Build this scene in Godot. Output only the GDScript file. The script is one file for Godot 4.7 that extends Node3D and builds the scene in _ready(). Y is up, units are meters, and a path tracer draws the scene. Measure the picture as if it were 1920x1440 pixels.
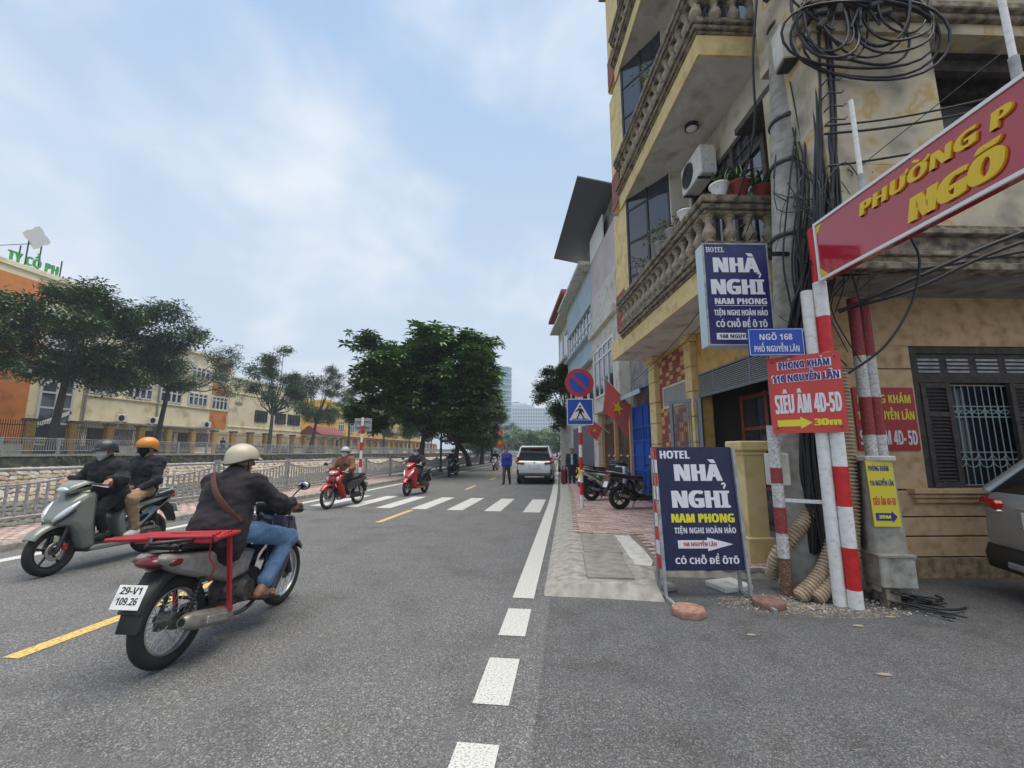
extends Node3D
# A street beside a canal: motorbikes, signs and a corner house with a tangle of cables. x = right across the road, -z = along the road, metres.

var M := {}

func _ready() -> void:
	# ---- camera
	var cam := Camera3D.new()
	cam.name = "camera"
	add_child(cam)
	cam.position = Vector3(0, 1.42, 0)
	cam.rotation_degrees = Vector3(8.87, 7.21, 0)
	cam.fov = 82.57
	cam.near = 0.05
	cam.far = 3000.0
	cam.current = true
	# ---- sky
	var env := Environment.new()
	env.background_mode = Environment.BG_SKY
	env.sky = Sky.new()
	var pano := PanoramaSkyMaterial.new()
	pano.panorama = sky_picture()
	env.sky.sky_material = pano
	env.background_energy_multiplier = 1.0
	env.tonemap_mode = Environment.TONE_MAPPER_LINEAR
	env.tonemap_exposure = 1.36
	env.sdfgi_enabled = true
	env.ssao_enabled = true
	env.ssil_enabled = true
	env.fog_enabled = true
	env.fog_density = 0.0011
	env.fog_light_color = Color(0.82, 0.88, 0.94)
	var we := WorldEnvironment.new()
	we.name = "environment"
	we.environment = env
	add_child(we)
	# ---- sun behind bright haze, almost overhead: a wide soft source
	var sun := DirectionalLight3D.new()
	sun.name = "sun"
	sun.light_color = Color(1.0, 0.955, 0.88)
	sun.light_energy = 1.1
	sun.light_angular_distance = 55.0
	sun.shadow_enabled = true
	add_child(sun)
	sun.look_at_from_position(Vector3(), -Vector3(0.16, 0.95, -0.02), Vector3.FORWARD)
	# ---- materials, structure, objects
	make_materials()
	build_ground()
	build_canal()
	build_right_houses()
	build_left_houses()
	build_skyline()
	build_trees()
	build_street_furniture()
	build_signs()
	build_poles_and_cables()
	build_cars()
	build_bikes()
	build_small_things()

func sky_picture() -> ImageTexture:
	var W := 1024
	var H := 512
	var im := Image.create(W, H, false, Image.FORMAT_RGBF)
	var f := FastNoiseLite.new()
	f.seed = 11
	f.noise_type = FastNoiseLite.TYPE_SIMPLEX_SMOOTH
	f.frequency = 0.9
	f.fractal_octaves = 6
	f.fractal_gain = 0.55
	var f2 := FastNoiseLite.new()
	f2.seed = 5
	f2.frequency = 0.45
	f2.fractal_octaves = 3
	# banks of cloud: azimuth from the road's direction (degrees, right positive), height (degrees), spread, strength
	var banks := [[-14.0, 44.0, 17.0, 9.0, 0.62], [-1.0, 50.0, 7.0, 9.0, 0.75], [-46.0, 34.0, 12.0, 8.0, 0.42], [5.5, 34.0, 5.0, 7.0, 1.2], [-38.0, 21.0, 14.0, 7.0, 0.5], [-6.0, 38.0, 5.0, 3.0, 0.6], [-22.0, 33.0, 6.0, 3.0, 0.3]]
	for y in H:
		var el := PI * (0.5 - (y + 0.5) / H)
		for x in W:
			var az := TAU * ((x + 0.5) / W - 0.5)   # 0 = -z
			var d := Vector3(cos(el) * sin(az), sin(el), -cos(el) * cos(az))
			var e := rad_to_deg(el)
			var t := clampf(e / 70.0, 0.0, 1.0)
			var c := Vector3(0.63, 0.675, 0.72).lerp(Vector3(0.22, 0.38, 0.62), pow(t, 0.66))
			if e > 0.0:
				var q := Vector3(d.x, 0, d.z) / (d.y + 0.28) * 1.6
				var w := f2.get_noise_3d(q.x, q.z, 3.0)
				var nz := f.get_noise_3d(q.x + w * 0.3, q.z * 0.9 + w * 0.3, 0.0) * 0.5 + 0.5
				var cover := 0.36 + 0.25 * f2.get_noise_3d(q.x * 0.8 + 9.0, q.z * 0.8, 7.0)
				for b in banks:
					var da: float = rad_to_deg(az) - b[0]
					var de: float = e - b[1]
					cover += b[4] * 0.55 * exp(-(da * da) / (b[2] * b[2]) - de * de / (b[3] * b[3]))
				var a := smoothstep(0.62, 1.12, nz + cover * 0.62) * 0.85
				c = c.lerp(Vector3(0.74, 0.755, 0.78), a * clampf(e / 10.0, 0.0, 1.0))
			else:
				c = Vector3(0.3, 0.3, 0.29)
			im.set_pixel(x, y, Color(c.x, c.y, c.z))
	return ImageTexture.create_from_image(im)

# ---------------------------------------------------------------- materials
func make_materials() -> void:
	var speck := noise_tex(0.2, 3, [[0.0, lin(.07, .071, .074)], [0.3, lin(.105, .106, .11)], [0.6, lin(.14, .141, .145)], [0.85, lin(.195, .195, .197)], [0.94, lin(.28, .278, .27)], [1.0, lin(.36, .355, .34)]], 1024, 0, FastNoiseLite.TYPE_CELLULAR)
	var grit := noise_tex(0.22, 8, [[0.0, Color.BLACK], [1.0, Color.WHITE]], 512, 3)
	var grain := noise_tex(0.2, 3, [[0.0, Color.BLACK], [1.0, Color.WHITE]], 1024, 0, FastNoiseLite.TYPE_CELLULAR)
	var stain := noise_tex(0.012, 21, [[0.0, lin(.66, .65, .63)], [0.35, lin(.9, .9, .9)], [0.7, lin(1, 1, 1)], [1.0, lin(.88, .86, .82)]], 512, 5)
	M.stain = stain
	M.grit = grit
	M.asphalt = patchy(tm(speck, 0.72, 0.85, grain, 0.25), stain, 0.17)
	M.alley = patchy(tm(speck, 0.8, 0.88, grain, 0.25, true, lin(.8, .8, .81)), stain, 0.31)
	M.dirt = tm(noise_tex(0.02, 31, [[0.0, lin(.10, .09, .07)], [0.5, lin(.2, .17, .13)], [1.0, lin(.3, .26, .2)]], 256, 5), 0.4, 0.95, grit, 0.4)
	M.sand = tm(noise_tex(0.2, 33, [[0.0, lin(.2, .17, .13)], [0.5, lin(.36, .30, .22)], [1.0, lin(.5, .42, .32)]], 256, 3), 1.6, 0.95, grit, 0.4)
	var worn := noise_tex(0.09, 17, [[0.0, lin(.16, .16, .16)], [0.27, lin(.3, .3, .29)], [0.36, lin(.5, .5, .48)], [0.7, lin(.6, .6, .575)], [1.0, lin(.5, .49, .46)]], 512, 5)
	M.white_mark = tm(worn, 1.2, 0.8)
	M.yellow_mark = tm(noise_tex(0.09, 18, [[0.0, lin(.15, .14, .12)], [0.3, lin(.4, .3, .12)], [0.42, lin(.62, .43, .12)], [1.0, lin(.68, .5, .2)]], 256, 5), 1.2, 0.8)
	var conc := noise_tex(0.03, 41, [[0.0, lin(.2, .19, .165)], [0.4, lin(.33, .315, .28)], [0.7, lin(.4, .385, .35)], [1.0, lin(.5, .48, .44)]], 256, 6)
	M.conc_tex = conc
	M.concrete = patchy(tm(conc, 0.9, 0.9, grit, 0.25), stain, 0.6)
	M.kerb = patchy(tm(conc, 0.8, 0.9, grit, 0.3), stain, 0.9)
	M.pale_concrete = tm(conc, 0.7, 0.9, grit, 0.25, true, lin(1.25, 1.28, 1.25).clamp())
	M.pale_concrete = tm(noise_tex(0.03, 44, [[0.0, lin(.36, .35, .33)], [0.5, lin(.52, .52, .49)], [1.0, lin(.6, .6, .57)]], 256, 6), 0.7, 0.9, grit, 0.25)
	M.slab = tm(noise_tex(0.025, 45, [[0.0, lin(.17, .165, .14)], [0.5, lin(.25, .24, .21)], [1.0, lin(.33, .315, .28)]], 256, 6), 0.8, 0.9, grit, 0.25)
	for k in 3:
		var c: Vector3 = [Vector3(.44, .31, .275), Vector3(.39, .27, .24), Vector3(.48, .36, .33)][k]
		M["paver%d" % k] = tm(noise_tex(0.04, 50 + k, [[0.0, lin(c.x * .62, c.y * .66, c.z * .7)], [0.5, lin(c.x, c.y, c.z)], [1.0, lin(c.x * 1.2, c.y * 1.3, c.z * 1.35)]], 256, 5), 0.9, 0.9, grit, 0.2)
	M.mortar = tm(conc, 2.0, 0.95, null, 0.5, true, lin(.55, .5, .44))
	M.dark_moss = patchy(tm(noise_tex(0.02, 61, [[0.0, lin(.03, .035, .025)], [0.4, lin(.07, .068, .055)], [0.62, lin(.12, .105, .075)], [0.8, lin(.2, .15, .09)], [1.0, lin(.28, .24, .18)]], 512, 6), 0.16, 0.95, grit, 0.3), stain, 0.3)
	var sc := [Vector3(.46, .38, .29), Vector3(.5, .43, .36), Vector3(.42, .3, .25), Vector3(.55, .5, .43), Vector3(.4, .33, .2), Vector3(.2, .19, .165), Vector3(.16, .16, .13)]
	for k in 7:
		var c: Vector3 = sc[k]
		M["stone%d" % k] = tm(noise_tex(0.05, 70 + k, [[0.0, lin(c.x * .6, c.y * .6, c.z * .6)], [0.5, lin(c.x, c.y, c.z)], [1.0, lin(c.x * 1.3, c.y * 1.3, c.z * 1.3)]], 128, 4), 0.6, 0.9)
	M.mud = tm(noise_tex(0.03, 78, [[0.0, lin(.07, .065, .05)], [1.0, lin(.2, .18, .14)]], 256, 5), 0.4, 0.95)
	M.water = pm(.03, .04, .03, 0.08)
	M.galv = tm(noise_tex(0.06, 81, [[0.0, lin(.2, .2, .2)], [0.5, lin(.36, .365, .37)], [1.0, lin(.46, .47, .475)]], 128, 4), 0.9, 0.55, null, 0.5, true)
	M.galv.metallic = 0.35
	M.white_paint = tm(noise_tex(0.035, 83, [[0.0, lin(.42, .4, .36)], [0.25, lin(.66, .65, .62)], [0.5, lin(.76, .76, .74)], [1.0, lin(.8, .8, .78)]], 256, 5), 1.5, 0.55)
	M.red_paint = tm(noise_tex(0.03, 84, [[0.0, lin(.3, .02, .02)], [0.3, lin(.55, .012, .015)], [1.0, lin(.66, .02, .02)]], 256, 5), 1.5, 0.45)
	M.old_red = tm(noise_tex(0.05, 85, [[0.0, lin(.42, .38, .36)], [0.3, lin(.25, .06, .06)], [0.5, lin(.28, .03, .035)], [1.0, lin(.3, .05, .05)]], 256, 5), 2.0, 0.7)
	M.old_white = tm(noise_tex(0.05, 86, [[0.0, lin(.2, .17, .14)], [0.3, lin(.42, .4, .38)], [0.5, lin(.6, .59, .57)], [1.0, lin(.7, .7, .69)]], 256, 5), 2.0, 0.7)
	M.rust = tm(noise_tex(0.06, 87, [[0.0, lin(.06, .03, .02)], [0.5, lin(.16, .075, .04)], [1.0, lin(.4, .36, .3)]], 256, 5), 2.5, 0.9)
	M.black = pm(.012, .012, .013, 0.5)
	M.rubber = pm(.018, .018, .018, 0.75)
	M.cable = pm(.014, .015, .017, 0.45)
	M.dark_metal = pm(.05, .05, .055, 0.4, 0.6)
	M.chrome = pm(.6, .6, .6, 0.2, 1.0)
	M.white = pm(.78, .78, .77, 0.4)
	M.yellow = pm(.8, .62, .02, 0.4)
	M.glass_dark = pm(.02, .025, .035, 0.06)
	M.leaf = []

# ---------------------------------------------------------------- ground, road, pavements
func bend(z: float) -> float:
	return -0.018 * maxf(0.0, -z - 14.0)

func strip(g: G, x0: float, x1: float, z0: float, z1: float, y: float, step := 4.0) -> void:   # flat ribbon that follows the road
	var n := maxi(1, int(ceil((z0 - z1) / step)))
	for i in n:
		var a := lerpf(z0, z1, float(i) / n)
		var b := lerpf(z0, z1, float(i + 1) / n)
		g.quad(Vector3(x0 + bend(a), y, a), Vector3(x1 + bend(a), y, a), Vector3(x1 + bend(b), y, b), Vector3(x0 + bend(b), y, b))

func ribbon(g: G, prof: Array, z0: float, z1: float, step := 4.0) -> void:   # cross-section (x, y) swept along the road, left to right over the top
	var n := maxi(1, int(ceil((z0 - z1) / step)))
	for i in n:
		var a := lerpf(z0, z1, float(i) / n)
		var b := lerpf(z0, z1, float(i + 1) / n)
		for k in prof.size() - 1:
			var p: Vector2 = prof[k]
			var q: Vector2 = prof[k + 1]
			g.quad(Vector3(p.x + bend(a), p.y, a), Vector3(q.x + bend(a), q.y, a), Vector3(q.x + bend(b), q.y, b), Vector3(p.x + bend(b), p.y, b))

func paver_outline(a: float, b: float) -> PackedVector2Array:   # wavy block, a along x, b along z
	var w := 0.16 * b
	return PackedVector2Array([Vector2(-a / 2, -b / 2), Vector2(-a / 4, -b / 2 + w), Vector2(a / 4, -b / 2 - w), Vector2(a / 2, -b / 2), Vector2(a / 2 - w, 0), Vector2(a / 2, b / 2), Vector2(a / 4, b / 2 - w), Vector2(-a / 4, b / 2 + w), Vector2(-a / 2, b / 2), Vector2(-a / 2 - w, 0)])

func build_ground() -> void:
	var g := G.new()
	g.quad(Vector3(-9.72, -0.03, 80), Vector3(600, -0.03, 80), Vector3(600, -0.03, -900), Vector3(-9.72, -0.03, -900))
	g.quad(Vector3(-700, 1.25, 80), Vector3(-33.3, 1.25, 80), Vector3(-33.3, 1.25, -900), Vector3(-700, 1.25, -900))
	struct("ground", g, M.dirt)
	g = G.new()
	strip(g, -8.1, -0.2, 40, -330, 0.0, 6.0)
	struct("road", g, M.asphalt)
	g = G.new()
	g.quad(Vector3(-0.2, 0.0, 40), Vector3(40, 0.0, 40), Vector3(40, 0.0, -8), Vector3(-0.2, 0.0, -8))
	struct("alley_road", g, M.alley)
	# painted markings
	var marks := []
	for d in [[-4.55, -70.0], [-3.65, -4.25], [-2.7, -3.27], [-1.72, -2.36], [-0.8, -1.4]]:
		g = G.new(); strip(g, -0.57, -0.36, d[0], d[1], 0.004)
		marks.append(put(g, "edge_line", M.white_mark))
	g = G.new(); strip(g, -7.58, -7.37, 10, -70, 0.004)
	marks.append(put(g, "edge_line", M.white_mark))
	for z in [3.1, -2.84, -8.85, -16.9, -22.9, -28.9, -34.9, -40.9, -46.9]:
		g = G.new(); strip(g, -3.95, -3.82, z, z - 1.95, 0.004)
		marks.append(put(g, "centre_line", M.yellow_mark))
	for i in 7:
		g = G.new(); strip(g, -1.1 - i * 0.965, -0.69 - i * 0.965, -10.75 - i * 0.09, -13.65 - i * 0.09, 0.004)
		marks.append(put(g, "crossing_stripe", M.white_mark))
	for m in marks: kind(m, "structure")
	# left kerb: stones one metre long
	var kb := part("left_kerb", self)
	kind(kb, "structure")
	var z := 4.0
	var k := 0
	while z > -70.0:
		g = G.new()
		ribbon(g, [Vector2(-8.1, 0.0), Vector2(-8.1, 0.1), Vector2(-8.13, 0.135), Vector2(-8.33, 0.14)].map(func(p): return p + Vector2(0.004 * sin(k * 2.3), 0.004 * cos(k * 1.7))).duplicate(), z, z - 0.985, 1.0)
		# profile runs right to left, so turn it over
		put(flip(g), "kerb_stone", M.kerb, kb)
		z -= 1.0
		k += 1
	g = G.new()
	ribbon(g, [Vector2(-8.1, 0.13), Vector2(-8.1, 0.0)], -70, -330, 20.0)
	put(g, "kerb_stone", M.kerb, kb)
	g = G.new()
	strip(g, -9.72, -8.32, 30, -330, 0.12, 10)
	struct("left_pavement", g, M.mortar)
	var ol := paver_outline(0.215, 0.108)
	var blk := []
	for v in 1:
		var gg := G.new()
		gg.prism(ol, -0.02, 0.02, Transform3D(Basis(Vector3(1, 0, 0), Vector3(0, 0, 1), Vector3(0, -1, 0)).transposed(), Vector3()))
		blk.append(gg)
	var pav := [G.new(), G.new(), G.new()]
	for j in 190:
		for i in 6:
			var x := -9.52 + i * 0.225 + (0.11 if j % 2 else 0.0)
			var zz := -2.0 - j * 0.116
			var h := hash01(i, j)
			append(pav[int(h * 2.99)], blk[0], Transform3D(Basis(), Vector3(x + bend(zz), 0.118 + 0.006 * hash01(j, i), zz)))
	for q in 3: kind(put(pav[q], "paving_blocks", M["paver%d" % q], get_node("left_pavement")), "stuff")
	# right pavement with its low sloping kerb
	g = G.new()
	ribbon(g, [Vector2(-0.27, 0.002), Vector2(-0.2, 0.05), Vector2(-0.02, 0.095), Vector2(0.12, 0.1)], -4.75, -70, 1.4)
	var kp := [Vector2(-0.27, 0.002), Vector2(-0.2, 0.05), Vector2(-0.02, 0.095), Vector2(0.12, 0.1)]
	for i in 3: g.quad(Vector3(kp[i].x, -0.01, -4.64), Vector3(kp[i + 1].x, -0.01, -4.64), Vector3(kp[i + 1].x, kp[i + 1].y, -4.75), Vector3(kp[i].x, kp[i].y, -4.75))
	g.quad(Vector3(0.12, -0.01, -4.64), Vector3(0.9, -0.01, -4.6), Vector3(0.86, 0.1, -4.78), Vector3(0.12, 0.1, -4.75))
	g.quad(Vector3(0.9, -0.01, -4.6), Vector3(1.05, -0.01, -5.5), Vector3(0.96, 0.1, -5.56), Vector3(0.86, 0.1, -4.78))
	g.tri(Vector3(0.12, 0.1, -4.75), Vector3(0.86, 0.1, -4.78), Vector3(0.96, 0.1, -5.56))
	g.quad(Vector3(0.12, 0.1, -4.75), Vector3(0.96, 0.1, -5.56), Vector3(0.96, 0.1, -7.6), Vector3(0.12, 0.1, -7.6))
	g.quad(Vector3(0.96, 0.1, -5.56), Vector3(0.96, 0.0, -5.5), Vector3(2.75, 0.0, -5.56), Vector3(2.75, 0.1, -5.64))
	struct("right_kerb", g, M.kerb)
	g = G.new()
	g.quad(Vector3(0.96, 0.09, -5.56), Vector3(2.9, 0.09, -5.64), Vector3(2.9, 0.09, -7.6), Vector3(0.96, 0.09, -7.6))
	strip(g, 0.1, 7, -7.6, -70, 0.09, 6)
	var rp := struct("right_pavement", g, M.mortar)
	var cells := []
	for j in 130:
		var zz := -5.62 - j * 0.118
		for i in 16:
			var x := 0.17 + i * 0.225 + (0.112 if j % 2 else 0.0)
			if x + bend(zz) < 0.14 + bend(zz) or x > 3.2: continue
			if zz > -7.62 and x < 1.08 + (zz + 5.6) * -0.02: continue
			pass
			cells.append([Vector2(x, zz).distance_to(Vector2(0.9, -4)), x + bend(zz), zz, hash01(i + 50, j)])
	cells.sort_custom(func(a, b): return a[0] < b[0])
	var bm := [blk[0].mesh()]
	var rest := [G.new(), G.new(), G.new()]
	for c in cells.size():
		var e: Array = cells[c]
		var xf := Transform3D(Basis(Vector3(0, 0, 1), (e[3] - 0.5) * 0.02).rotated(Vector3(1, 0, 0), (hash01(c, 7) - 0.5) * 0.03), Vector3(e[1], 0.09 + 0.007 * hash01(c, 3), e[2]))
		var mi := int(hash01(c, 9) * 2.99)
		if c < 290: putm(bm[0], "paving_block", M["paver%d" % mi], rp, xf)
		else: append(rest[mi], blk[0], xf)
	for q in 3: kind(put(rest[q], "paving_blocks", M["paver%d" % q], rp), "stuff")
	# two concrete cover slabs and a pale strip beside them
	for s in [[Vector3(0.18, 0, -7.35), Vector3(0.68, 0, -6.14), "grey concrete drain cover slab farther up the pavement"], [Vector3(0.17, 0, -6.1), Vector3(0.66, 0, -4.95), "grey concrete drain cover slab at the pavement end"]]:
		g = G.new(); g.cbox(Vector3((s[0].x + s[1].x) / 2, 0.102, (s[0].z + s[1].z) / 2), Vector3(s[1].x - s[0].x, 0.05, s[1].z - s[0].z), 0.008, Basis(Vector3.UP, 0.01))
		tag(put(g, "cover_slab", M.slab), s[2], "cover slab")
	g = G.new()
	g.prism(PackedVector2Array([Vector2(0.715, 7.4), Vector2(0.93, 7.42), Vector2(1.0, 6.4), Vector2(1.0, 5.75), Vector2(0.93, 5.5), Vector2(0.76, 5.58), Vector2(0.74, 6.3)]), 0.09, 0.112, Transform3D(Basis(Vector3(1, 0, 0), Vector3(0, 0, -1), Vector3(0, 1, 0)), Vector3()))
	tag(put(g, "concrete_patch", M.pale_concrete), "pale cement strip between the drain covers and the red pavers", "concrete patch")
	# sand and rubble washed up at the foot of the striped post
	g = G.new()
	for i in 1500:
		var rr := pow(hash01(i, 21), 0.7)
		var an := TAU * hash01(i, 22)
		var p := Vector3(2.2 + 0.85 * rr * cos(an), 0.001, -4.68 + 0.3 * rr * sin(an))
		var r := 0.004 + 0.009 * hash01(i, 23)
		g.ball(p, Vector3(r, r * 0.22, r * 0.8), 6, 3, Basis(Vector3.UP, hash01(i, 24) * 6.0))
	kind(put(g, "sand", M.sand), "stuff")
	g = G.new()
	for i in 140:
		var p := Vector3(2.3 + (hash01(i, 1) - 0.4) * 1.6, 0.008, -4.8 + (hash01(i, 2) - 0.4) * 0.5)
		var r := 0.006 + 0.012 * hash01(i, 3)
		g.ball(p, Vector3(r, r * 0.6, r * 0.8), 6, 4, Basis(Vector3.UP, hash01(i, 4) * 6.0))
	kind(put(g, "gravel", M.pale_concrete), "stuff")

func flip(g: G) -> G:
	for i in g.n.size(): g.n[i] = -g.n[i]
	var k := 0
	while k < g.ix.size():
		var a := g.ix[k + 1]
		g.ix[k + 1] = g.ix[k + 2]
		g.ix[k + 2] = a
		k += 3
	return g

func append(g: G, src: G, xf: Transform3D) -> void:
	var k := g.v.size()
	g.v.append_array(xf * src.v)
	g.n.append_array(Transform3D(xf.basis.orthonormalized(), Vector3()) * src.n)
	g.uv.append_array(src.uv)
	for i in src.ix: g.ix.append(k + i)

# ---------------------------------------------------------------- canal
func blob_stone(seed_: int) -> G:
	var g := G.new()
	var secs := []
	for j in 5:
		var f := [0.0, 0.55, 0.85, 0.98, 1.0][j] as float
		var s := []
		for k in 9:
			var a := TAU * k / 9
			var r: float = (0.5 + 0.16 * (hash01(k, seed_) - 0.5)) * [0.02, 0.62, 0.88, 1.0, 0.98][j]
			s.append(Vector3(r * cos(a), 0.28 * [1.0, 0.93, 0.7, 0.35, -0.1][j], -r * sin(a) * 0.8))
		secs.append(s)
	secs.reverse()
	return g.loft(secs, false)

func build_canal() -> void:
	var g := G.new()
	g.quad(Vector3(-9.72, -4, 80), Vector3(-9.72, 0.12, 80), Vector3(-9.72, 0.12, -900), Vector3(-9.72, -4, -900))
	struct("canal_wall_near", flip(g), M.mud)
	g = G.new()
	g.quad(Vector3(-34, -3.1, 80), Vector3(-9.6, -3.1, 80), Vector3(-9.6, -3.1, -900), Vector3(-34, -3.1, -900))
	struct("water", g, M.water)
	# far retaining wall with its coping
	g = G.new()
	g.between(Vector3(-33.5, 0.2, 60), Vector3(-33.0, 1.16, -600))
	struct("canal_wall_far", g, M.dark_moss)
	g = G.new()
	g.between(Vector3(-33.7, 1.165, 60), Vector3(-32.92, 1.32, -600))
	struct("coping", g, M.concrete)
	# stone-faced slope
	var top := Vector3(-32.99, 0.5, 0)
	var low := Vector3(-29.5, -3.2, 0)
	g = G.new()
	g.quad(Vector3(top.x, top.y, 60), Vector3(top.x, top.y, -600), Vector3(low.x, low.y, -600), Vector3(low.x, low.y, 60))
	var emb := struct("embankment", flip(g), M.mud)
	var along := Vector3(0, 0, -1)
	var down := (low - top).normalized()
	var nrm := Vector3(-down.y, down.x, 0)
	if nrm.y < 0: nrm = -nrm
	var B := Basis(along, nrm, along.cross(nrm))
	var meshes := []
	for i in 6: meshes.append(blob_stone(i * 7 + 3).mesh())
	var list := []
	for j in 15:
		for i in 330:
			var h := hash01(i, j + 100)
			var zz := -14.0 - i * 0.36 - (0.18 if j % 2 else 0.0) - 0.1 * h
			var p := top + down * (0.16 + j * 0.325 + 0.08 * (hash01(i, j + 300) - 0.5)) + along * -zz
			list.append([p, h, j])
	list.sort_custom(func(a, b): return a[0].length_squared() < b[0].length_squared())
	var mms := []
	for q in 7: mms.append([])
	var c := 0
	for e in list:
		var h: float = e[1]
		var wet: bool = e[2] > 7 - int(hash01(int(e[0].z * 0.8), 5) * 1.9)
		var mi := (5 + int(hash01(c, 3) * 1.99)) if wet else int(hash01(c, 4) * 4.99)
		var s := 0.38 + 0.1 * hash01(c, 11)
		var b2 := B * Basis(Vector3.UP, (hash01(c, 6) - 0.5) * 1.2) * Basis.from_scale(Vector3(s * (0.9 + 0.35 * hash01(c, 12)), s * 0.7, s * 0.95))
		var xf := Transform3D(b2, e[0])
		if c < 300 and e[2] < 11: putm(meshes[c % 6], "stone", M["stone%d" % mi], emb, xf)
		else: mms[mi].append(xf)
		c += 1
	for q in 7:
		var mm := MultiMesh.new()
		mm.transform_format = MultiMesh.TRANSFORM_3D
		mm.mesh = meshes[q % 6]
		mm.instance_count = mms[q].size()
		for i in mms[q].size(): mm.set_instance_transform(i, mms[q][i])
		var o := MultiMeshInstance3D.new()
		o.multimesh = mm
		o.material_override = M["stone%d" % q]
		o.name = "stones"
		emb.add_child(o, true)
		kind(o, "stuff")
	# tufts of weeds hanging over the wall
	g = G.new()
	for k in 520:
		var zz := -12.0 - 70.0 * hash01(k, 41)
		var dense := sin(zz * 0.37) + sin(zz * 0.93 + 1.0)
		if dense < 0.2 * hash01(k, 46): continue
		for q in 4: blade(g, Vector3(-32.96, 0.6 + 0.6 * hash01(k, 42 + q), zz + 0.15 * q), Vector3(0.6, hash01(k, 50 + q) - 0.6, hash01(k, 60 + q) - 0.5), 0.3 + 0.3 * hash01(k, 70 + q), 0.07, 0.7)
	kind(put(g, "weeds", pm(.09, .095, .035, 0.8)), "stuff")
	# railings
	railing("canal_railing", "grey steel railing with bowed second rail along the near canal edge", -9.3, 0.13, 1.0, [-1.79, 30], true)
	railing("promenade_railing", "pale grey steel railing on the coping across the canal", -33.15, 1.32, 0.95, [-10.0, 40], false)

func railing(called: String, label: String, x: float, y: float, h: float, span: Array, near: bool) -> void:
	var t := thing(called, label, "railing", Vector3(x, y, span[0]))
	var bars := 0
	var rest := G.new()
	var pm_ := G.new(); pm_.box(Vector3(0, h / 2 + 0.03, 0), Vector3(0.09, h + 0.06, 0.18)).box(Vector3(0, h * 0.5, 0), Vector3(0.05, h, 0.05))
	if near:
		pm_ = G.new()
		pm_.box(Vector3(0, h / 2 + 0.04, -0.07), Vector3(0.06, h + 0.08, 0.05)).box(Vector3(0, h / 2 + 0.04, 0.07), Vector3(0.06, h + 0.08, 0.05)).box(Vector3(0, h + 0.02, 0), Vector3(0.05, 0.12, 0.1)).box(Vector3(0, 0.03, 0), Vector3(0.16, 0.05, 0.3))
	var post := pm_.mesh()
	var bar := G.new().box(Vector3(0, 0.5, 0), Vector3(0.032, 1, 0.032)).mesh() if near else null
	for s in span[1]:
		var z: float = -3.0 * s
		var bx := bend(span[0] + z) if near else 0.0
		putm(post, "post", M.galv, t, Transform3D(Basis(), Vector3(bx, 0, z)))
		var g := G.new()
		var bx2 := bend(span[0] + z - 3) if near else 0.0
		g.rod(Vector3(bx, h, z - 0.1), Vector3(bx2, h, z - 2.9), 0.03 if near else 0.028)
		put(g, "top_rail", M.galv, t)
		g = G.new()
		g.rod(Vector3(bx, 0.2, z - 0.1), Vector3(bx2, 0.2, z - 2.9), 0.026)
		put(g, "bottom_rail", M.galv, t)
		var arc := []
		for k in 13:
			var u := k / 12.0
			arc.append(Vector3(lerpf(bx, bx2, u), h - 0.1 - (0.16 * sin(PI * u) if near else 0.02), z - 0.1 - 2.8 * u))
		g = G.new()
		g.tube(arc, 0.02 if near else 0.015, 6)
		put(g, "bowed_rail", M.galv, t)
		var nb := 19 if near else 20
		for k in range(1, nb):
			var u := float(k) / nb
			var yt: float = h - 0.1 - (0.16 * sin(PI * u) if near else 0.02)
			var p := Vector3(lerpf(bx, bx2, u), 0.2, z - 0.1 - 2.8 * u)
			if near and bars < 280 and s > 0:
				putm(bar, "bar", M.galv, t, Transform3D(Basis.from_scale(Vector3(1, yt - 0.2, 1)), p))
				bars += 1
			else:
				rest.box(p + Vector3(0, (yt - 0.2) / 2, 0), Vector3(0.03, yt - 0.2, 0.03))
	kind(put(rest, "bars", M.galv, t), "stuff")

# ---------------------------------------------------------------- houses on the right
func bx(called: String, a: Vector3, b: Vector3, m: Material, parent: Node, r := 0.0) -> MeshInstance3D:
	var g := G.new()
	if r > 0.0: g.cbox((a + b) * 0.5, (b - a).abs(), r)
	else: g.between(a, b)
	return put(g, called, m, parent)

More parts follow.
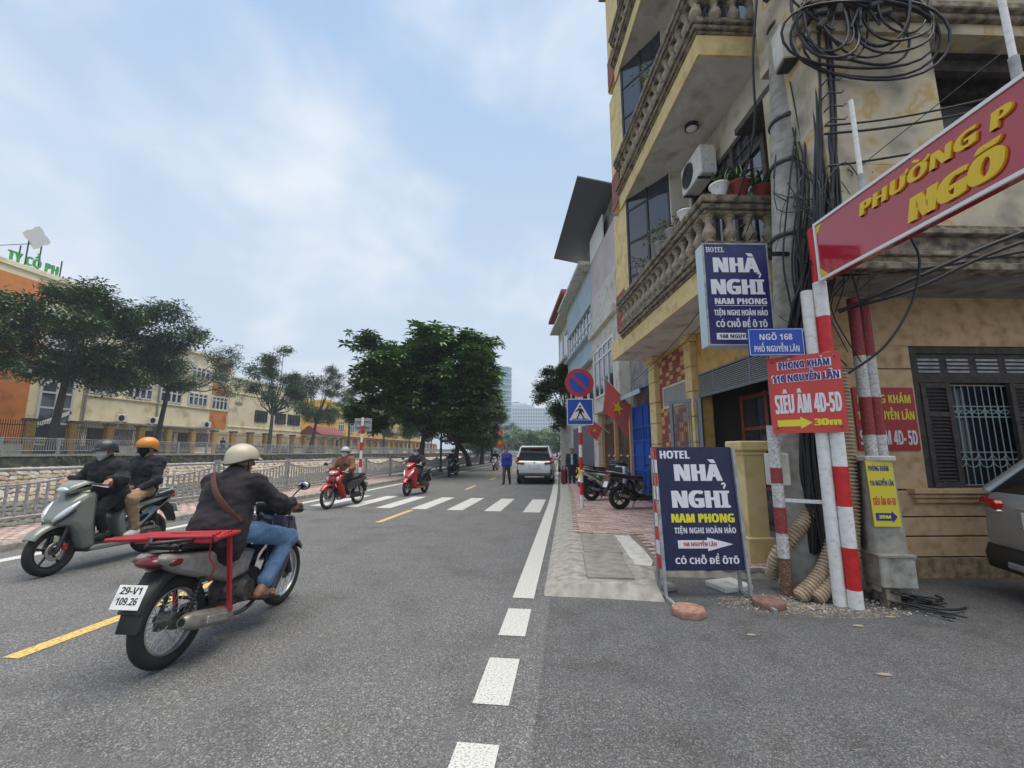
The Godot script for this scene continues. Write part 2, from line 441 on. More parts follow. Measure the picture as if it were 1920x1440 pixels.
func house_materials() -> void:
	var grit: Texture2D = M.grit
	var streak := noise_tex(0.015, 101, [[0.0, lin(.55, .5, .42)], [0.3, lin(.85, .82, .76)], [0.5, lin(1, 1, 1)], [1.0, lin(.94, .92, .9)]], 512, 6)
	M.streak = streak
	M.cream = patchy(tm(noise_tex(0.02, 102, [[0.0, lin(.66, .5, .22)], [0.5, lin(.76, .6, .29)], [1.0, lin(.8, .65, .35)]], 256, 5), 0.5, 0.85), streak, 0.25)
	M.ochre = patchy(tm(noise_tex(0.02, 103, [[0.0, lin(.5, .3, .09)], [0.5, lin(.6, .38, .12)], [1.0, lin(.65, .42, .15)]], 256, 5), 0.5, 0.85), streak, 0.3)
	M.tan_wall = patchy(tm(noise_tex(0.022, 104, [[0.0, lin(.4, .26, .14)], [0.3, lin(.6, .41, .23)], [0.6, lin(.68, .47, .28)], [1.0, lin(.72, .53, .34)]], 512, 6), 0.45, 0.9, grit, 0.1), streak, 0.4)
	M.plinth = patchy(tm(noise_tex(0.025, 105, [[0.0, lin(.12, .1, .07)], [0.4, lin(.3, .22, .13)], [0.7, lin(.42, .31, .18)], [1.0, lin(.5, .42, .3)]], 512, 6), 0.7, 0.95, grit, 0.2), streak, 0.6)
	# old wall: lime wash flaking off grey render, ochre blotches, cracks
	M.peeling = patchy(tm(noise_tex(0.008, 106, [[0.0, lin(.16, .15, .13)], [0.22, lin(.33, .3, .24)], [0.4, lin(.48, .42, .32)], [0.52, lin(.56, .49, .37)], [0.62, lin(.56, .46, .29)], [0.7, lin(.5, .33, .13)], [0.78, lin(.56, .46, .3)], [1.0, lin(.64, .58, .47)]], 512, 8), 0.3, 0.92, M.grit, 0.15), noise_tex(0.02, 108, [[0.0, lin(.55, .52, .48)], [0.06, lin(.72, .7, .67)], [0.12, lin(1, 1, 1)], [1.0, lin(.93, .92, .9)]], 512, 4, FastNoiseLite.TYPE_CELLULAR), 0.42)
	M.stained = patchy(tm(noise_tex(0.02, 109, [[0.0, lin(.05, .045, .035)], [0.35, lin(.13, .11, .085)], [0.55, lin(.25, .21, .155)], [0.8, lin(.36, .3, .215)], [1.0, lin(.45, .4, .31)]], 512, 6), 0.55, 0.95, grit, 0.25), streak, 0.7)
	M.baluster = tm(noise_tex(0.03, 110, [[0.0, lin(.12, .1, .075)], [0.4, lin(.34, .28, .2)], [1.0, lin(.48, .41, .32)]], 256, 5), 1.1, 0.9)
	M.soffit = patchy(tm(noise_tex(0.015, 111, [[0.0, lin(.56, .545, .51)], [0.5, lin(.64, .625, .6)], [1.0, lin(.68, .67, .645)]], 256, 4), 0.3, 0.9), streak, 0.2)
	M.pale_wall = patchy(tm(noise_tex(0.015, 112, [[0.0, lin(.56, .53, .46)], [0.5, lin(.66, .64, .58)], [1.0, lin(.7, .69, .64)]], 256, 4), 0.3, 0.85), streak, 0.3)
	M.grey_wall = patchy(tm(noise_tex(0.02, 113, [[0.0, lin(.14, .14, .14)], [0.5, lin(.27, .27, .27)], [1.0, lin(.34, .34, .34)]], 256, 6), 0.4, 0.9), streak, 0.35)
	M.blue_wall = tm(noise_tex(0.02, 114, [[0.0, lin(.36, .45, .5)], [1.0, lin(.5, .6, .66)]], 128, 4), 0.3, 0.8)
	M.pink_wall = tm(noise_tex(0.02, 115, [[0.0, lin(.5, .42, .43)], [1.0, lin(.64, .56, .57)]], 128, 4), 0.3, 0.8)
	M.brick_red = tm(noise_tex(0.04, 116, [[0.0, lin(.2, .06, .045)], [0.5, lin(.31, .085, .06)], [1.0, lin(.4, .14, .1)]], 128, 4), 2.0, 0.7)
	M.brick_tan = tm(noise_tex(0.04, 117, [[0.0, lin(.5, .26, .1)], [0.5, lin(.62, .36, .16)], [1.0, lin(.7, .47, .25)]], 128, 4), 2.0, 0.7)
	M.wood = tm(noise_tex(0.03, 118, [[0.0, lin(.028, .018, .013)], [0.5, lin(.055, .035, .026)], [1.0, lin(.09, .06, .045)]], 256, 5), 1.0, 0.6)
	M.old_wood = tm(noise_tex(0.03, 119, [[0.0, lin(.03, .026, .024)], [0.5, lin(.06, .048, .042)], [1.0, lin(.1, .085, .075)]], 256, 5), 1.0, 0.75)
	M.red_wood = pm(.17, .045, .03, 0.4)
	M.steel_grey = pm(.2, .235, .28, 0.45, 0.3)
	M.blue_door = pm(.012, .09, .42, 0.45)
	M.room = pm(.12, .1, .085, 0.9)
	M.window_glass = pm(.035, .045, .065, 0.05)
	M.window_glass.metallic_specular = 0.75
	M.frost = pm(.34, .37, .36, 0.3)
	M.roof_metal = pm(.11, .12, .14, 0.55, 0.3)
	M.louvre = pm(.42, .44, .46, 0.5)
	M.grille = pm(.32, .42, .42, 0.5)

func baluster_mesh(h: float, w: float) -> ArrayMesh:
	var g := G.new()
	var prof := []
	for p in [[0.5, 0.0], [0.5, 0.06], [0.36, 0.08], [0.3, 0.14], [0.42, 0.2], [0.56, 0.3], [0.6, 0.38], [0.5, 0.5], [0.33, 0.62], [0.26, 0.74], [0.28, 0.82], [0.4, 0.86], [0.4, 0.9], [0.32, 0.92], [0.5, 0.94], [0.5, 1.0]]:
		prof.append(Vector2(p[0] * w, p[1] * h))
	g.lathe(prof, 12)
	return g.mesh()

# a balcony: slab with mouldings, balusters and handrail along the street (x = 0) and round its near end
func balcony(parent: Node, y: float, z0: float, z1: float, xin: float, band: Material, called := "balcony") -> void:
	var t := part(called, parent)
	bx("slab", Vector3(0.02, y, z1), Vector3(xin, y + 0.3, z0), M.soffit, t)
	bx("edge_band", Vector3(-0.02, y - 0.03, z1), Vector3(0.018, y + 0.3, z0 + 0.02), band, t)
	bx("edge_band", Vector3(0.018, y - 0.03, z0 - 0.018), Vector3(xin, y + 0.3, z0 + 0.02), band, t)
	var lay := [[0.302, 0.35, 0.05], [0.352, 0.42, 0.09], [0.422, 0.47, 0.13], [0.472, 0.54, 0.1]]
	for l in lay:
		bx("moulding", Vector3(-l[2], y + l[0], z1), Vector3(0.12, y + l[1], z0 + l[2]), M.stained, t, 0.012)
		bx("moulding", Vector3(0.122, y + l[0], z0 - 0.12), Vector3(xin, y + l[1], z0 + l[2] - 0.002), M.stained, t, 0.012)
	var bm := baluster_mesh(0.42, 0.16)
	var z := z0 - 0.02
	while z > z1 + 0.1:
		putm(bm, "baluster", M.baluster, t, Transform3D(Basis(), Vector3(0.0, y + 0.54, z)))
		z -= 0.27
	var x := 0.3
	while x < xin - 0.05:
		putm(bm, "baluster", M.baluster, t, Transform3D(Basis(), Vector3(x, y + 0.54, z0 - 0.02)))
		x += 0.28
	for l in [[0.96, 1.02, 0.08], [1.022, 1.1, 0.12], [1.102, 1.2, 0.15], [1.202, 1.25, 0.1]]:
		bx("handrail", Vector3(-l[2], y + l[0], z1), Vector3(l[2], y + l[1], z0 + l[2] - 0.02), M.stained, t, 0.014)
		bx("handrail", Vector3(l[2] + 0.002, y + l[0], z0 - l[2] - 0.02), Vector3(xin, y + l[1], z0 + l[2] - 0.022), M.stained, t, 0.014)

func brick_field(parent: Node, org: Vector3, along: Vector3, out: Vector3, w: float, h: float, bl: float, bh: float, pick: Callable, hole := Rect2()) -> void:
	var g := G.new().box(Vector3(), Vector3(bl - 0.008, bh - 0.008, 0.02))
	var m := g.mesh()
	var b := Basis(along, Vector3.UP, along.cross(Vector3.UP))
	var j := 0
	while (j + 1) * bh <= h + 0.001:
		var i := 0
		while (i + 1) * bl <= w + 0.001:
			var u := (i + 0.5) * bl
			var v := (j + 0.5) * bh
			if not (hole.has_area() and hole.grow(0.05).has_point(Vector2(u, v))):
				putm(m, "brick", M.brick_tan if pick.call(i, j) else M.brick_red, parent, Transform3D(b, org + along * u + Vector3.UP * v + out * (0.008 + 0.004 * hash01(i, j))))
			i += 1
		j += 1

func build_right_houses() -> void:
	house_materials()
	var O := Vector3(1.96, 0, -6.41)
	var t := thing("hotel", "yellow corner hotel with stained concrete balconies and red and tan brick ground floor", "building", O, 9.0)
	# --- ground floor: walls of thickness round the door opening, with a room behind
	var w := part("ground_floor", t)
	bx("wall", Vector3(1.0, 0.1, -5.0), Vector3(1.22, 3.75, -2.3), M.ochre, w)
	bx("wall", Vector3(1.0, 2.93, -2.298), Vector3(1.22, 3.75, 0.87), M.ochre, w)
	bx("wall", Vector3(1.0, 0.1, -0.1), Vector3(1.22, 2.928, 0.6), M.ochre, w)
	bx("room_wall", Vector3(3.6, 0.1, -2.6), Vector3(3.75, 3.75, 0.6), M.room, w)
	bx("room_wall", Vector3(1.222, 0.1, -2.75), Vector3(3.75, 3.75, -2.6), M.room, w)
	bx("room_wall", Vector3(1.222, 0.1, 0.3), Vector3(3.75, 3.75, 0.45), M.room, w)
	bx("floor_slab", Vector3(0.95, 0.02, -5.0), Vector3(3.8, 0.16, 0.5), M.slab, w)
	# brick cladding
	var br := part("brick_cladding", t)
	brick_field(br, Vector3(0.99, 0.15, -2.68), Vector3(0, 0, -1), Vector3(-1, 0, 0), 1.68, 3.55, 0.21, 0.1, func(i, j): return (i + (j / 2) % 2 + j) % 3 == 0, Rect2(0.12, 2.28, 1.4, 0.52))
	# small window in the bricks
	var sw := part("window", t)
	bx("pane", Vector3(0.975, 2.47, -4.1), Vector3(0.99, 2.88, -2.8), M.frost, sw)
	for f in [[2.42, 2.47, -4.15, -2.75], [2.88, 2.93, -4.15, -2.75]]: bx("frame", Vector3(0.955, f[0], f[2]), Vector3(1.0, f[1], f[3]), M.pale_wall, sw)
	for f in [-4.15, -2.8]: bx("frame", Vector3(0.955, 2.472, f), Vector3(1.0, 2.878, f + 0.05), M.pale_wall, sw)
	for k in 3: bx("bar", Vector3(0.965, 2.472, -3.8 + k * 0.33), Vector3(0.975, 2.878, -3.785 + k * 0.33), M.louvre, sw)
	# yellow pilasters built of courses with dark joints
	for p in [[-4.8, -4.4], [-2.66, -2.36]]:
		var pl := part("pilaster", t)
		for k in 7:
			bx("course", Vector3(0.86, 0.12 + k * 0.5, p[0]), Vector3(1.0, 0.605 + k * 0.5, p[1]), M.cream, pl, 0.008)
		bx("capital", Vector3(0.8, 3.62, p[0] - 0.06), Vector3(1.0, 3.75, p[1] + 0.06), M.cream, pl, 0.015)
	# louvred transom
	var lv := part("louvre_transom", t)
	for z in [-2.3, -1.75, -0.6, -0.12]: bx("frame", Vector3(0.98, 2.5, z), Vector3(1.03, 2.92, z + 0.03), M.steel_grey, lv)
	for y in [2.47, 2.9]: bx("frame", Vector3(0.982, y, -2.3), Vector3(1.028, y + 0.03, -0.09), M.steel_grey, lv)
	var sl := G.new().box(Vector3(), Vector3(0.05, 0.008, 2.16), Basis(Vector3(0, 0, 1), 0.6)).mesh()
	for k in 12: putm(sl, "slat", M.louvre, lv, Transform3D(Basis(), Vector3(1.0, 2.52 + k * 0.032, -1.2)))
	bx("backing", Vector3(1.06, 2.5, -2.3), Vector3(1.08, 2.92, -0.1), M.black, lv)
	# grey steel door leaves standing open and the wooden inner door
	door_leaf(t, Vector3(0.98, 0.14, -2.26), 32.0, 0.72)
	door_leaf(t, Vector3(0.98, 0.14, -0.14), -128.0, 0.7)
	var wd := part("inner_door", t)
	for z in [-1.85, -1.12, -0.45]: bx("stile", Vector3(1.5, 0.16, z), Vector3(1.56, 2.45, z + 0.09), M.red_wood, wd)
	for y in [0.18, 0.8, 1.3, 1.8, 2.36]: bx("rail", Vector3(1.505, y, -1.76), Vector3(1.555, y + 0.06, -0.45), M.red_wood, wd)
	bx("pane", Vector3(1.52, 0.2, -1.8), Vector3(1.53, 2.4, -0.4), M.glass_dark, wd)
	# --- balconies and upper floors
	balcony(t, 3.75, 0.4, -3.9, 1.0, M.cream)
	bx("canopy", Vector3(0.02, 3.752, -4.95), Vector3(1.0, 4.05, -3.902), M.soffit, t)
	bx("canopy_edge", Vector3(-0.02, 3.72, -4.95), Vector3(0.018, 4.2, -3.902), M.cream, t)
	balcony(t, 7.25, 0.47, -3.7, 1.0, M.cream)
	balcony(t, 10.75, 0.47, -3.7, 1.0, M.cream)
	for k in 3:
		var y0 := 4.05 + 3.5 * k - (0.0 if k == 0 else 0.3)
		var y1 := 7.25 + 3.5 * k
		# facade wall of the floor, the solid strip at the far end and its brick panel
		bx("wall", Vector3(1.0, y0, -3.0), Vector3(1.25, y1, 1.0), M.pale_wall, t)
		bx("wall_strip", Vector3(0.03, y0 + (0.3 if k else 0.0), -4.45), Vector3(0.28, y1 + 0.0, -3.36), M.cream, t)
		bx("far_wall", Vector3(0.282, y0, -4.6), Vector3(1.3, y1, -4.2), M.cream, t)
		var bp := part("brick_panel", t)
		brick_field(bp, Vector3(0.022, y0 + 0.3, -3.75), Vector3(0, 0, -1), Vector3(-1, 0, 0), 0.68, 0.9, 0.22, 0.09, func(_i, _j): return false)
		# angled glazed bay at the far end of the balcony
		var bay := part("glazed_bay", t)
		var a := Vector3(0.05, 0, -3.34)
		var e := Vector3(0.64, 0, -2.36)
		var dir := (e - a).normalized()
		var bas := Basis(dir, Vector3.UP, dir.cross(Vector3.UP))
		var len := a.distance_to(e)
		var g := G.new().box((a + e) / 2 + Vector3.UP * (y0 + y1) / 2, Vector3(len, y1 - y0, 0.02), bas)
		put(g, "pane", M.window_glass, bay)
		for u in [0.0, 0.5, 1.0]:
			g = G.new().box(a.lerp(e, u) + Vector3.UP * (y0 + y1) / 2, Vector3(0.05, y1 - y0, 0.06), bas)
			put(g, "mullion", M.dark_metal, bay)
		for q in 4:
			g = G.new().box((a + e) / 2 + Vector3.UP * (y0 + 0.5 + q * 0.8), Vector3(len, 0.045, 0.05), bas)
			put(g, "transom", M.dark_metal, bay)
		g = G.new()
		g.box((e + Vector3(1.0, 0, -2.3)) / 2 + Vector3.UP * (y0 + y1) / 2, Vector3(0.38, y1 - y0, 0.12))
		put(g, "pier", M.pale_wall, bay)
		# dark wooden window wall towards the near end
		var wf := part("window", t)
		var wy0 := y0 + 0.35
		var wy1 := y1 - 0.75
		bx("pane", Vector3(0.975, wy0, -1.95), Vector3(0.985, wy1, 0.3), M.window_glass, wf)
		for z in [-2.0, -1.25, -0.55, 0.26]: bx("post", Vector3(0.93, wy0, z), Vector3(1.0, wy1, z + 0.09), M.wood, wf)
		for y in [wy0, wy1 - 0.55, wy1 - 0.07]: bx("rail", Vector3(0.932, y, -1.98), Vector3(0.998, y + 0.08, 0.34), M.wood, wf)
		for z in [-1.72, -1.5, -0.98, -0.78, -0.3, -0.06]: bx("glazing_bar", Vector3(0.95, wy0 + 0.08, z), Vector3(0.975, wy1 - 0.07, z + 0.025), M.wood, wf)
		for y in [wy1 - 0.3, wy0 + 0.6, wy0 + 1.15]: bx("glazing_bar", Vector3(0.952, y, -1.9), Vector3(0.972, y + 0.025, 0.3), M.wood, wf)
		# round ceiling lamp under the slab above
		var lp := part("ceiling_lamp", t)
		g = G.new().cyl(Vector3(0.52, y1 - 0.07, -0.95), Vector3(0.52, y1, -0.95), 0.12, 0.12, 20)
		put(g, "ring", M.dark_metal, lp)
		g = G.new().ball(Vector3(0.52, y1 - 0.06, -0.95), Vector3(0.1, 0.05, 0.1))
		put(g, "diffuser", M.white, lp)
	var cl := part("ceiling_lamp", t)
	put(G.new().cyl(Vector3(0.6, 3.68, -0.9), Vector3(0.6, 3.75, -0.9), 0.13, 0.13, 20), "ring", M.dark_metal, cl)
	put(G.new().ball(Vector3(0.6, 3.69, -0.9), Vector3(0.11, 0.06, 0.11)), "diffuser", M.white, cl)
	# body and roof behind the facade
	bx("back_block", Vector3(1.252, 3.76, -4.6), Vector3(7.0, 14.5, 0.85), M.pale_wall, t)
	bx("back_block", Vector3(3.76, 0.0, -4.6), Vector3(7.0, 3.758, 0.85), M.pale_wall, t)
	bx("roof", Vector3(-0.1, 14.3, -4.7), Vector3(1.25, 14.6, 0.9), M.stained, t)
	# air conditioner on its bracket
	ac_unit(Vector3(O + Basis(Vector3.UP, deg_to_rad(9)) * Vector3(0.76, 6.28, -1.3)), 9.0 - 90.0, 0.62, "old white air conditioner on a bracket above the hotel balcony")
	build_corner_house(O)
	build_neighbours(O)

func door_leaf(t: Node, p: Vector3, turn: float, wd: float) -> void:
	var d := part("door", t)
	d.position = p
	d.rotation_degrees.y = turn
	bx("stile", Vector3(-0.02, 0, -0.07), Vector3(0.02, 2.33, 0.0), M.steel_grey, d)
	bx("stile", Vector3(-0.02, 0, -wd), Vector3(0.02, 2.33, -wd + 0.07), M.steel_grey, d)
	for y in [0.0, 0.9, 2.26]: bx("rail", Vector3(-0.018, y, -wd + 0.072), Vector3(0.018, y + 0.07, -0.072), M.steel_grey, d)
	var g := G.new()
	for k in 12: g.rod(Vector3(0, 0.97, -0.1 - k * (wd - 0.2) / 11.0), Vector3(0, 2.26, -0.1 - k * (wd - 0.2) / 11.0), 0.008, 6)
	put(g, "bars", M.steel_grey, d)
	bx("panel", Vector3(-0.008, 0.07, -wd + 0.072), Vector3(0.008, 0.9, -0.072), M.steel_grey, d)
	put(G.new().cbox(Vector3(-0.05, 1.1, -wd + 0.035), Vector3(0.04, 0.12, 0.03), 0.006), "handle", M.chrome, d)

func ac_unit(p: Vector3, turn: float, s: float, label: String, group := "") -> void:   # fan faces local +z
	var t := thing("air_conditioner", label, "air conditioner", p, turn, group)
	t.scale = Vector3.ONE * (s / 0.62)
	put(G.new().cbox(Vector3(0, 0.29, 0), Vector3(0.8, 0.56, 0.3), 0.02), "casing", M.white_paint, t)
	var g := G.new()
	for k in 5: g.torus(Vector3(-0.12, 0.29, 0.155), Vector3(0, 0, 1), 0.05 + 0.045 * k, 0.005, 24, 5)
	put(g, "fan_guard", M.dark_metal, t)
	put(G.new().cyl(Vector3(-0.12, 0.29, 0.151), Vector3(-0.12, 0.29, 0.153), 0.22, 0.22, 24), "fan_opening", M.black, t)
	for x in [-0.3, 0.3]:
		put(G.new().box(Vector3(x, -0.02, -0.08), Vector3(0.03, 0.03, 0.5)).box(Vector3(x, -0.14, -0.3), Vector3(0.03, 0.26, 0.03)), "bracket", M.dark_metal, t)

func build_corner_house(O: Vector3) -> void:
	var t := thing("corner_house", "old tan corner house with peeling upper wall and brown shuttered window facing the alley", "building", O, 9.0)
	var Z := 0.87
	# ground-floor wall laid in broad courses with grooves between
	var w := part("wall", t)
	var ys := [0.0, 0.22, 0.45, 0.67, 0.98]
	bx("plinth", Vector3(0.86, 0.0, Z - 0.3), Vector3(12, 0.215, Z + 0.035), M.plinth, w)
	for k in range(1, 4):
		bx("course", Vector3(0.9, ys[k] + 0.008, Z - 0.3), Vector3(12, ys[k + 1] - 0.008, Z), M.tan_wall, w, 0.006)
	for q in [[0.9, 2.16], [3.86, 12.0]]:
		bx("course", Vector3(q[0], 0.988, Z - 0.3), Vector3(q[1], 2.432, Z), M.tan_wall, w, 0.005)
		bx("course", Vector3(q[0], 2.444, Z - 0.3), Vector3(q[1], 2.728, Z), M.tan_wall, w, 0.005)
	bx("course", Vector3(0.9, 2.73, Z - 0.3), Vector3(12, 3.38, Z), M.tan_wall, w)
	bx("backing", Vector3(0.95, 0.0, Z - 0.4), Vector3(12, 3.4, Z - 0.3), M.tan_wall, w)
	# sill
	var sl := part("window_sill", t)
	for l in [[0.94, 1.0, 0.1], [0.89, 0.938, 0.07], [0.83, 0.888, 0.04]]:
		bx("moulding", Vector3(2.0 - l[2], l[0], Z - 0.02), Vector3(4.0 + l[2], l[1], Z + l[2]), M.tan_wall, sl, 0.008)
	# window: frame, louvred head, two louvred shutters, grille
	var wn := part("window", t)
	bx("frame", Vector3(2.16, 1.0, Z - 0.1), Vector3(2.24, 2.72, Z - 0.01), M.old_wood, wn)
	bx("frame", Vector3(3.78, 1.0, Z - 0.1), Vector3(3.86, 2.72, Z - 0.01), M.old_wood, wn)
	bx("frame", Vector3(2.242, 2.27, Z - 0.1), Vector3(3.778, 2.34, Z - 0.01), M.old_wood, wn)
	bx("frame", Vector3(2.242, 2.64, Z - 0.1), Vector3(3.778, 2.72, Z - 0.012), M.old_wood, wn)
	bx("head_panel", Vector3(2.242, 2.342, Z - 0.09), Vector3(3.778, 2.638, Z - 0.05), M.old_wood, wn)
	bx("pane", Vector3(2.242, 1.0, Z - 0.28), Vector3(3.778, 2.27, Z - 0.27), M.glass_dark, wn)
	for v in 4:
		for k in 4: bx("vent_slat", Vector3(2.28 + v * 0.38, 2.4 + k * 0.05, Z - 0.05), Vector3(2.56 + v * 0.38, 2.425 + k * 0.05, Z - 0.035), M.galv, wn)
	for s in 2:
		var sh := part("shutter", t)
		var x0 := 2.245 if s == 0 else 3.38
		var x1 := 2.62 if s == 0 else 3.775
		for x in [x0, x1 - 0.06]: bx("stile", Vector3(x, 1.01, Z - 0.04), Vector3(x + 0.06, 2.265, Z + 0.005), M.old_wood, sh)
		for y in [1.01, 1.85, 2.2]: bx("rail", Vector3(x0 + 0.062, y, Z - 0.038), Vector3(x1 - 0.062, y + 0.06, Z + 0.003), M.old_wood, sh)
		var sm := G.new().box(Vector3(), Vector3(x1 - x0 - 0.126, 0.008, 0.04), Basis(Vector3(1, 0, 0), 0.7)).mesh()
		for k in 26:
			var y := 1.09 + k * 0.043
			if absf(y - 1.88) > 0.035: putm(sm, "slat", M.old_wood, sh, Transform3D(Basis(), Vector3((x0 + x1) / 2, y, Z - 0.018)))
		bx("backing", Vector3(x0 + 0.05, 1.05, Z - 0.06), Vector3(x1 - 0.05, 2.22, Z - 0.045), M.black, sh)
	var gr := part("grille", t)
	var g := G.new()
	var gx0 := 2.56
	var gx1 := 3.42
	var n := 5
	var pz := Z - 0.06
	for y in [1.03, 1.33, 1.42, 1.85, 1.98, 2.24]: g.rod(Vector3(gx0, y, pz), Vector3(gx1, y, pz), 0.007, 6)
	for k in n:
		var xc := gx0 + (k + 0.5) * (gx1 - gx0) / n
		var hw := (gx1 - gx0) / n * 0.5
		for xx in [xc - hw, xc]: g.rod(Vector3(xx, 1.03, pz), Vector3(xx, 2.24, pz), 0.006, 6)
		for yc in [[1.33, -1.0], [1.42, -1.0], [1.85, 1.0], [1.98, -1.0]]:
			var arc := []
			for a in 9: arc.append(Vector3(xc - hw * cos(PI * a / 8.0), yc[0] - yc[1] * -0.09 * sin(PI * a / 8.0), pz + 0.004))
			g.tube(arc, 0.006, 5)
	put(g, "bars", M.grille, gr)
	# overhanging upper floor
	var Zo := 1.85
	var up := part("upper_floor", t)
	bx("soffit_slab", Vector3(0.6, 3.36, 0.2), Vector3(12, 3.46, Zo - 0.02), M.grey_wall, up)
	bx("floor_band", Vector3(0.56, 3.3, Zo - 0.12), Vector3(12, 3.66, Zo), M.stained, up)
	for l in [[3.28, 3.36, 0.05], [3.44, 3.5, 0.035], [3.662, 3.72, 0.08], [3.722, 3.78, 0.04]]:
		bx("moulding", Vector3(0.54, l[0], Zo - 0.1), Vector3(12, l[1], Zo + l[2]), M.stained, up, 0.01)
	bx("parapet", Vector3(0.6, 3.782, Zo - 0.2), Vector3(12, 4.5, Zo - 0.01), M.peeling, up)
	bx("peeling_wall", Vector3(0.6, 4.502, Zo - 0.2), Vector3(1.96, 6.12, Zo - 0.008), M.peeling, up)
	bx("side_wall", Vector3(0.6, 3.782, 0.9), Vector3(0.8, 6.12, Zo - 0.202), M.peeling, up)
	bx("parapet_ledge", Vector3(1.965, 4.502, Zo - 0.24), Vector3(12, 4.56, Zo + 0.05), M.stained, up, 0.01)
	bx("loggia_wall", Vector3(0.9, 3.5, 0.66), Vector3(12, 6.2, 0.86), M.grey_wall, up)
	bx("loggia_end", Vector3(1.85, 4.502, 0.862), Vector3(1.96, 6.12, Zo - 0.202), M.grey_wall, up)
	bx("loggia_ceiling", Vector3(0.6, 6.13, 0.2), Vector3(12, 6.22, Zo - 0.21), M.old_wood, up)
	for z in [1.15, 1.45]: bx("beam", Vector3(1.962, 5.98, z), Vector3(12, 6.128, z + 0.1), M.old_wood, up)
	for k in 6:
		var x := 2.2 + k * 0.62
		var sp := part("shutter_window", t)
		bx("frame", Vector3(x, 4.4, 0.862), Vector3(x + 0.5, 5.65, 0.9), M.old_wood, sp)
		bx("leaf", Vector3(x + 0.04, 4.45, 0.902), Vector3(x + 0.24, 5.55, 0.92), M.wood, sp)
		bx("leaf", Vector3(x + 0.26, 4.45, 0.902), Vector3(x + 0.46, 5.55, 0.92), M.wood, sp)
	bx("beam_band", Vector3(0.56, 6.122, Zo - 0.2), Vector3(12, 6.26, Zo + 0.03), M.peeling, up)
	for l in [[6.262, 6.33, 0.1], [6.332, 6.42, 0.16]]:
		bx("ledge", Vector3(0.5, l[0], Zo - 0.2), Vector3(12, l[1], Zo + l[2]), M.stained, up, 0.012)
	bx("upper_wall", Vector3(0.6, 6.422, Zo - 0.3), Vector3(12, 10.5, Zo - 0.01), M.peeling, up)
	bx("upper_side_wall", Vector3(0.6, 6.422, 0.9), Vector3(0.85, 10.5, Zo - 0.302), M.peeling, up)
	for y in [6.72, 8.2]: bx("moulding", Vector3(0.57, y, Zo - 0.1), Vector3(12, y + 0.06, Zo + 0.04), M.stained, up, 0.01)
	bx("roof", Vector3(0.5, 10.502, 0.2), Vector3(12.1, 10.7, Zo + 0.2), M.stained, t)
	# brackets for insulators on the corner of the wall
	for k in 4:
		put(G.new().tube([Vector3(0.62, 4.95 + k * 0.16, Zo + 0.0), Vector3(0.62, 4.95 + k * 0.16, Zo + 0.09), Vector3(0.76, 4.95 + k * 0.16, Zo + 0.09), Vector3(0.79, 4.98 + k * 0.16, Zo + 0.09)], 0.009, 6), "bracket", M.dark_metal, up)

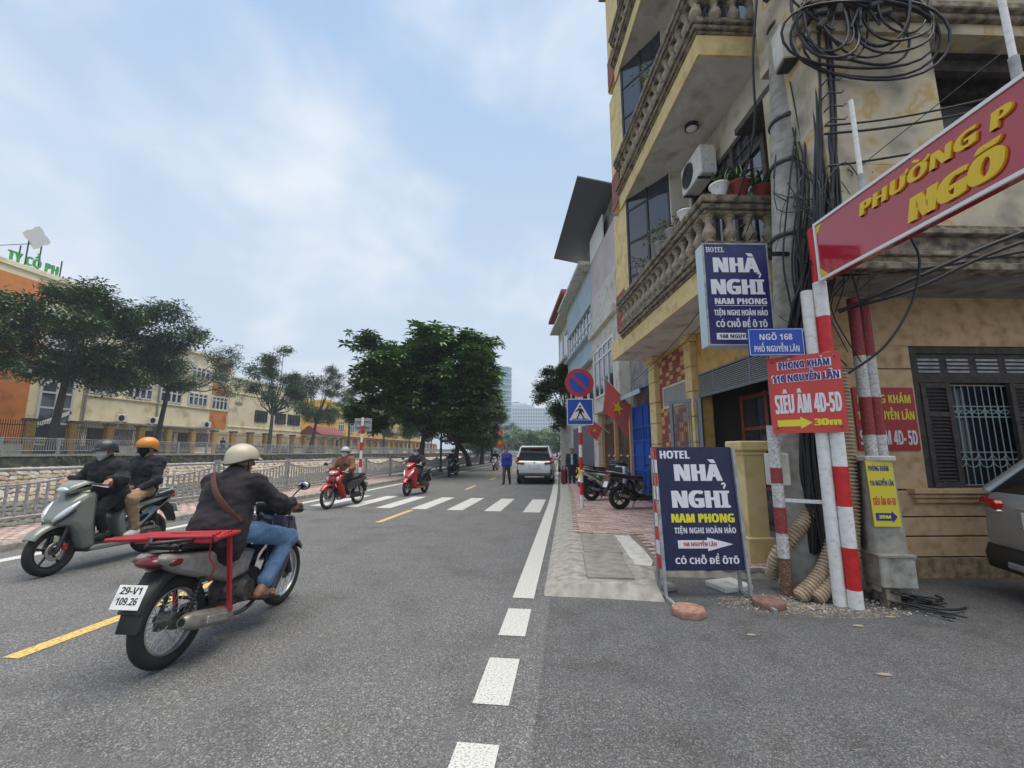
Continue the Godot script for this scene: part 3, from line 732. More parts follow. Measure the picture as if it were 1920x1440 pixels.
func build_neighbours(O: Vector3) -> void:
	# white narrow house with grey gable strip, blue door and iron gate
	var t := thing("town_house", "narrow pale house with blue door and iron gate next to the hotel", "building", O, 9.0)
	bx("wall", Vector3(1.2, 0.1, -7.4), Vector3(6, 9.0, -5.02), M.grey_wall, t)
	bx("wall", Vector3(0.85, 2.9, -11.2), Vector3(6, 7.5, -7.402), M.pale_wall, t)
	bx("wall", Vector3(1.3, 0.1, -11.2), Vector3(6, 2.898, -7.402), M.grey_wall, t)
	bx("upper_wall", Vector3(0.9, 7.502, -11.2), Vector3(6, 9.2, -7.42), M.pink_wall, t)
	var ed := part("window", t)
	bx("pane", Vector3(0.83, 3.5, -10.7), Vector3(0.845, 5.2, -7.9), M.window_glass, ed)
	for z in [-10.75, -10.0, -9.3, -8.6, -7.9]: bx("frame", Vector3(0.8, 3.5, z), Vector3(0.85, 5.2, z + 0.07), M.white, ed)
	for y in [3.43, 4.8, 5.2]: bx("frame", Vector3(0.802, y, -10.75), Vector3(0.848, y + 0.07, -7.83), M.white, ed)
	bx("ledge", Vector3(0.7, 5.9, -11.2), Vector3(1.0, 6.15, -7.4), M.pale_wall, t)
	var door := part("blue_door", t)
	bx("leaf", Vector3(1.1, 0.12, -6.9), Vector3(1.16, 2.75, -5.1), M.blue_door, door)
	for z in [-6.95, -6.1, -5.6, -5.1]: bx("stile", Vector3(1.06, 0.12, z), Vector3(1.1, 2.75, z + 0.06), M.blue_door, door)
	for y in [0.5, 0.9, 1.3, 1.72, 2.1, 2.68]: bx("rail", Vector3(1.065, y, -6.9), Vector3(1.098, y + 0.05, -5.1), M.blue_door, door)
	for k in 9: bx("bar", Vector3(1.07, 1.77, -6.8 + k * 0.19), Vector3(1.09, 2.1, -6.78 + k * 0.19), M.blue_door, door)
	var aw := part("awning", t)
	var g := G.new()
	g.box(Vector3(0.95, 3.12, -6.1), Vector3(0.5, 0.03, 2.0), Basis(Vector3(0, 0, 1), 0.3))
	put(g, "sheet", M.blue_door, aw)
	put(G.new().box(Vector3(0.72, 3.0, -6.1), Vector3(0.03, 0.12, 2.0)), "valance", M.blue_wall, aw)
	var gate := part("iron_gate", t)
	for k in 26: bx("bar", Vector3(1.2, 0.15, -11.0 + k * 0.14), Vector3(1.225, 2.5, -10.975 + k * 0.14), M.rust, gate)
	for y in [0.2, 1.3, 2.45]: bx("rail", Vector3(1.19, y, -11.0), Vector3(1.198, y + 0.06, -7.45), M.rust, gate)
	for z in [-11.1, -9.2, -7.44]: bx("gate_post", Vector3(1.1, 0.1, z), Vector3(1.28, 2.9, z + 0.12), M.brick_tan, gate)
	# tarpaulin enclosure and metal roof on top
	bx("tarpaulin", Vector3(0.88, 9.2, -11.2), Vector3(0.93, 10.2, -9.0), M.white_paint, t)
	g = G.new().box(Vector3(0.75, 10.55, -10.8), Vector3(2.1, 0.05, 6.4), Basis(Vector3(0, 0, 1), -0.2))
	put(g, "roof", M.roof_metal, t)
	bx("roof_wall", Vector3(1.1, 9.2, -13.5), Vector3(6, 10.6, -7.42), M.grey_wall, t)
	# light blue house
	t = thing("town_house", "light blue house with a continuous band of windows past the pale house", "building", O, 9.0)
	bx("wall", Vector3(1.0, 0.1, -17.6), Vector3(7, 5.2, -11.22), M.pale_wall, t)
	bx("wall", Vector3(0.9, 5.2, -17.6), Vector3(7, 6.3, -11.22), M.blue_wall, t)
	bx("wall", Vector3(0.9, 7.6, -17.6), Vector3(7, 9.2, -11.22), M.blue_wall, t)
	bx("core", Vector3(1.05, 6.3, -17.6), Vector3(7, 7.6, -11.22), M.blue_wall, t)
	for k in 8:
		var wn := part("window", t)
		var z := -17.5 + k * 0.78
		bx("pane", Vector3(1.02, 6.35, z + 0.05), Vector3(1.04, 7.55, z + 0.7), M.window_glass, wn)
		bx("frame", Vector3(0.98, 6.302, z), Vector3(1.045, 7.598, z + 0.06), M.white, wn)
		bx("frame", Vector3(0.982, 6.95, z + 0.06), Vector3(1.043, 7.0, z + 0.78), M.white, wn)
	for y in [6.2, 5.1]: bx("ledge", Vector3(0.7, y, -17.6), Vector3(0.9, y + 0.1, -11.22), M.blue_wall, t)
	for k in 4:
		var wn := part("window", t)
		bx("pane", Vector3(0.97, 3.0, -17.0 + k * 1.5), Vector3(0.99, 4.6, -15.9 + k * 1.5), M.window_glass, wn)
		for z in [-17.06, -15.9]: bx("frame", Vector3(0.95, 2.95, z + k * 1.5), Vector3(0.998, 4.65, z + 0.06 + k * 1.5), M.white, wn)
	bx("shop_shutter", Vector3(0.97, 0.15, -16.8), Vector3(0.995, 2.6, -12.0), M.steel_grey, t)
	bx("eave", Vector3(0.4, 9.202, -17.8), Vector3(7, 9.35, -11.22), M.pale_wall, t)
	# houses beyond, mostly behind the street tree
	t = thing("town_house", "white house with red roof edge standing past the light blue house", "building", O, 9.0)
	bx("wall", Vector3(1.3, 0.1, -24.0), Vector3(8, 10.4, -17.65), M.pale_wall, t)
	bx("balcony_slab", Vector3(0.7, 6.6, -24.0), Vector3(1.3, 6.75, -17.65), M.pale_wall, t)
	bx("balcony_slab", Vector3(0.7, 9.6, -24.0), Vector3(1.3, 9.75, -17.65), M.pale_wall, t)
	bx("roof", Vector3(0.6, 10.402, -24.0), Vector3(8, 10.6, -17.65), M.old_red, t)
	for f in 2:
		for k in 3:
			var wn := part("window", t)
			bx("pane", Vector3(1.27, 7.2 + f * 2.9 - 3.0, -23.2 + k * 2.0), Vector3(1.298, 8.9 + f * 2.9 - 3.0, -21.9 + k * 2.0), M.window_glass, wn)
	for k in 3:
		t = thing("town_house", ["tall grey house farther along behind the street tree", "pale pink house far along behind the street tree", "low white house farthest along the right pavement"][k], "building", O + Vector3(0.8, 0, -1.0 - k * 0.6), 5.0)
		bx("wall", Vector3(1.5, 0, -31.0 - k * 7.2), Vector3(9, [8.0, 9.5, 6.5][k], -24.1 - k * 7.2), [M.grey_wall, M.pink_wall, M.pale_wall][k], t)
		for f in 2:
			for q in 3: bx("window", Vector3(1.47, 3.6 + f * 2.6, -30.4 - k * 7.2 + q * 2.1), Vector3(1.498, 5.0 + f * 2.6, -29.2 - k * 7.2 + q * 2.1), M.window_glass, t)
		bx("shop_front", Vector3(1.46, 0.2, -30.6 - k * 7.2), Vector3(1.495, 2.7, -24.6 - k * 7.2), M.steel_grey, t)

# ---------------------------------------------------------------- buildings across the canal
func bl(called: String, z0: float, z1: float, y0: float, y1: float, m: Material, parent: Node3D, x0 := -0.3, x1 := 0.0) -> MeshInstance3D:   # world z and y on a facade that faces +x
	return bx(called, Vector3(x0, y0 - parent_base(parent).y, z0 - parent_base(parent).z), Vector3(x1, y1 - parent_base(parent).y, z1 - parent_base(parent).z), m, parent)

func parent_base(p: Node3D) -> Vector3:
	var o := p.position
	var q := p.get_parent()
	while q != self:
		o += (q as Node3D).position
		q = q.get_parent()
	return o

func far_window(t: Node3D, z0: float, z1: float, y0: float, y1: float, n: int, m: Material) -> void:   # z0 nearer
	var w := part("window", t)
	bl("pane", z1, z0, y0, y1, M.window_glass, w, 0.0, 0.04)
	for k in n + 1:
		var z := lerpf(z0, z1, float(k) / n)
		bl("frame", z - 0.09, z + 0.09, y0, y1, m, w, 0.0, 0.12)
	for y in [y0, y1 - 0.4, y1]: bl("frame", z1, z0, y - 0.07, y + 0.07, m, w, 0.0, 0.11)

func build_left_houses() -> void:
	var streak: Texture2D = M.streak
	M.far_cream = patchy(tm(noise_tex(0.02, 201, [[0.0, lin(.76, .66, .44)], [0.5, lin(.84, .75, .52)], [1.0, lin(.87, .79, .58)]], 256, 5), 0.12, 0.85), streak, 0.06)
	M.orange = patchy(tm(noise_tex(0.02, 202, [[0.0, lin(.58, .2, .05)], [1.0, lin(.68, .27, .08)]], 256, 5), 0.12, 0.85), streak, 0.06)
	M.bright_yellow = patchy(tm(noise_tex(0.02, 203, [[0.0, lin(.78, .48, .08)], [1.0, lin(.86, .57, .14)]], 256, 5), 0.12, 0.85), streak, 0.06)
	M.shutter_white = pm(.6, .61, .6, 0.6)
	M.red_tile = pm(.2, .05, .045, 0.8)
	# tall orange and cream block with a glazed stair
	var t := thing("office_block", "tall cream block with orange panels and green letters on its roof across the canal", "building", Vector3(-44, 1.25, -27))
	bl("wall", -34.5, -8, 1.25, 16.2, M.far_cream, t, -14.0, 0.0)
	for r in [[2.2, 8.35], [8.95, 12.3], [12.9, 15.6]]: bl("orange_panel", -30.4, -10, r[0], r[1], M.orange, t, 0.0, 0.08)
	bl("parapet", -34.6, -8, 16.2, 16.6, M.far_cream, t, -14.0, 0.15)
	var st := part("stair_window", t)
	bl("pane", -33.6, -31.2, 2.5, 13.0, M.window_glass, st, 0.0, 0.05)
	for z in [-33.65, -32.4, -31.2]: bl("frame", z - 0.09, z + 0.09, 2.5, 13.0, M.shutter_white, st, 0.0, 0.14)
	for k in 9: bl("frame", -33.6, -31.2, 2.5 + k * 1.3, 2.66 + k * 1.3 , M.shutter_white, st, 0.0, 0.13)
	for k in 3: put(G.new().box(Vector3(0.1, 3.0 + k * 3.5, -5.4), Vector3(0.08, 0.3, 2.9), Basis(Vector3(1, 0, 0), 0.5)), "stair_beam", M.shutter_white, st)
	var rs := part("roof_lettering", t)
	var green := pm(.06, .34, .06, 0.5)
	for k in 2: put(G.new().rod(Vector3(-0.4, 15.4, -4.5 + k * 3.0), Vector3(-0.4, 17.0, -4.5 + k * 3.0), 0.05, 6), "strut", M.dark_metal, rs)
	letters("TY CỔ PH", Vector3(-0.3, 15.55, -2.5), 0.75, 3.5, green, rs, 0.02, 0.12, Basis(Vector3.UP, PI / 2))
	var em := part("emblem_board", t)
	var cross := PackedVector2Array()
	for k in 16:
		var a := TAU * k / 16.0
		var r: float = 0.85 + 0.18 * cos(4.0 * a + PI)
		cross.append(Vector2(cos(a + PI / 4) * r * 0.95, sin(a + PI / 4) * r))
	put(G.new().prism(cross, -0.08, 0.08, Transform3D(Basis(Vector3.UP, PI / 2), Vector3(-0.2, 18.1, -2.3))), "board", M.shutter_white, em)
	for z in [-1.9, -2.8]: put(G.new().rod(Vector3(-0.3, 15.4, z), Vector3(-0.3, 18.0, z), 0.05, 6), "strut", M.dark_metal, em)
	put(G.new().rod(Vector3(-0.3, 17.9, -2.9), Vector3(-1.0, 16.0, 0.5), 0.03, 5), "stay", M.dark_metal, em)
	# long cream school block
	t = thing("school_block", "long cream school block with white four-light windows across the canal", "building", Vector3(-44, 1.25, -43))
	bl("wall", -51.9, -34.6, 1.25, 13.1, M.far_cream, t, -12.0, 0.0)
	bl("string_course", -51.9, -34.6, 6.62, 6.76, M.far_cream, t, 0.0, 0.14)
	bl("string_course", -49.0, -34.6, 9.6, 9.74, M.far_cream, t, 0.0, 0.12)
	bl("cornice", -52.0, -34.5, 13.1, 13.4, M.far_cream, t, -12.0, 0.35)
	bl("sun_ledge", -49.0, -34.6, 4.15, 4.3, M.grey_wall, t, 0.0, 0.7)
	for z in [-34.7, -41.9]: put(G.new().rod(Vector3(0.12, 0.0, z + 43), Vector3(0.12, 11.8, z + 43), 0.09, 8), "downpipe", M.grey_wall, t)
	for k in 4:
		var z := -34.85 - k * 3.62
		far_window(t, z, z - 2.65, 6.95, 8.35, 4, M.shutter_white)
		far_window(t, z, z - 2.65, 10.2, 11.5, 4, M.shutter_white)
	far_window(t, -49.1, -51.6, 6.8, 8.3, 4, M.shutter_white)
	far_window(t, -49.2, -51.4, 10.3, 11.4, 3, M.shutter_white)
	for r in [[8.6, 9.9], [4.4, 6.45], [11.7, 12.8]]: bl("orange_panel", -51.7, -49.05, r[0], r[1], M.orange, t, 0.0, 0.07)
	for k in 6: bl("dark_door", -37.2 - k * 2.4, -35.3 - k * 2.4, 1.3, 3.6, [M.wood, M.grey_wall][k % 2], t, 0.0, 0.06)
	for k in 3: ac_unit(Vector3(-43.45, 4.35, [-37.8, -41.1, -48.1][k]), 90.0, 0.8, ["grey air conditioner with a round fan guard under the school's near window", "air conditioner under the second school window", "air conditioner beside the orange panel of the school"][k])
	# lower cream wing
	t = thing("school_wing", "lower cream wing with barred windows past the school block across the canal", "building", Vector3(-44, 1.25, -60))
	bl("wall", -68, -52.0, 1.25, 11.2, M.far_cream, t, -12.0, 0.0)
	bl("cornice", -68.1, -52.05, 11.2, 11.45, M.far_cream, t, -12.0, 0.3)
	for q in [[-61.4, -63.7], [-64.4, -67.4], [-57.0, -59.4]]: far_window(t, q[0], q[1], 5.8, 7.3, 4, M.dark_metal)
	bl("vent", -54.3, -53.0, 7.75, 8.1, M.grey_wall, t, 0.0, 0.05)
	for y in [9.2, 4.7]: bl("string_course", -68.0, -52.1, y, y + 0.12, M.far_cream, t, 0.0, 0.1)
	# small house with dark red tiles and the bright yellow block
	t = thing("gate_house", "small yellow gate house with a dark red tiled roof across the canal", "building", Vector3(-41, 1.25, -72))
	bl("wall", -76, -68.4, 1.25, 4.4, M.far_cream, t, -3.0, 0.0)
	var g := G.new()
	g.prism(PackedVector2Array([Vector2(0.7, 3.1), Vector2(-1.6, 4.6), Vector2(-3.6, 3.1)]), -4.4, 4.0)
	put(g, "roof", M.red_tile, t)
	bl("window", -74.6, -72.6, 2.4, 3.6, M.window_glass, t, 0.0, 0.04)
	t = thing("yellow_block", "bright yellow block behind the trees across the canal", "building", Vector3(-44, 1.25, -95))
	bl("wall", -128, -75, 1.25, 10.6, M.bright_yellow, t, -12.0, 0.0)
	bl("parapet", -128.1, -74.9, 10.6, 11.0, M.bright_yellow, t, -12.0, 0.25)
	for k in 11: far_window(t, -80.0 - k * 4.2, -82.0 - k * 4.2, 5.4, 7.2, 3, M.shutter_white)
	for k in 11: bl("notice_board", -79.6 - k * 4.2, -76.9 - k * 4.2, 2.3, 3.9, M.shutter_white, t, 0.0, 0.07)
	bl("tile_ledge", -128, -75, 4.2, 4.5, M.red_tile, t, 0.0, 0.8)
	# boundary fence on the far promenade: pillars, plinth wall, pickets
	t = thing("boundary_fence", "ochre pillared fence with iron pickets in front of the buildings across the canal", "fence", Vector3(-38.5, 1.25, -16))
	var pg := G.new()
	pg.cbox(Vector3(0, 1.2, 0), Vector3(0.5, 2.4, 0.5), 0.03)
	var pmz := pg.mesh()
	var cap := G.new().cbox(Vector3(0, 2.5, 0), Vector3(0.68, 0.2, 0.68), 0.04).mesh()
	var plinth := G.new().box(Vector3(0, 0.35, -1.4), Vector3(0.24, 0.7, 2.28)).mesh()
	var rail := G.new().box(Vector3(0, 0.86, -1.4), Vector3(0.05, 0.06, 2.28)).box(Vector3(0, 2.1, -1.4), Vector3(0.05, 0.06, 2.28)).mesh()
	var bars := G.new()
	for k in 17: bars.box(Vector3(0, 1.6, -0.3 - k * 0.137), Vector3(0.025, 1.7, 0.025))
	var barm := bars.mesh()
	for k in 40:
		var z := 0.15 - k * 2.79
		putm(pmz, "pillar", M.ochre, t, Transform3D(Basis(), Vector3(0, 0, z)))
		putm(cap, "cap", M.stained, t, Transform3D(Basis(), Vector3(0, 0, z)))
		putm(plinth, "plinth_wall", M.stained if k % 3 else M.far_cream, t, Transform3D(Basis(), Vector3(0, 0, z)))
		putm(rail, "rail", M.dark_metal, t, Transform3D(Basis(), Vector3(0, 0, z)))
		kind(putm(barm, "pickets", M.dark_metal, t, Transform3D(Basis(), Vector3(0, 0, z))), "stuff")
	g = G.new()
	g.quad(Vector3(-38.4, 1.262, 60), Vector3(-33.75, 1.262, 60), Vector3(-33.75, 1.262, -400), Vector3(-38.4, 1.262, -400))
	struct("promenade", g, M.concrete)

# ---------------------------------------------------------------- towers far down the road
func build_skyline() -> void:
	var glass := pm(.16, .3, .33, 0.15)
	var band := pm(.4, .5, .52, 0.5)
	var t := thing("round_tower", "teal glass tower with rounded corners rising behind the big tree", "tower", Vector3(-49, 0, -250))
	for q in [[0.0, 0.0, 7.5, 56.0], [9.5, 6.0, 6.8, 51.0]]:
		put(G.new().cyl(Vector3(q[0], 0, -q[1]), Vector3(q[0], q[3], -q[1]), q[2], q[2], 28), "glass_core", glass, t)
		var ring := G.new().cyl(Vector3(0, -0.35, 0), Vector3(0, 0.35, 0), q[2] + 0.25, q[2] + 0.25, 28).mesh()
		var y := 3.5
		while y < q[3] + 1.0:
			putm(ring, "floor_band", band, t, Transform3D(Basis(), Vector3(q[0], y, -q[1])))
			y += 3.4
	t = thing("apartment_tower", "pale stepped apartment slab with rows of windows at the end of the road", "tower", Vector3(-44, 0, -400), 12.0)
	var pale := pm(.55, .6, .65, 0.8)
	var pale2 := pm(.36, .46, .56, 0.7)
	var dark := pm(.13, .2, .28, 0.3)
	for q in [[-17.0, -9.0, 37.0, pale2], [-9.0, 14.0, 44.5, pale], [14.0, 30.0, 42.0, pale]]:
		bx("wing", Vector3(q[0], 0, -16), Vector3(q[1] - 0.05, q[2], 0 if q[0] > -10 else -2), q[3], t)
	bx("roof_house", Vector3(-6, 44.5, -12), Vector3(8, 46.5, -3), pale, t)
	var wm := G.new().box(Vector3(0, 0, 0.05), Vector3(1.3, 1.5, 0.1)).mesh()
	for j in 11:
		for i in 16: putm(wm, "window", dark, t, Transform3D(Basis(), Vector3(-7.5 + i * 2.35, 8.0 + j * 3.2, 0)))
	t = thing("far_house", "white low houses closing the road beyond the trees", "building", Vector3(-14, 0, -260))
	bx("wall", Vector3(-8, 0, -8), Vector3(6, 15, 0), pale, t)
	for j in 3:
		for i in 5: bx("window", Vector3(-7 + i * 2.6, 3.5 + j * 3.6, 0), Vector3(-5.6 + i * 2.6, 5.3 + j * 3.6, 0.08), dark, t)

# ---------------------------------------------------------------- trees
func leaf_mesh(kind_: int) -> ArrayMesh:
	var g := G.new()
	var rng := RandomNumberGenerator.new()
	rng.seed = 40 + kind_
	if kind_ == 0:   # whorl of long drooping leaves
		for k in 8:
			var a := TAU * k / 8.0 + rng.randf_range(-0.2, 0.2)
			blade(g, Vector3(), Vector3(cos(a), rng.randf_range(-0.15, 0.45), sin(a)), 0.34 * rng.randf_range(0.8, 1.15), 0.12, 0.3)
	elif kind_ == 1:   # spray of small pointed leaves
		for k in 11:
			var a := rng.randf() * TAU
			var o := Vector3(rng.randf_range(-0.2, 0.2), rng.randf_range(-0.16, 0.16), rng.randf_range(-0.2, 0.2))
			blade(g, o, Vector3(cos(a), rng.randf_range(-0.7, 0.4), sin(a)), 0.24 * rng.randf_range(0.7, 1.2), 0.085, 0.25)
	else:   # tuft of small round leaves
		for k in 14:
			var a := rng.randf() * TAU
			var o := Vector3(rng.randf_range(-0.17, 0.17), rng.randf_range(-0.14, 0.14), rng.randf_range(-0.17, 0.17))
			blade(g, o, Vector3(cos(a), rng.randf_range(-0.5, 0.7), sin(a)), 0.14 * rng.randf_range(0.7, 1.3), 0.09, 0.1)
	return g.mesh()

func blade(g: G, o: Vector3, d: Vector3, l: float, w: float, droop: float) -> void:
	d = d.normalized()
	var s := d.cross(Vector3.UP).normalized() * w * 0.5
	var m := o + d * l * 0.5 + Vector3.UP * 0.015
	var e := o + d * l - Vector3.UP * droop * l * 0.5
	g.tri(o, m - s, m); g.tri(o, m, m + s)
	g.tri(m - s, e, m); g.tri(m, e, m + s)

var leaf_kinds := []
var bark: StandardMaterial3D

func tree(called: String, label: String, base: Vector3, top: float, c: Vector3, r: Vector3, n: int, lk: int, ls: float, seed_: int, lean := Vector3(), clumps := 30, dens := 1.0, group := "", trunk_r := 0.16, tint := Color(1, 1, 1)) -> Node3D:
	var t := thing(called, label, "tree", base, 0.0, group)
	var rng := RandomNumberGenerator.new()
	rng.seed = seed_
	# trunk and limbs
	var fork := Vector3(lean.x * 0.6, maxf(1.2, (c.y - r.y * 0.75)), lean.z * 0.6)
	var g := G.new()
	var pts := []
	var rad := []
	for k in 7:
		var u := k / 6.0
		pts.append(Vector3(lerpf(0, fork.x, u * u) + 0.04 * sin(u * 5.0 + seed_), fork.y * u, lerpf(0, fork.z, u) + 0.04 * cos(u * 4.0 + seed_)))
		rad.append(trunk_r * (1.25 - 0.45 * u) * (1.25 if k == 0 else 1.0))
	g.tube(pts, rad, 9)
	put(g, "trunk", bark, t)
	var cs := []
	for k in clumps:
		var d := Vector3(rng.randfn(), rng.randfn(), rng.randfn()).normalized()
		var q := c + d * r * rng.randf_range(0.45, 1.02)
		if q.y < c.y - r.y * 0.7: q.y = c.y - r.y * rng.randf_range(0.3, 0.7)
		cs.append(q)
	var lg := G.new()
	for k in mini(clumps, 16):
		var q: Vector3 = cs[k]
		var mid := fork.lerp(q, 0.5) + Vector3(0, -0.12 * r.y, 0) + Vector3(rng.randfn(), rng.randfn(), rng.randfn()) * 0.12
		lg.tube([fork - Vector3(0, 0.15, 0), fork.lerp(mid, 0.5), mid, mid.lerp(q, 0.6) + Vector3(0, 0.05, 0), q], [trunk_r * 0.55, trunk_r * 0.42, trunk_r * 0.3, trunk_r * 0.18, trunk_r * 0.08], 6)
	put(lg, "limbs", bark, t)
	var mm := MultiMesh.new()
	mm.transform_format = MultiMesh.TRANSFORM_3D
	mm.use_colors = true
	mm.mesh = leaf_kinds[lk]
	mm.instance_count = n
	var mean := (r.x + r.y + r.z) / 3.0
	for i in n:
		var q: Vector3 = cs[rng.randi() % clumps]
		var d := Vector3(rng.randfn(), rng.randfn(), rng.randfn()).normalized()
		var cr := mean * rng.randf_range(0.15, 0.31) / dens
		var p := q + d * cr * Vector3(1.1, 0.75, 1.1) * pow(rng.randf(), 0.4)
		var b := Basis(Vector3.UP, rng.randf() * TAU) * Basis(Vector3(1, 0, 0), rng.randf_range(-0.5, 0.5))
		mm.set_instance_transform(i, Transform3D(b.scaled(Vector3.ONE * ls * rng.randf_range(0.75, 1.25)), p))
		var v := rng.randf_range(0.88, 1.14)
		mm.set_instance_color(i, Color(0.07 * v * tint.r, 0.128 * v * tint.g, 0.042 * v * tint.b))
	var o := MultiMeshInstance3D.new()
	o.multimesh = mm
	o.material_override = M.leaf_mat
	o.name = "crown"
	kind(o, "stuff")
	t.add_child(o, true)
	return t

func build_trees() -> void:
	for k in 3: leaf_kinds.append(leaf_mesh(k))
	var lm := StandardMaterial3D.new()
	lm.vertex_color_use_as_albedo = true
	lm.roughness = 0.42
	lm.backlight_enabled = true
	lm.backlight = Color(0.35, 0.4, 0.2)
	lm.cull_mode = BaseMaterial3D.CULL_DISABLED
	M.leaf_mat = lm
	bark = tm(noise_tex(0.05, 301, [[0.0, lin(.03, .026, .022)], [0.5, lin(.075, .065, .055)], [1.0, lin(.16, .145, .13)]], 256, 5), 0.8, 0.95, M.grit, 0.6)
	# far bank
	tree("street_tree", "broad dark tree before the orange and cream block across the canal", Vector3(-35.5, 1.25, -26.2), 13, Vector3(0.3, 8.6, -1.6), Vector3(4.8, 4.1, 7.8), 5200, 1, 1.6, 1, Vector3(0.3, 0, -0.5), 46, 1.0, "", 0.22)
	tree("street_tree", "dark tree whose trunk stands just outside, left of the broad tree, across the canal", Vector3(-35.3, 1.25, -19.5), 13, Vector3(0, 7.0, 0.6), Vector3(4.0, 3.3, 4.4), 2200, 1, 1.5, 2, Vector3(), 30, 1.0, "", 0.2)
	tree("street_tree", "sparse forked tree with bare limbs before the school windows across the canal", Vector3(-35.5, 1.25, -34.1), 12, Vector3(0.2, 8.2, -2.6), Vector3(3.6, 3.2, 6.2), 1250, 1, 1.15, 3, Vector3(0.0, 0, -1.0), 34, 1.15, "", 0.19, Color(0.95, 0.95, 1.0))
	tree("street_tree", "slim leafy tree before the lower cream wing across the canal", Vector3(-35.5, 1.25, -48.9), 12, Vector3(0.2, 8.2, -0.8), Vector3(3.2, 4.6, 4.4), 1500, 1, 1.5, 4, Vector3(0, 0, 0), 32, 1.05, "", 0.2)
	tree("street_tree", "leaning leafy tree beside the yellow block across the canal", Vector3(-35.5, 1.25, -57.2), 12, Vector3(0.2, 8.0, -2.0), Vector3(3.2, 4.8, 4.8), 1500, 1, 1.5, 5, Vector3(0, 0, -2.0), 32, 1.05, "", 0.22)
	tree("street_tree", "thin pale tree showing behind the leaning one across the canal", Vector3(-35.5, 1.25, -68), 12, Vector3(0.2, 8.0, -1.0), Vector3(3.0, 4.2, 6.0), 1300, 2, 1.6, 6, Vector3(), 30, 1.2, "", 0.18, Color(1.15, 1.1, 1.0))
	for k in 3: tree("street_tree", ["young tree before the yellow block, first past the gate house", "tree before the yellow block, half hidden by the big round tree", "tree at the end of the yellow block across the canal"][k], Vector3(-35.5, 1.25, [-82.0, -96.0, -112.0][k]), 11, Vector3(0, 6.0, 0), Vector3(3.2, 3.6, 4.0), 700, 1, 1.8, 7 + k, Vector3(), 20, 1.0, "", 0.18)
	# near bank: the big round tree and those after it
	tree("street_tree", "big round tree with whorls of large glossy leaves on the canal pavement", Vector3(-8.75, 0.13, -25.8), 9.3, Vector3(0.4, 5.35, 0.3), Vector3(4.7, 3.7, 4.5), 5600, 0, 1.4, 21, Vector3(0.2, 0, 0), 84, 1.2, "", 0.15, Color(1.4, 1.45, 1.25))
	tree("street_tree", "dark round tree right behind the big round tree on the canal pavement", Vector3(-8.9, 0.13, -34.9), 8, Vector3(-0.1, 5.0, 0.2), Vector3(3.8, 3.6, 4.6), 2200, 0, 1.25, 22, Vector3(), 44, 1.2, "", 0.17)
	tree("street_tree", "tree with a leaning trunk third along the canal pavement", Vector3(-9.1, 0.13, -40.5), 8, Vector3(-0.2, 4.7, -0.5), Vector3(3.1, 3.4, 4.6), 1800, 0, 1.3, 23, Vector3(-2.0, 0, 0.6), 40, 1.2, "", 0.22)
	tree("street_tree", "tree beyond the leaning trunk on the canal pavement", Vector3(-9.3, 0.13, -47.5), 8, Vector3(-0.3, 4.7, 0), Vector3(2.7, 3.2, 4.6), 1500, 0, 1.4, 24, Vector3(), 36, 1.2, "", 0.2)
	tree("street_tree", "last dark tree of the canal pavement row before the red banner", Vector3(-9.5, 0.13, -55.0), 8, Vector3(-1.0, 4.3, 0), Vector3(2.3, 3.0, 4.6), 1300, 0, 1.5, 25, Vector3(), 34, 1.2, "", 0.2)
	# right pavement
	tree("street_tree", "dense small-leaved tree behind the crossing sign on the right pavement", Vector3(0.35, 0.1, -27.5), 7, Vector3(0.2, 4.75, 0.2), Vector3(2.5, 2.35, 2.6), 3200, 2, 1.15, 31, Vector3(0.1, 0, 0), 44, 1.15, "", 0.14, Color(0.85, 0.85, 0.9))
	tree("street_tree", "tree with drooping branches beyond the dense one on the right pavement", Vector3(1.2, 0.1, -36), 6, Vector3(0.2, 4.6, 0), Vector3(2.6, 2.6, 3.2), 1400, 2, 1.5, 32, Vector3(), 34, 1.15, "", 0.14)
	# mass of crowns at the end of the road
	var spots := [[-16.0, -78.0, 6.4, 5.0], [-10.8, -105.0, 6.6, 5.5], [-6.0, -112.0, 7.6, 5.4], [-13.0, -128.0, 9.0, 6.5], [-3.0, -125.0, 7.0, 5.0], [-20.0, -140.0, 10.0, 7.0], [-8.0, -150.0, 9.5, 7.0], [0.5, -95.0, 5.6, 3.6], [3.5, -70.0, 5.6, 3.4], [-25.0, -120.0, 9.0, 6.0]]
	for k in spots.size():
		var s: Array = spots[k]
		tree("far_tree", "leafy tree in the mass of crowns at the end of the road", Vector3(s[0], 0.1, s[1]), s[2], Vector3(0, s[2] * 0.58, 0), Vector3(s[3], s[2] * 0.46, s[3]), 750, 1, 2.6, 50 + k, Vector3(), 24, 1.0, "trees at the end of the road", 0.2, Color(1.25, 1.2, 1.0))

# ---------------------------------------------------------------- street furniture
func striped(t: Node, r: float, y1: float, step: float, x := 0.0, z := 0.0, first_red := true, a := "red_paint", b := "white_paint", y0 := 0.0) -> void:
	var y := y0
	var red := first_red
	while y < y1 - 0.01:
		var e := minf(y + step, y1)
		put(G.new().cyl(Vector3(x, y, z), Vector3(x, e, z), r, r, 16), "red_band" if red else "white_band", M[a] if red else M[b], t)
		y = e
		red = not red

func star2(r: float) -> PackedVector2Array:
	var p := PackedVector2Array()
	for k in 10:
		var a := PI / 2 + TAU * k / 10.0
		p.append(Vector2(cos(a), sin(a)) * (r if k % 2 == 0 else r * 0.4))
	return p

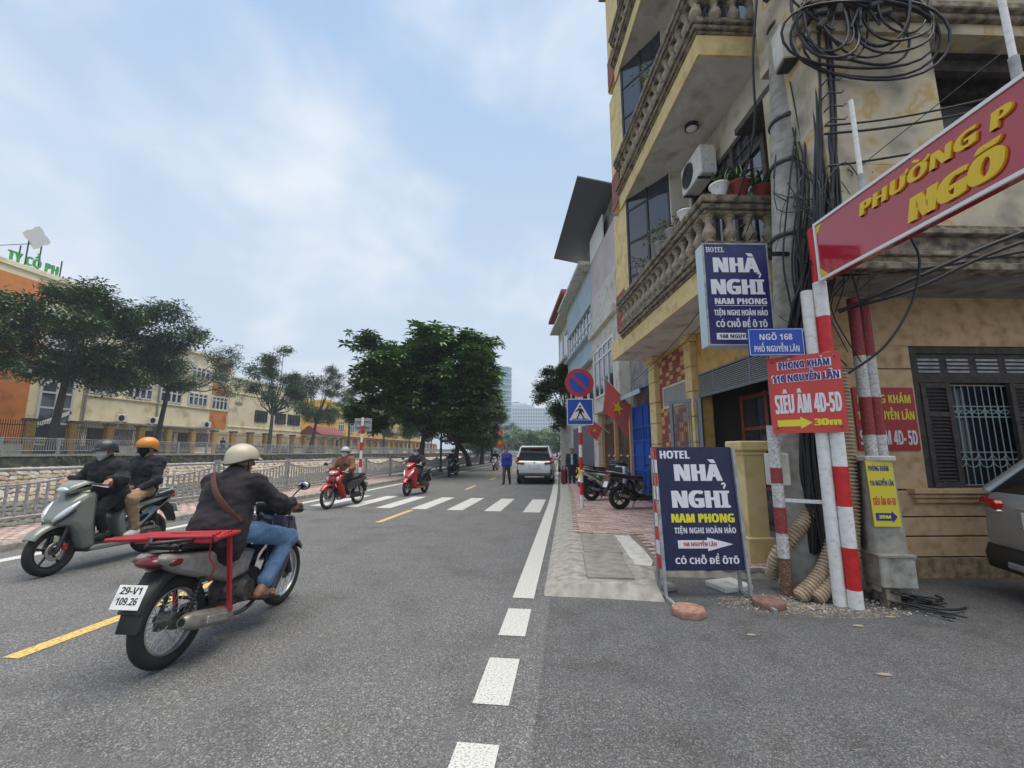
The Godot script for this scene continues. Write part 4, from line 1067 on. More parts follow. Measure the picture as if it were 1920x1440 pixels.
func flag(label: String, a: Vector3, b: Vector3, drop: Vector3, pole0: Vector3, sd: float) -> void:   # hung from the pole edge a-b, falling along drop
	var t := thing("national_flag", label, "flag", pole0)
	put(G.new().rod(Vector3(), a - pole0 + (a - b).normalized() * 0.08, 0.014, 8), "pole", M.white_paint, t)
	var g := G.new()
	var nrm := (b - a).cross(drop).normalized()
	var rows := []
	for j in 13:
		var v := j / 12.0
		var s := []
		for i in 15:
			var u := i / 14.0
			var w := (0.03 * sin(u * 9.0 + sd) + 0.015 * sin(u * 17.0 + v * 4.0 + sd)) * (0.25 + v)
			s.append(a.lerp(b, u) + drop * v * (1.0 - 0.12 * sin(PI * u)) + nrm * w - pole0)
		rows.append(s)
	g.loft(rows, false, false)
	put(g, "cloth", M.flag_red, t)
	var sp := star2(a.distance_to(b) * 0.2)
	var sg := G.new()
	var ex := (b - a).normalized()
	var ey := -drop.normalized()
	ex = (ex - ey * ex.dot(ey) * 0.5).normalized()
	for side in 2:
		var fr := G.new()
		var ctr := a.lerp(b, 0.5) + drop * 0.47 - pole0
		for k in 10:
			var p := sp[k]
			var q := sp[(k + 1) % 10]
			var o := nrm * (0.05 if side == 0 else -0.05)
			sg.tri(ctr + o, ctr + ex * p.x + ey * p.y + o, ctr + ex * q.x + ey * q.y + o)
	put(sg, "star", M.yellow, t)

func build_street_furniture() -> void:
	M.flag_red = pm(.62, .02, .012, 0.7)
	M.flag_red.backlight_enabled = true
	M.flag_red.backlight = Color(0.5, 0.5, 0.5)
	M.sign_blue = pm(.012, .07, .42, 0.35)
	M.sign_red = pm(.5, .02, .03, 0.35)
	# crossing sign and no-parking sign on one striped post
	var t := thing("crossing_sign", "red and white striped post with round no-parking plate above a blue crossing plate", "traffic sign", Vector3(0.31, 0.1, -10.99), 6.0)
	striped(t, 0.045, 3.0, 0.3, 0, 0, false)
	put(G.new().cyl(Vector3(0, 3.0, 0), Vector3(0, 3.35, 0), 0.045, 0.045, 16), "post_top", M.white_paint, t)
	var rp := part("no_parking_plate", t)
	put(G.new().prism(circle2(Vector2(0, 3.04), 0.36, 40), 0.05, 0.058), "rim", M.sign_red, rp)
	put(G.new().prism(circle2(Vector2(0, 3.04), 0.26, 40), 0.058, 0.062), "field", M.sign_blue, rp)
	put(G.new().box(Vector3(0, 3.04, 0.063), Vector3(0.52, 0.075, 0.004), Basis(Vector3(0, 0, 1), -0.78)), "bar", M.sign_red, rp)
	var sp := part("crossing_plate", t)
	put(G.new().box(Vector3(0, 2.31, 0.052), Vector3(0.65, 0.65, 0.008)), "border", M.white, sp)
	put(G.new().box(Vector3(0, 2.31, 0.058), Vector3(0.61, 0.61, 0.006)), "field", M.sign_blue, sp)
	put(G.new().prism(PackedVector2Array([Vector2(-0.27, 2.1), Vector2(0.27, 2.1), Vector2(0, 2.56)]), 0.061, 0.064), "triangle", M.white, sp)
	var g := G.new()
	g.prism(circle2(Vector2(0.0, 2.44), 0.028, 12), 0.064, 0.067)
	g.prism(PackedVector2Array([Vector2(-0.045, 2.4), Vector2(0.05, 2.39), Vector2(0.04, 2.26), Vector2(-0.03, 2.26)]), 0.064, 0.067)
	for l in [[Vector2(-0.02, 2.27), Vector2(-0.08, 2.13)], [Vector2(0.02, 2.27), Vector2(0.1, 2.14)], [Vector2(-0.03, 2.38), Vector2(-0.11, 2.31)], [Vector2(0.04, 2.38), Vector2(0.09, 2.28)]]: stroke2(g, l, 0.032, 0.064, 0.067)
	put(g, "walking_figure", M.black, sp)
	put(G.new().box(Vector3(0, 2.135, 0.0655), Vector3(0.36, 0.012, 0.002)).box(Vector3(0, 2.115, 0.0655), Vector3(0.42, 0.01, 0.002)), "stripes", M.dark_metal, sp)
	# yellow ribbon knotted to the post
	t = thing("ribbon", "yellow ribbon knotted round the striped sign post", "ribbon", Vector3(0.31, 0.95, -10.94))
	put(G.new().torus(Vector3(0, 0, -0.05), Vector3.UP, 0.05, 0.018, 16, 6), "loop", M.yellow, t)
	put(G.new().box(Vector3(-0.06, -0.06, 0.01), Vector3(0.05, 0.22, 0.012), Basis(Vector3(0, 0, 1), -0.7)).box(Vector3(-0.05, 0.05, 0.01), Vector3(0.05, 0.12, 0.014), Basis(Vector3(0, 0, 1), 0.3)), "tail", M.yellow, t)
	# sign seen from behind on the canal pavement
	t = thing("road_sign", "striped post carrying a grey sign back on the canal pavement", "traffic sign", Vector3(-8.5, 0.13, -17.4), 186.0)
	striped(t, 0.055, 2.75, 0.34)
	put(G.new().cbox(Vector3(0, 2.42, 0.07), Vector3(0.72, 0.55, 0.02), 0.006), "plate", M.galv, t)
	for y in [2.3, 2.55]: put(G.new().box(Vector3(0, y, 0.045), Vector3(0.6, 0.03, 0.02)), "bracket", M.dark_metal, t)
	# slim green post
	t = thing("green_post", "slim green painted post on the kerb of the canal pavement", "post", Vector3(-8.5, 0.13, -29.0))
	put(G.new().cyl(Vector3(), Vector3(0, 3.6, 0), 0.09, 0.06, 12), "shaft", pm(.02, .12, .05, 0.5), t)
	put(G.new().cbox(Vector3(0, 0.1, 0), Vector3(0.3, 0.2, 0.3), 0.02), "foot", pm(.02, .12, .05, 0.5), t)
	for k in 2:
		t = thing("thin_pole", ["thin pale pole rising from the promenade before the lower cream wing", "thin green pole beside the yellow block across the canal"][k], "pole", [Vector3(-34.5, 1.27, -47.5), Vector3(-34.5, 1.27, -79)][k])
		put(G.new().cyl(Vector3(), Vector3(0, [7.5, 5.5][k], 0), 0.07, 0.045, 8), "shaft", pm(.06, .1, .08, 0.6), t)
		put(G.new().cbox(Vector3(0, 0.08, 0), Vector3(0.3, 0.16, 0.3), 0.02), "foot", M.concrete, t)
	# street lamp with a red banner
	t = thing("street_lamp", "tall curved street lamp at the end of the tree row", "street lamp", Vector3(-9.2, 0.13, -60))
	put(G.new().tube([Vector3(), Vector3(0, 4, 0), Vector3(0, 7.0, 0), Vector3(0.3, 7.7, 0), Vector3(1.0, 8.0, 0), Vector3(2.1, 8.15, 0)], [0.1, 0.085, 0.07, 0.06, 0.05, 0.045], 8), "mast", M.galv, t)
	put(G.new().cbox(Vector3(2.3, 8.15, 0), Vector3(0.7, 0.12, 0.26), 0.04), "lamp_head", M.galv, t)
	t = thing("banner", "red vertical banner with gold lettering on the street lamp", "banner", Vector3(-9.3, 2.0, -59.8))
	put(G.new().cbox(Vector3(0, 1.2, 0), Vector3(0.95, 2.4, 0.05), 0.01), "panel", M.flag_red, t)
	put(G.new().prism(star2(0.22), 0.026, 0.032, Transform3D(Basis(), Vector3(0, 2.0, 0))), "star", M.yellow, t)
	for k in 6: put(G.new().box(Vector3(0, 1.55 - k * 0.2, 0.029), Vector3(0.55 - 0.1 * (k % 2), 0.09, 0.006)), "lettering", M.yellow, t)
	for y in [0.05, 2.35]: put(G.new().rod(Vector3(-0.5, y, 0), Vector3(0.55, y, -0.1), 0.02, 6), "arm", M.galv, t)
	# flags of the houses
	flag("large red flag with a yellow star leaning out from the pale house", Vector3(1.2, 3.57, -13.2), Vector3(1.9, 2.8, -13.45), Vector3(-0.16, -0.98, 0.1), Vector3(2.15, 2.5, -13.6), 0.4)
	flag("small red flag with a yellow star hanging beyond the large one", Vector3(0.9, 2.62, -16.6), Vector3(1.3, 2.32, -16.75), Vector3(-0.24, -0.5, 0.05), Vector3(1.6, 2.1, -16.9), 2.2)
	for k in 2:
		flag(["red flag hung out beyond the dense pavement tree", "red flag farthest along the right house fronts"][k], Vector3(0.6 - k * 0.2, 2.5, -23.5 - k * 5), Vector3(1.0 - k * 0.2, 2.2, -23.6 - k * 5), Vector3(-0.15, -0.55, 0), Vector3(1.2, 2.05, -23.7 - k * 5), 3.0 + k)

# ---------------------------------------------------------------- signs
func basis_from(ex: Vector3, ey: Vector3) -> Basis:
	ex = ex.normalized()
	ey = (ey - ex * ey.dot(ex)).normalized()
	return Basis(ex, ey, ex.cross(ey))

func arrow2(w: float, h: float, head: float, body := 0.5) -> PackedVector2Array:
	var b := h * body / 2
	return PackedVector2Array([Vector2(-w / 2, -b), Vector2(w / 2 - head, -b), Vector2(w / 2 - head, -h / 2), Vector2(w / 2, 0), Vector2(w / 2 - head, h / 2), Vector2(w / 2 - head, b), Vector2(-w / 2, b)])

func build_signs() -> void:
	var navy := tm(noise_tex(0.03, 401, [[0.0, lin(.012, .016, .09)], [0.5, lin(.009, .013, .105)], [1.0, lin(.02, .025, .13)]], 128, 4), 0.8, 0.35, null, 0.5, false)
	var dark_navy := tm(noise_tex(0.03, 402, [[0.0, lin(.008, .011, .05)], [0.5, lin(.006, .009, .058)], [1.0, lin(.014, .018, .075)]], 128, 4), 0.8, 0.4, null, 0.5, false)
	var print_white := pm(.72, .73, .78, 0.4)
	var print_yellow := pm(.75, .68, .03, 0.4)
	var print_navy := pm(.02, .02, .2, 0.4)
	var sign_red := tm(noise_tex(0.02, 403, [[0.0, lin(.55, .045, .04)], [1.0, lin(.62, .06, .05)]], 128, 4), 0.8, 0.4, null, 0.5, false)
	# hanging light box of the hotel
	var t := thing("hotel_sign_box", "hanging navy light box HOTEL NHÀ NGHỈ with pale metal side", "sign", Vector3(1.93, 2.58, -4.98), 8.0)
	put(G.new().cbox(Vector3(0, 0.6, -0.09), Vector3(0.745, 1.2, 0.18), 0.008), "case", pm(.5, .62, .68, 0.45), t)
	put(G.new().box(Vector3(0, 0.6, 0.004), Vector3(0.715, 1.17, 0.008)), "face", navy, t)
	for s in [-1, 1]:
		put(G.new().box(Vector3(s * 0.365, 0.6, 0.004), Vector3(0.016, 1.2, 0.014)), "trim", M.galv, t)
		put(G.new().box(Vector3(0, 0.6 + s * 0.592, 0.004), Vector3(0.712, 0.016, 0.014)), "trim", M.galv, t)
	var z := 0.0095
	letters("HOTEL", Vector3(-0.23, 1.09, z), 0.06, 0.21, print_white, t, 0.0, 0.003, Basis(), 0.0, "serif")
	letters("NHÀ", Vector3(0.0, 0.85, z), 0.175, 0.5, print_white, t, 0.035, 0.003)
	letters("NGHỈ", Vector3(0.0, 0.59, z), 0.175, 0.58, print_white, t, 0.035, 0.003)
	letters("NAM PHONG", Vector3(0.02, 0.475, z), 0.068, 0.58, print_white, t, 0.02, 0.003)
	put(G.new().box(Vector3(0.02, 0.458, z), Vector3(0.58, 0.005, 0.002)), "underline", print_white, t)
	letters("TIỆN NGHI HOÀN HẢO", Vector3(0.01, 0.345, z), 0.062, 0.6, print_white, t, 0.01, 0.003)
	letters("CÓ CHỖ ĐỂ Ô TÔ", Vector3(0.01, 0.21, z), 0.068, 0.57, print_white, t, 0.012, 0.003)
	put(G.new().box(Vector3(0.0, 0.105, 0.009), Vector3(0.56, 0.075, 0.002)), "address_strip", print_white, t)
	letters("168 NGUYỄN LÂN", Vector3(0.0, 0.085, 0.011), 0.042, 0.5, dark_navy, t, 0.01, 0.003)
	for y in [1.12, 0.2]: put(G.new().box(Vector3(0.52, y, -0.09), Vector3(0.32, 0.04, 0.04)), "bracket", M.dark_metal, t)
	# street name plate
	t = thing("street_name_plate", "small bright blue street plate NGÕ 168 on a white arm", "street sign", Vector3(2.16, 2.4, -4.72), 4.0)
	put(G.new().box(Vector3(0, 0.148, 0), Vector3(0.56, 0.29, 0.012)), "plate", pm(.01, .06, .42, 0.3), t)
	g_frame(t, 0.54, 0.27, 0.148, 0.0075, print_white)
	letters("NGÕ 168", Vector3(0.0, 0.17, 0.0085), 0.062, 0.33, print_white, t, 0.0, 0.003)
	letters("PHỐ NGUYỄN LÂN", Vector3(0.0, 0.045, 0.0085), 0.062, 0.45, print_white, t, 0.0, 0.003)
	put(G.new().box(Vector3(0.37, 0.3, -0.02), Vector3(0.4, 0.03, 0.03), Basis(Vector3(0, 0, 1), 0.25)), "arm", M.white_paint, t)
	# red clinic board tied across two posts
	var bl_ := Vector3(2.118, 1.612, -4.87)
	var b := basis_from(Vector3(2.655, 1.612, -4.545) - bl_, Vector3.UP)
	t = thing("clinic_board", "red clinic board SIÊU ÂM 4D-5D with yellow arrow on the striped posts", "sign", bl_)
	t.basis = b
	var W := 0.628
	put(G.new().box(Vector3(W / 2, 0.395, 0), Vector3(W, 0.79, 0.01)), "board", sign_red, t)
	z = 0.0065
	var out := pm(.72, .72, .76, 0.4)
	letters("PHÒNG KHÁM", Vector3(0.32, 0.654, 0.0055), 0.084, 0.45, out, t, 0.05, 0.002)
	letters("116 NGUYỄN LÂN", Vector3(0.32, 0.519, 0.0055), 0.084, 0.58, out, t, 0.05, 0.002)
	letters("PHÒNG KHÁM", Vector3(0.32, 0.66, z), 0.072, 0.43, print_navy, t, 0.02, 0.003)
	letters("116 NGUYỄN LÂN", Vector3(0.32, 0.525, z), 0.072, 0.56, print_navy, t, 0.02, 0.003)
	letters("SIÊU ÂM 4D-5D", Vector3(0.32, 0.2, z), 0.19, 0.55, print_white, t, 0.03, 0.003)
	put(G.new().prism(arrow2(0.3, 0.12, 0.1, 0.55), 0.005, 0.008, Transform3D(Basis(), Vector3(0.2, 0.1, 0))), "arrow", print_yellow, t)
	letters("30m", Vector3(0.47, 0.07, z), 0.065, 0.21, print_yellow, t, 0.03, 0.003)
	for k in 4: put(G.new().cyl(Vector3([0.05, 0.58][k % 2], [0.05, 0.74][k / 2], 0.004), Vector3([0.05, 0.58][k % 2], [0.05, 0.74][k / 2], 0.012), 0.008, 0.008, 8), "bolt", M.black, t)
	# the same clinic's board on the alley wall
	var O := Vector3(1.96, 0, -6.41)
	var R := Basis(Vector3.UP, deg_to_rad(9))
	t = thing("clinic_wall_board", "red clinic board with yellow lettering fixed to the tan alley wall", "sign", O + R * Vector3(1.74, 1.44, 0.885), 9.0)
	put(G.new().box(Vector3(0, 0.38, 0), Vector3(0.76, 0.76, 0.012)), "board", pm(.4, .018, .02, 0.5), t)
	letters("PHÒNG KHÁM", Vector3(0.0, 0.57, 0.008), 0.1, 0.66, print_yellow, t, 0.01, 0.003)
	letters("116 NGUYỄN LÂN", Vector3(0.0, 0.37, 0.008), 0.1, 0.7, print_yellow, t, 0.01, 0.003)
	letters("SIÊU ÂM 4D- 5D", Vector3(0.0, 0.07, 0.008), 0.17, 0.7, print_white, t, 0.01, 0.003)
	# yellow plate on the concrete stub
	t = thing("clinic_stub_plate", "yellow clinic plate with dark arrow on the concrete stub post", "sign", Vector3(3.01, 0.72, -4.74), 5.0)
	t.rotation_degrees.x = -2.0
	put(G.new().box(Vector3(0, 0.31, 0), Vector3(0.25, 0.62, 0.008)), "plate", pm(.6, .52, .03, 0.45), t)
	letters("PHÒNG KHÁM", Vector3(-0.01, 0.52, 0.005), 0.05, 0.19, print_navy, t, 0.01, 0.002)
	letters("116 NGUYỄN LÂN", Vector3(0.0, 0.38, 0.005), 0.05, 0.22, print_navy, t, 0.01, 0.002)
	letters("SIÊU ÂM 4D-5D", Vector3(0.0, 0.2, 0.005), 0.065, 0.21, pm(.5, .05, .05, 0.4), t, 0.01, 0.002)
	put(G.new().prism(arrow2(0.2, 0.11, 0.05, 0.65), 0.004, 0.006, Transform3D(Basis(), Vector3(0, 0.09, 0))), "arrow", print_navy, t)
	letters("30M", Vector3(-0.02, 0.075, 0.0065), 0.03, 0.11, print_yellow, t, 0.01, 0.002)
	# standing hotel board
	t = thing("hotel_standing_sign", "navy standing board HOTEL NHÀ NGHỈ on steel legs beside the pavement end", "sign", Vector3(1.335, 0, -4.78), 8.2)
	var lean := Basis(Vector3(1, 0, 0), -0.1)
	var brd := part("board", t)
	brd.transform = Transform3D(lean, Vector3(0, 0.26, 0))
	put(G.new().cbox(Vector3(0, 0.61, -0.03), Vector3(0.83, 1.225, 0.04), 0.005), "panel", dark_navy, brd)
	z = -0.0085
	for s in [-1, 1]: put(G.new().box(Vector3(s * 0.41, 0.61, -0.008), Vector3(0.014, 1.225, 0.008)), "trim", M.galv, brd)
	letters("HOTEL", Vector3(-0.2, 1.1, z), 0.082, 0.31, print_white, brd, 0.02, 0.003)
	letters("NHÀ", Vector3(0.03, 0.87, z), 0.17, 0.48, print_white, brd, 0.035, 0.003)
	letters("NGHỈ", Vector3(0.03, 0.6, z), 0.17, 0.58, print_white, brd, 0.035, 0.003)
	letters("NAM PHONG", Vector3(0.03, 0.455, z), 0.085, 0.64, print_yellow, brd, 0.03, 0.003)
	letters("TIỆN NGHI HOÀN HẢO", Vector3(0.04, 0.35, z), 0.055, 0.63, print_white, brd, 0.005, 0.003)
	put(G.new().prism(arrow2(0.56, 0.13, 0.26, 0.6), -0.0095, -0.007, Transform3D(Basis(), Vector3(0.03, 0.245, 0))), "arrow", print_white, brd)
	letters("168 NGUYỄN LÂN", Vector3(-0.03, 0.228, -0.0055), 0.036, 0.34, pm(.5, .05, .05, 0.4), brd, 0.01, 0.003)
	letters("CÓ CHỖ ĐỂ ÔTÔ", Vector3(0.03, 0.06, z), 0.058, 0.64, print_white, brd, 0.01, 0.003)
	var dp := part("rear_board", t)
	dp.transform = Transform3D(Basis(Vector3(1, 0, 0), 0.02), Vector3(0, 0.26, -0.17))
	put(G.new().cbox(Vector3(0, 0.6, 0), Vector3(0.83, 1.2, 0.03), 0.005), "panel", dark_navy, dp)
	for s in [-1, 1]:
		put(G.new().box(Vector3(s * 0.42, 0.72, -0.045), Vector3(0.03, 1.5, 0.03), lean), "leg", M.galv, t)
		put(G.new().box(Vector3(s * 0.42, 0.72, -0.17), Vector3(0.03, 1.5, 0.03)), "leg", M.galv, t)
		put(G.new().box(Vector3(s * 0.42, 0.02, 0.1), Vector3(0.03, 0.03, 0.66)), "skid", M.galv, t)
	for k in 9: put(G.new().box(Vector3(-0.426, 0.33 + k * 0.135, -0.105 - 0.0), Vector3(0.012, 0.134, 0.11)), "side_tape", M.red_paint if k % 2 == 0 else M.white_paint, t)
	# gate banner across the alley
	var gx := 0.37
	t = thing("alley_gate", "red alley gate board on striped twin posts", "gate", O + R * Vector3(gx, 0, 1.82), 9.0)
	for k in 9:
		var y := 0.16 + 0.375 * k
		pass
	var ps := part("striped_post", t)
	striped(ps, 0.062, 3.15, 0.375, 0, 0, true, "red_paint", "white_paint", 0.16)
	put(G.new().cyl(Vector3(), Vector3(0, 0.16, 0), 0.064, 0.064, 16), "white_band", M.white_paint, ps)
	put(G.new().cyl(Vector3(-0.095, 0, -0.07), Vector3(-0.095, 3.08, -0.07), 0.056, 0.056, 16), "white_post", M.white_paint, t)
	put(G.new().cyl(Vector3(0.0, 3.15, 0), Vector3(0.0, 3.74, 0), 0.055, 0.055, 16), "red_post_top", M.red_paint, t)
	var bd := part("board", t)
	var glossy := pm(.42, .008, .02, 0.12)
	glossy.clearcoat_enabled = true
	glossy.clearcoat = 0.9
	glossy.clearcoat_roughness = 0.05
	put(G.new().box(Vector3(-0.02, 3.43, 2.35), Vector3(0.1, 0.59, 4.5)), "panel", glossy, bd)
	for y in [3.135, 3.725]: put(G.new().box(Vector3(-0.072, y, 2.35), Vector3(0.02, 0.028, 4.5)), "white_edge", M.white, bd)
	put(G.new().box(Vector3(-0.072, 3.43, 0.112), Vector3(0.02, 0.562, 0.024)), "white_edge", M.white, bd)
	var face := Basis(Vector3(0, 0, 1), Vector3.UP, Vector3(-1, 0, 0))
	var gold := pm(.78, .52, .01, 0.35)
	for y in [3.16, 3.7]:
		var cp := PackedVector2Array([Vector2(0.13, y), Vector2(0.22, y), Vector2(0.13, y + (0.09 if y < 3.4 else -0.09))])
		put(G.new().prism(cp, 0.0715, 0.073, Transform3D(face, Vector3())), "corner_ornament", gold, bd)
	letters("PHƯỜNG P", Vector3(-0.075, 3.5, 1.25), 0.115, 1.16, gold, bd, 0.02, 0.03, face, 0.25)
	letters("NGÕ", Vector3(-0.075, 3.2, 1.42), 0.185, 0.62, gold, bd, 0.045, 0.03, face, 0.25)
	var pp := part("striped_post", t)
	striped(pp, 0.062, 3.15, 0.375, 0, 4.7, true, "red_paint", "white_paint", 0.16)
	for q in [[0.62, 4.75], [1.83, 4.45]]:
		put(G.new().cyl(Vector3(0.02, 3.4, q[0]), Vector3(0.02, 3.95, q[0]), 0.028, 0.028, 10), "tube_socket", M.galv, t)
		put(G.new().cyl(Vector3(0.02, 3.95, q[0]), Vector3(0.02, 4.72, q[0]), 0.02, 0.02, 10), "tube", M.white_paint, t)

func g_frame(t: Node, w: float, h: float, yc: float, z: float, m: Material) -> void:
	for s in [-1, 1]:
		put(G.new().box(Vector3(s * w / 2, yc, z), Vector3(0.005, h, 0.002)), "border", m, t)
		put(G.new().box(Vector3(0, yc + s * h / 2, z), Vector3(w - 0.006, 0.005, 0.002)), "border", m, t)

# ---------------------------------------------------------------- poles and cables
func spline(pts: Array, per := 8) -> Array:
	var out := []
	for i in pts.size() - 1:
		var p0: Vector3 = pts[maxi(i - 1, 0)]
		var p1: Vector3 = pts[i]
		var p2: Vector3 = pts[i + 1]
		var p3: Vector3 = pts[mini(i + 2, pts.size() - 1)]
		for k in per: out.append(p1.cubic_interpolate(p2, p0, p3, float(k) / per))
	out.append(pts[-1])
	return out

func ribbed(pts: Array, r: float) -> G:
	var p := spline(pts, 10)
	var c := Curve3D.new()
	for q in p: c.add_point(q)
	var l := c.get_baked_length()
	var n := int(l / 0.036)
	var line := []
	var rad := []
	for i in n:
		for k in 4:
			line.append(c.sample_baked(l * (i + [0.0, 0.42, 0.5, 0.92][k]) / n))
			rad.append(r * [1.0, 1.0, 0.76, 0.76][k])
	return G.new().tube(line, rad, 14)

func build_poles_and_cables() -> void:
	var rng := RandomNumberGenerator.new()
	rng.seed = 77
	# concrete utility pole with box, bands and conduit
	M.pole_concrete = patchy(tm(M.conc_tex, 0.9, 0.9, M.grit, 0.2), M.stain, 0.5)
	var t := thing("utility_pole", "grey concrete utility pole wrapped in cables at the alley corner", "utility pole", Vector3(2.47, 0, -5.31))
	var top := Vector3(0.62, 9.5, -0.05)
	put(G.new().cyl(Vector3(), top, 0.23, 0.17, 20), "shaft", M.pole_concrete, t)
	for y in [3.95, 4.9, 5.5, 6.9]:
		var p: Vector3 = top * (y / 9.5)
		put(G.new().torus(p, top.normalized(), 0.235 - y * 0.0063, 0.02, 24, 6, 1.6), "band", M.dark_metal, t)
	put(G.new().cbox(Vector3(0.3, 6.28, 0.3), Vector3(0.3, 0.46, 0.22), 0.012), "meter_box", M.pale_wall, t)
	put(G.new().box(Vector3(0.3, 6.03, 0.3), Vector3(0.26, 0.03, 0.2)), "box_tray", M.dark_metal, t)
	put(G.new().cbox(Vector3(-0.24, 1.24, 0.2), Vector3(0.2, 0.34, 0.14), 0.012), "junction_box", M.pale_wall, t)
	for y in [7.0, 7.5]: put(G.new().box(Vector3(0.45, y + 0.5, 0.2), Vector3(1.0, 0.07, 0.07), Basis(Vector3(0, 0, 1), 0.9)), "cross_arm", M.dark_metal, t)
	put(G.new().tube(spline([Vector3(0.45, 6.0, 0.22), Vector3(0.4, 5.0, 0.22), Vector3(0.33, 4.0, 0.24), Vector3(0.3, 3.0, 0.26), Vector3(0.28, 2.0, 0.26)]), 0.045, 12), "conduit", pm(.16, .18, .2, 0.5), t)
	# vertical cable runs beside the pole
	t = thing("cable_bundle", "thick bundle of black cables running down beside the concrete pole", "cables", Vector3(2.73, 0.11, -4.76))
	for k in 46:
		var a := rng.randf() * TAU
		var rr := 0.16 * sqrt(rng.randf())
		var off := Vector3(cos(a) * rr, 0, sin(a) * rr * 0.8)
		var pts := [Vector3(0.32, 7.2, 0) + off * 0.8, Vector3(0.2, 5.6, 0) + off * 0.7, Vector3(0.14, 4.65, 0) + off * 0.8, Vector3(0.03, 3.8, 0) + off * 1.1, Vector3(-0.1, 2.9, 0) + off * 1.2, Vector3(-0.08, 2.2, 0.0) + off * 1.1, Vector3(-0.1, 1.2, -0.05) + off * 1.3, Vector3(-0.12 + rng.randf_range(-0.1, 0.1), 0.3, -0.05) + off]
		for i in pts.size(): pts[i] = pts[i] * 0.92 + Vector3(rng.randfn() * 0.018, 0, rng.randfn() * 0.018 - (0.3 if pts[i].y < 3.3 else 0.0))
		if k % 3 == 0: pts = pts.slice(2)
		put(G.new().tube(spline(pts, 4), rng.randf_range(0.009, 0.02), 6), "cable", M.cable, t)
	t = thing("cable_bundle", "second loose bundle of black cables on the hotel side of the concrete pole", "cables", Vector3(2.6, 0, -5.1))
	for k in 13:
		var o := Vector3(rng.randfn() * 0.05, 0, rng.randfn() * 0.05)
		var pts := [Vector3(0.1 + rng.randf() * 0.25, 5.0 + rng.randf(), 0.0) + o, Vector3(0.16, 4.4, 0.05) + o * 1.5, Vector3(0.02, 3.6, 0.05) + o * 1.4, Vector3(0.0, 3.1, 0.06) + o, Vector3(0.03, 2.6, 0.05) + o, Vector3(0.0, 1.7, 0.0) + o, Vector3(0.05, 0.6, -0.05) + o * 2.0]
		put(G.new().tube(spline(pts, 4), rng.randf_range(0.006, 0.013), 5), "cable", M.cable, t)
	# knot of thin wires behind the gate board
	t = thing("wire_knot", "tangled knot of thin dark wires between the pole and the gate board", "cables", Vector3(2.75, 3.95, -4.8))
	for k in 60:
		var p := Vector3(rng.randfn() * 0.16, rng.randfn() * 0.3, rng.randfn() * 0.1)
		var pts := [p]
		for i in 3: pts.append(pts[-1] + Vector3(rng.randfn() * 0.14 + 0.03, rng.randfn() * 0.3 - 0.05, rng.randfn() * 0.07))
		put(G.new().tube(spline(pts, 4), rng.randf_range(0.003, 0.008), 4), "wire", M.cable, t)
	# coils
	t = thing("cable_coil", "big loops of slack black cable hanging beside the top of the concrete pole", "cables", Vector3(3.3, 5.9, -4.6))
	var loops := [[0.0, 0.0, 0.75, 0.42, -0.25], [-0.05, 0.05, 0.8, 0.36, -0.15], [0.1, -0.02, 0.7, 0.48, -0.35], [0.3, 0.15, 0.36, 0.44, 0.1], [0.35, 0.2, 0.3, 0.36, 0.3], [-0.35, 0.2, 0.3, 0.5, 0.05], [-0.25, 0.3, 0.36, 0.6, -0.1], [-0.42, 0.35, 0.22, 0.55, 0.15], [0.05, 0.4, 0.42, 0.6, 0.3], [0.45, 0.45, 0.3, 0.5, -0.3], [-0.1, 0.1, 0.62, 0.3, -0.4], [0.2, 0.5, 0.25, 0.65, 0.0], [-0.3, 0.55, 0.2, 0.7, 0.1]]
	for l in loops:
		var pts := []
		var ph := rng.randf() * TAU
		for k in 26:
			var a := TAU * k / 25.0 + ph
			var q := Vector2(cos(a) * l[2], sin(a) * l[3]).rotated(l[4])
			pts.append(Vector3(l[0] + q.x, l[1] + q.y + 0.02 * sin(a * 3.0), 0.08 * sin(a + l[0] * 9.0)))
		put(G.new().tube(pts, rng.randf_range(0.011, 0.017), 6), "loop", M.cable, t)
	for k in 6:
		var c := Vector3(rng.randf_range(-0.6, 0.3), rng.randf_range(0.05, 0.5), 0.06)
		put(G.new().cbox(c, Vector3(0.14, 0.07, 0.06), 0.015, Basis(Vector3(0, 0, 1), rng.randf() * 2.0)), "splice_box", M.rubber, t)
	for k in 9:
		var x := rng.randf_range(-0.6, 0.6)
		put(G.new().tube(spline([Vector3(x, 1.6, 0.0), Vector3(x + rng.randfn() * 0.1, 0.7, 0.03), Vector3(x + rng.randfn() * 0.15, 0.1, 0.05)]), 0.014, 6), "drop_cable", M.cable, t)
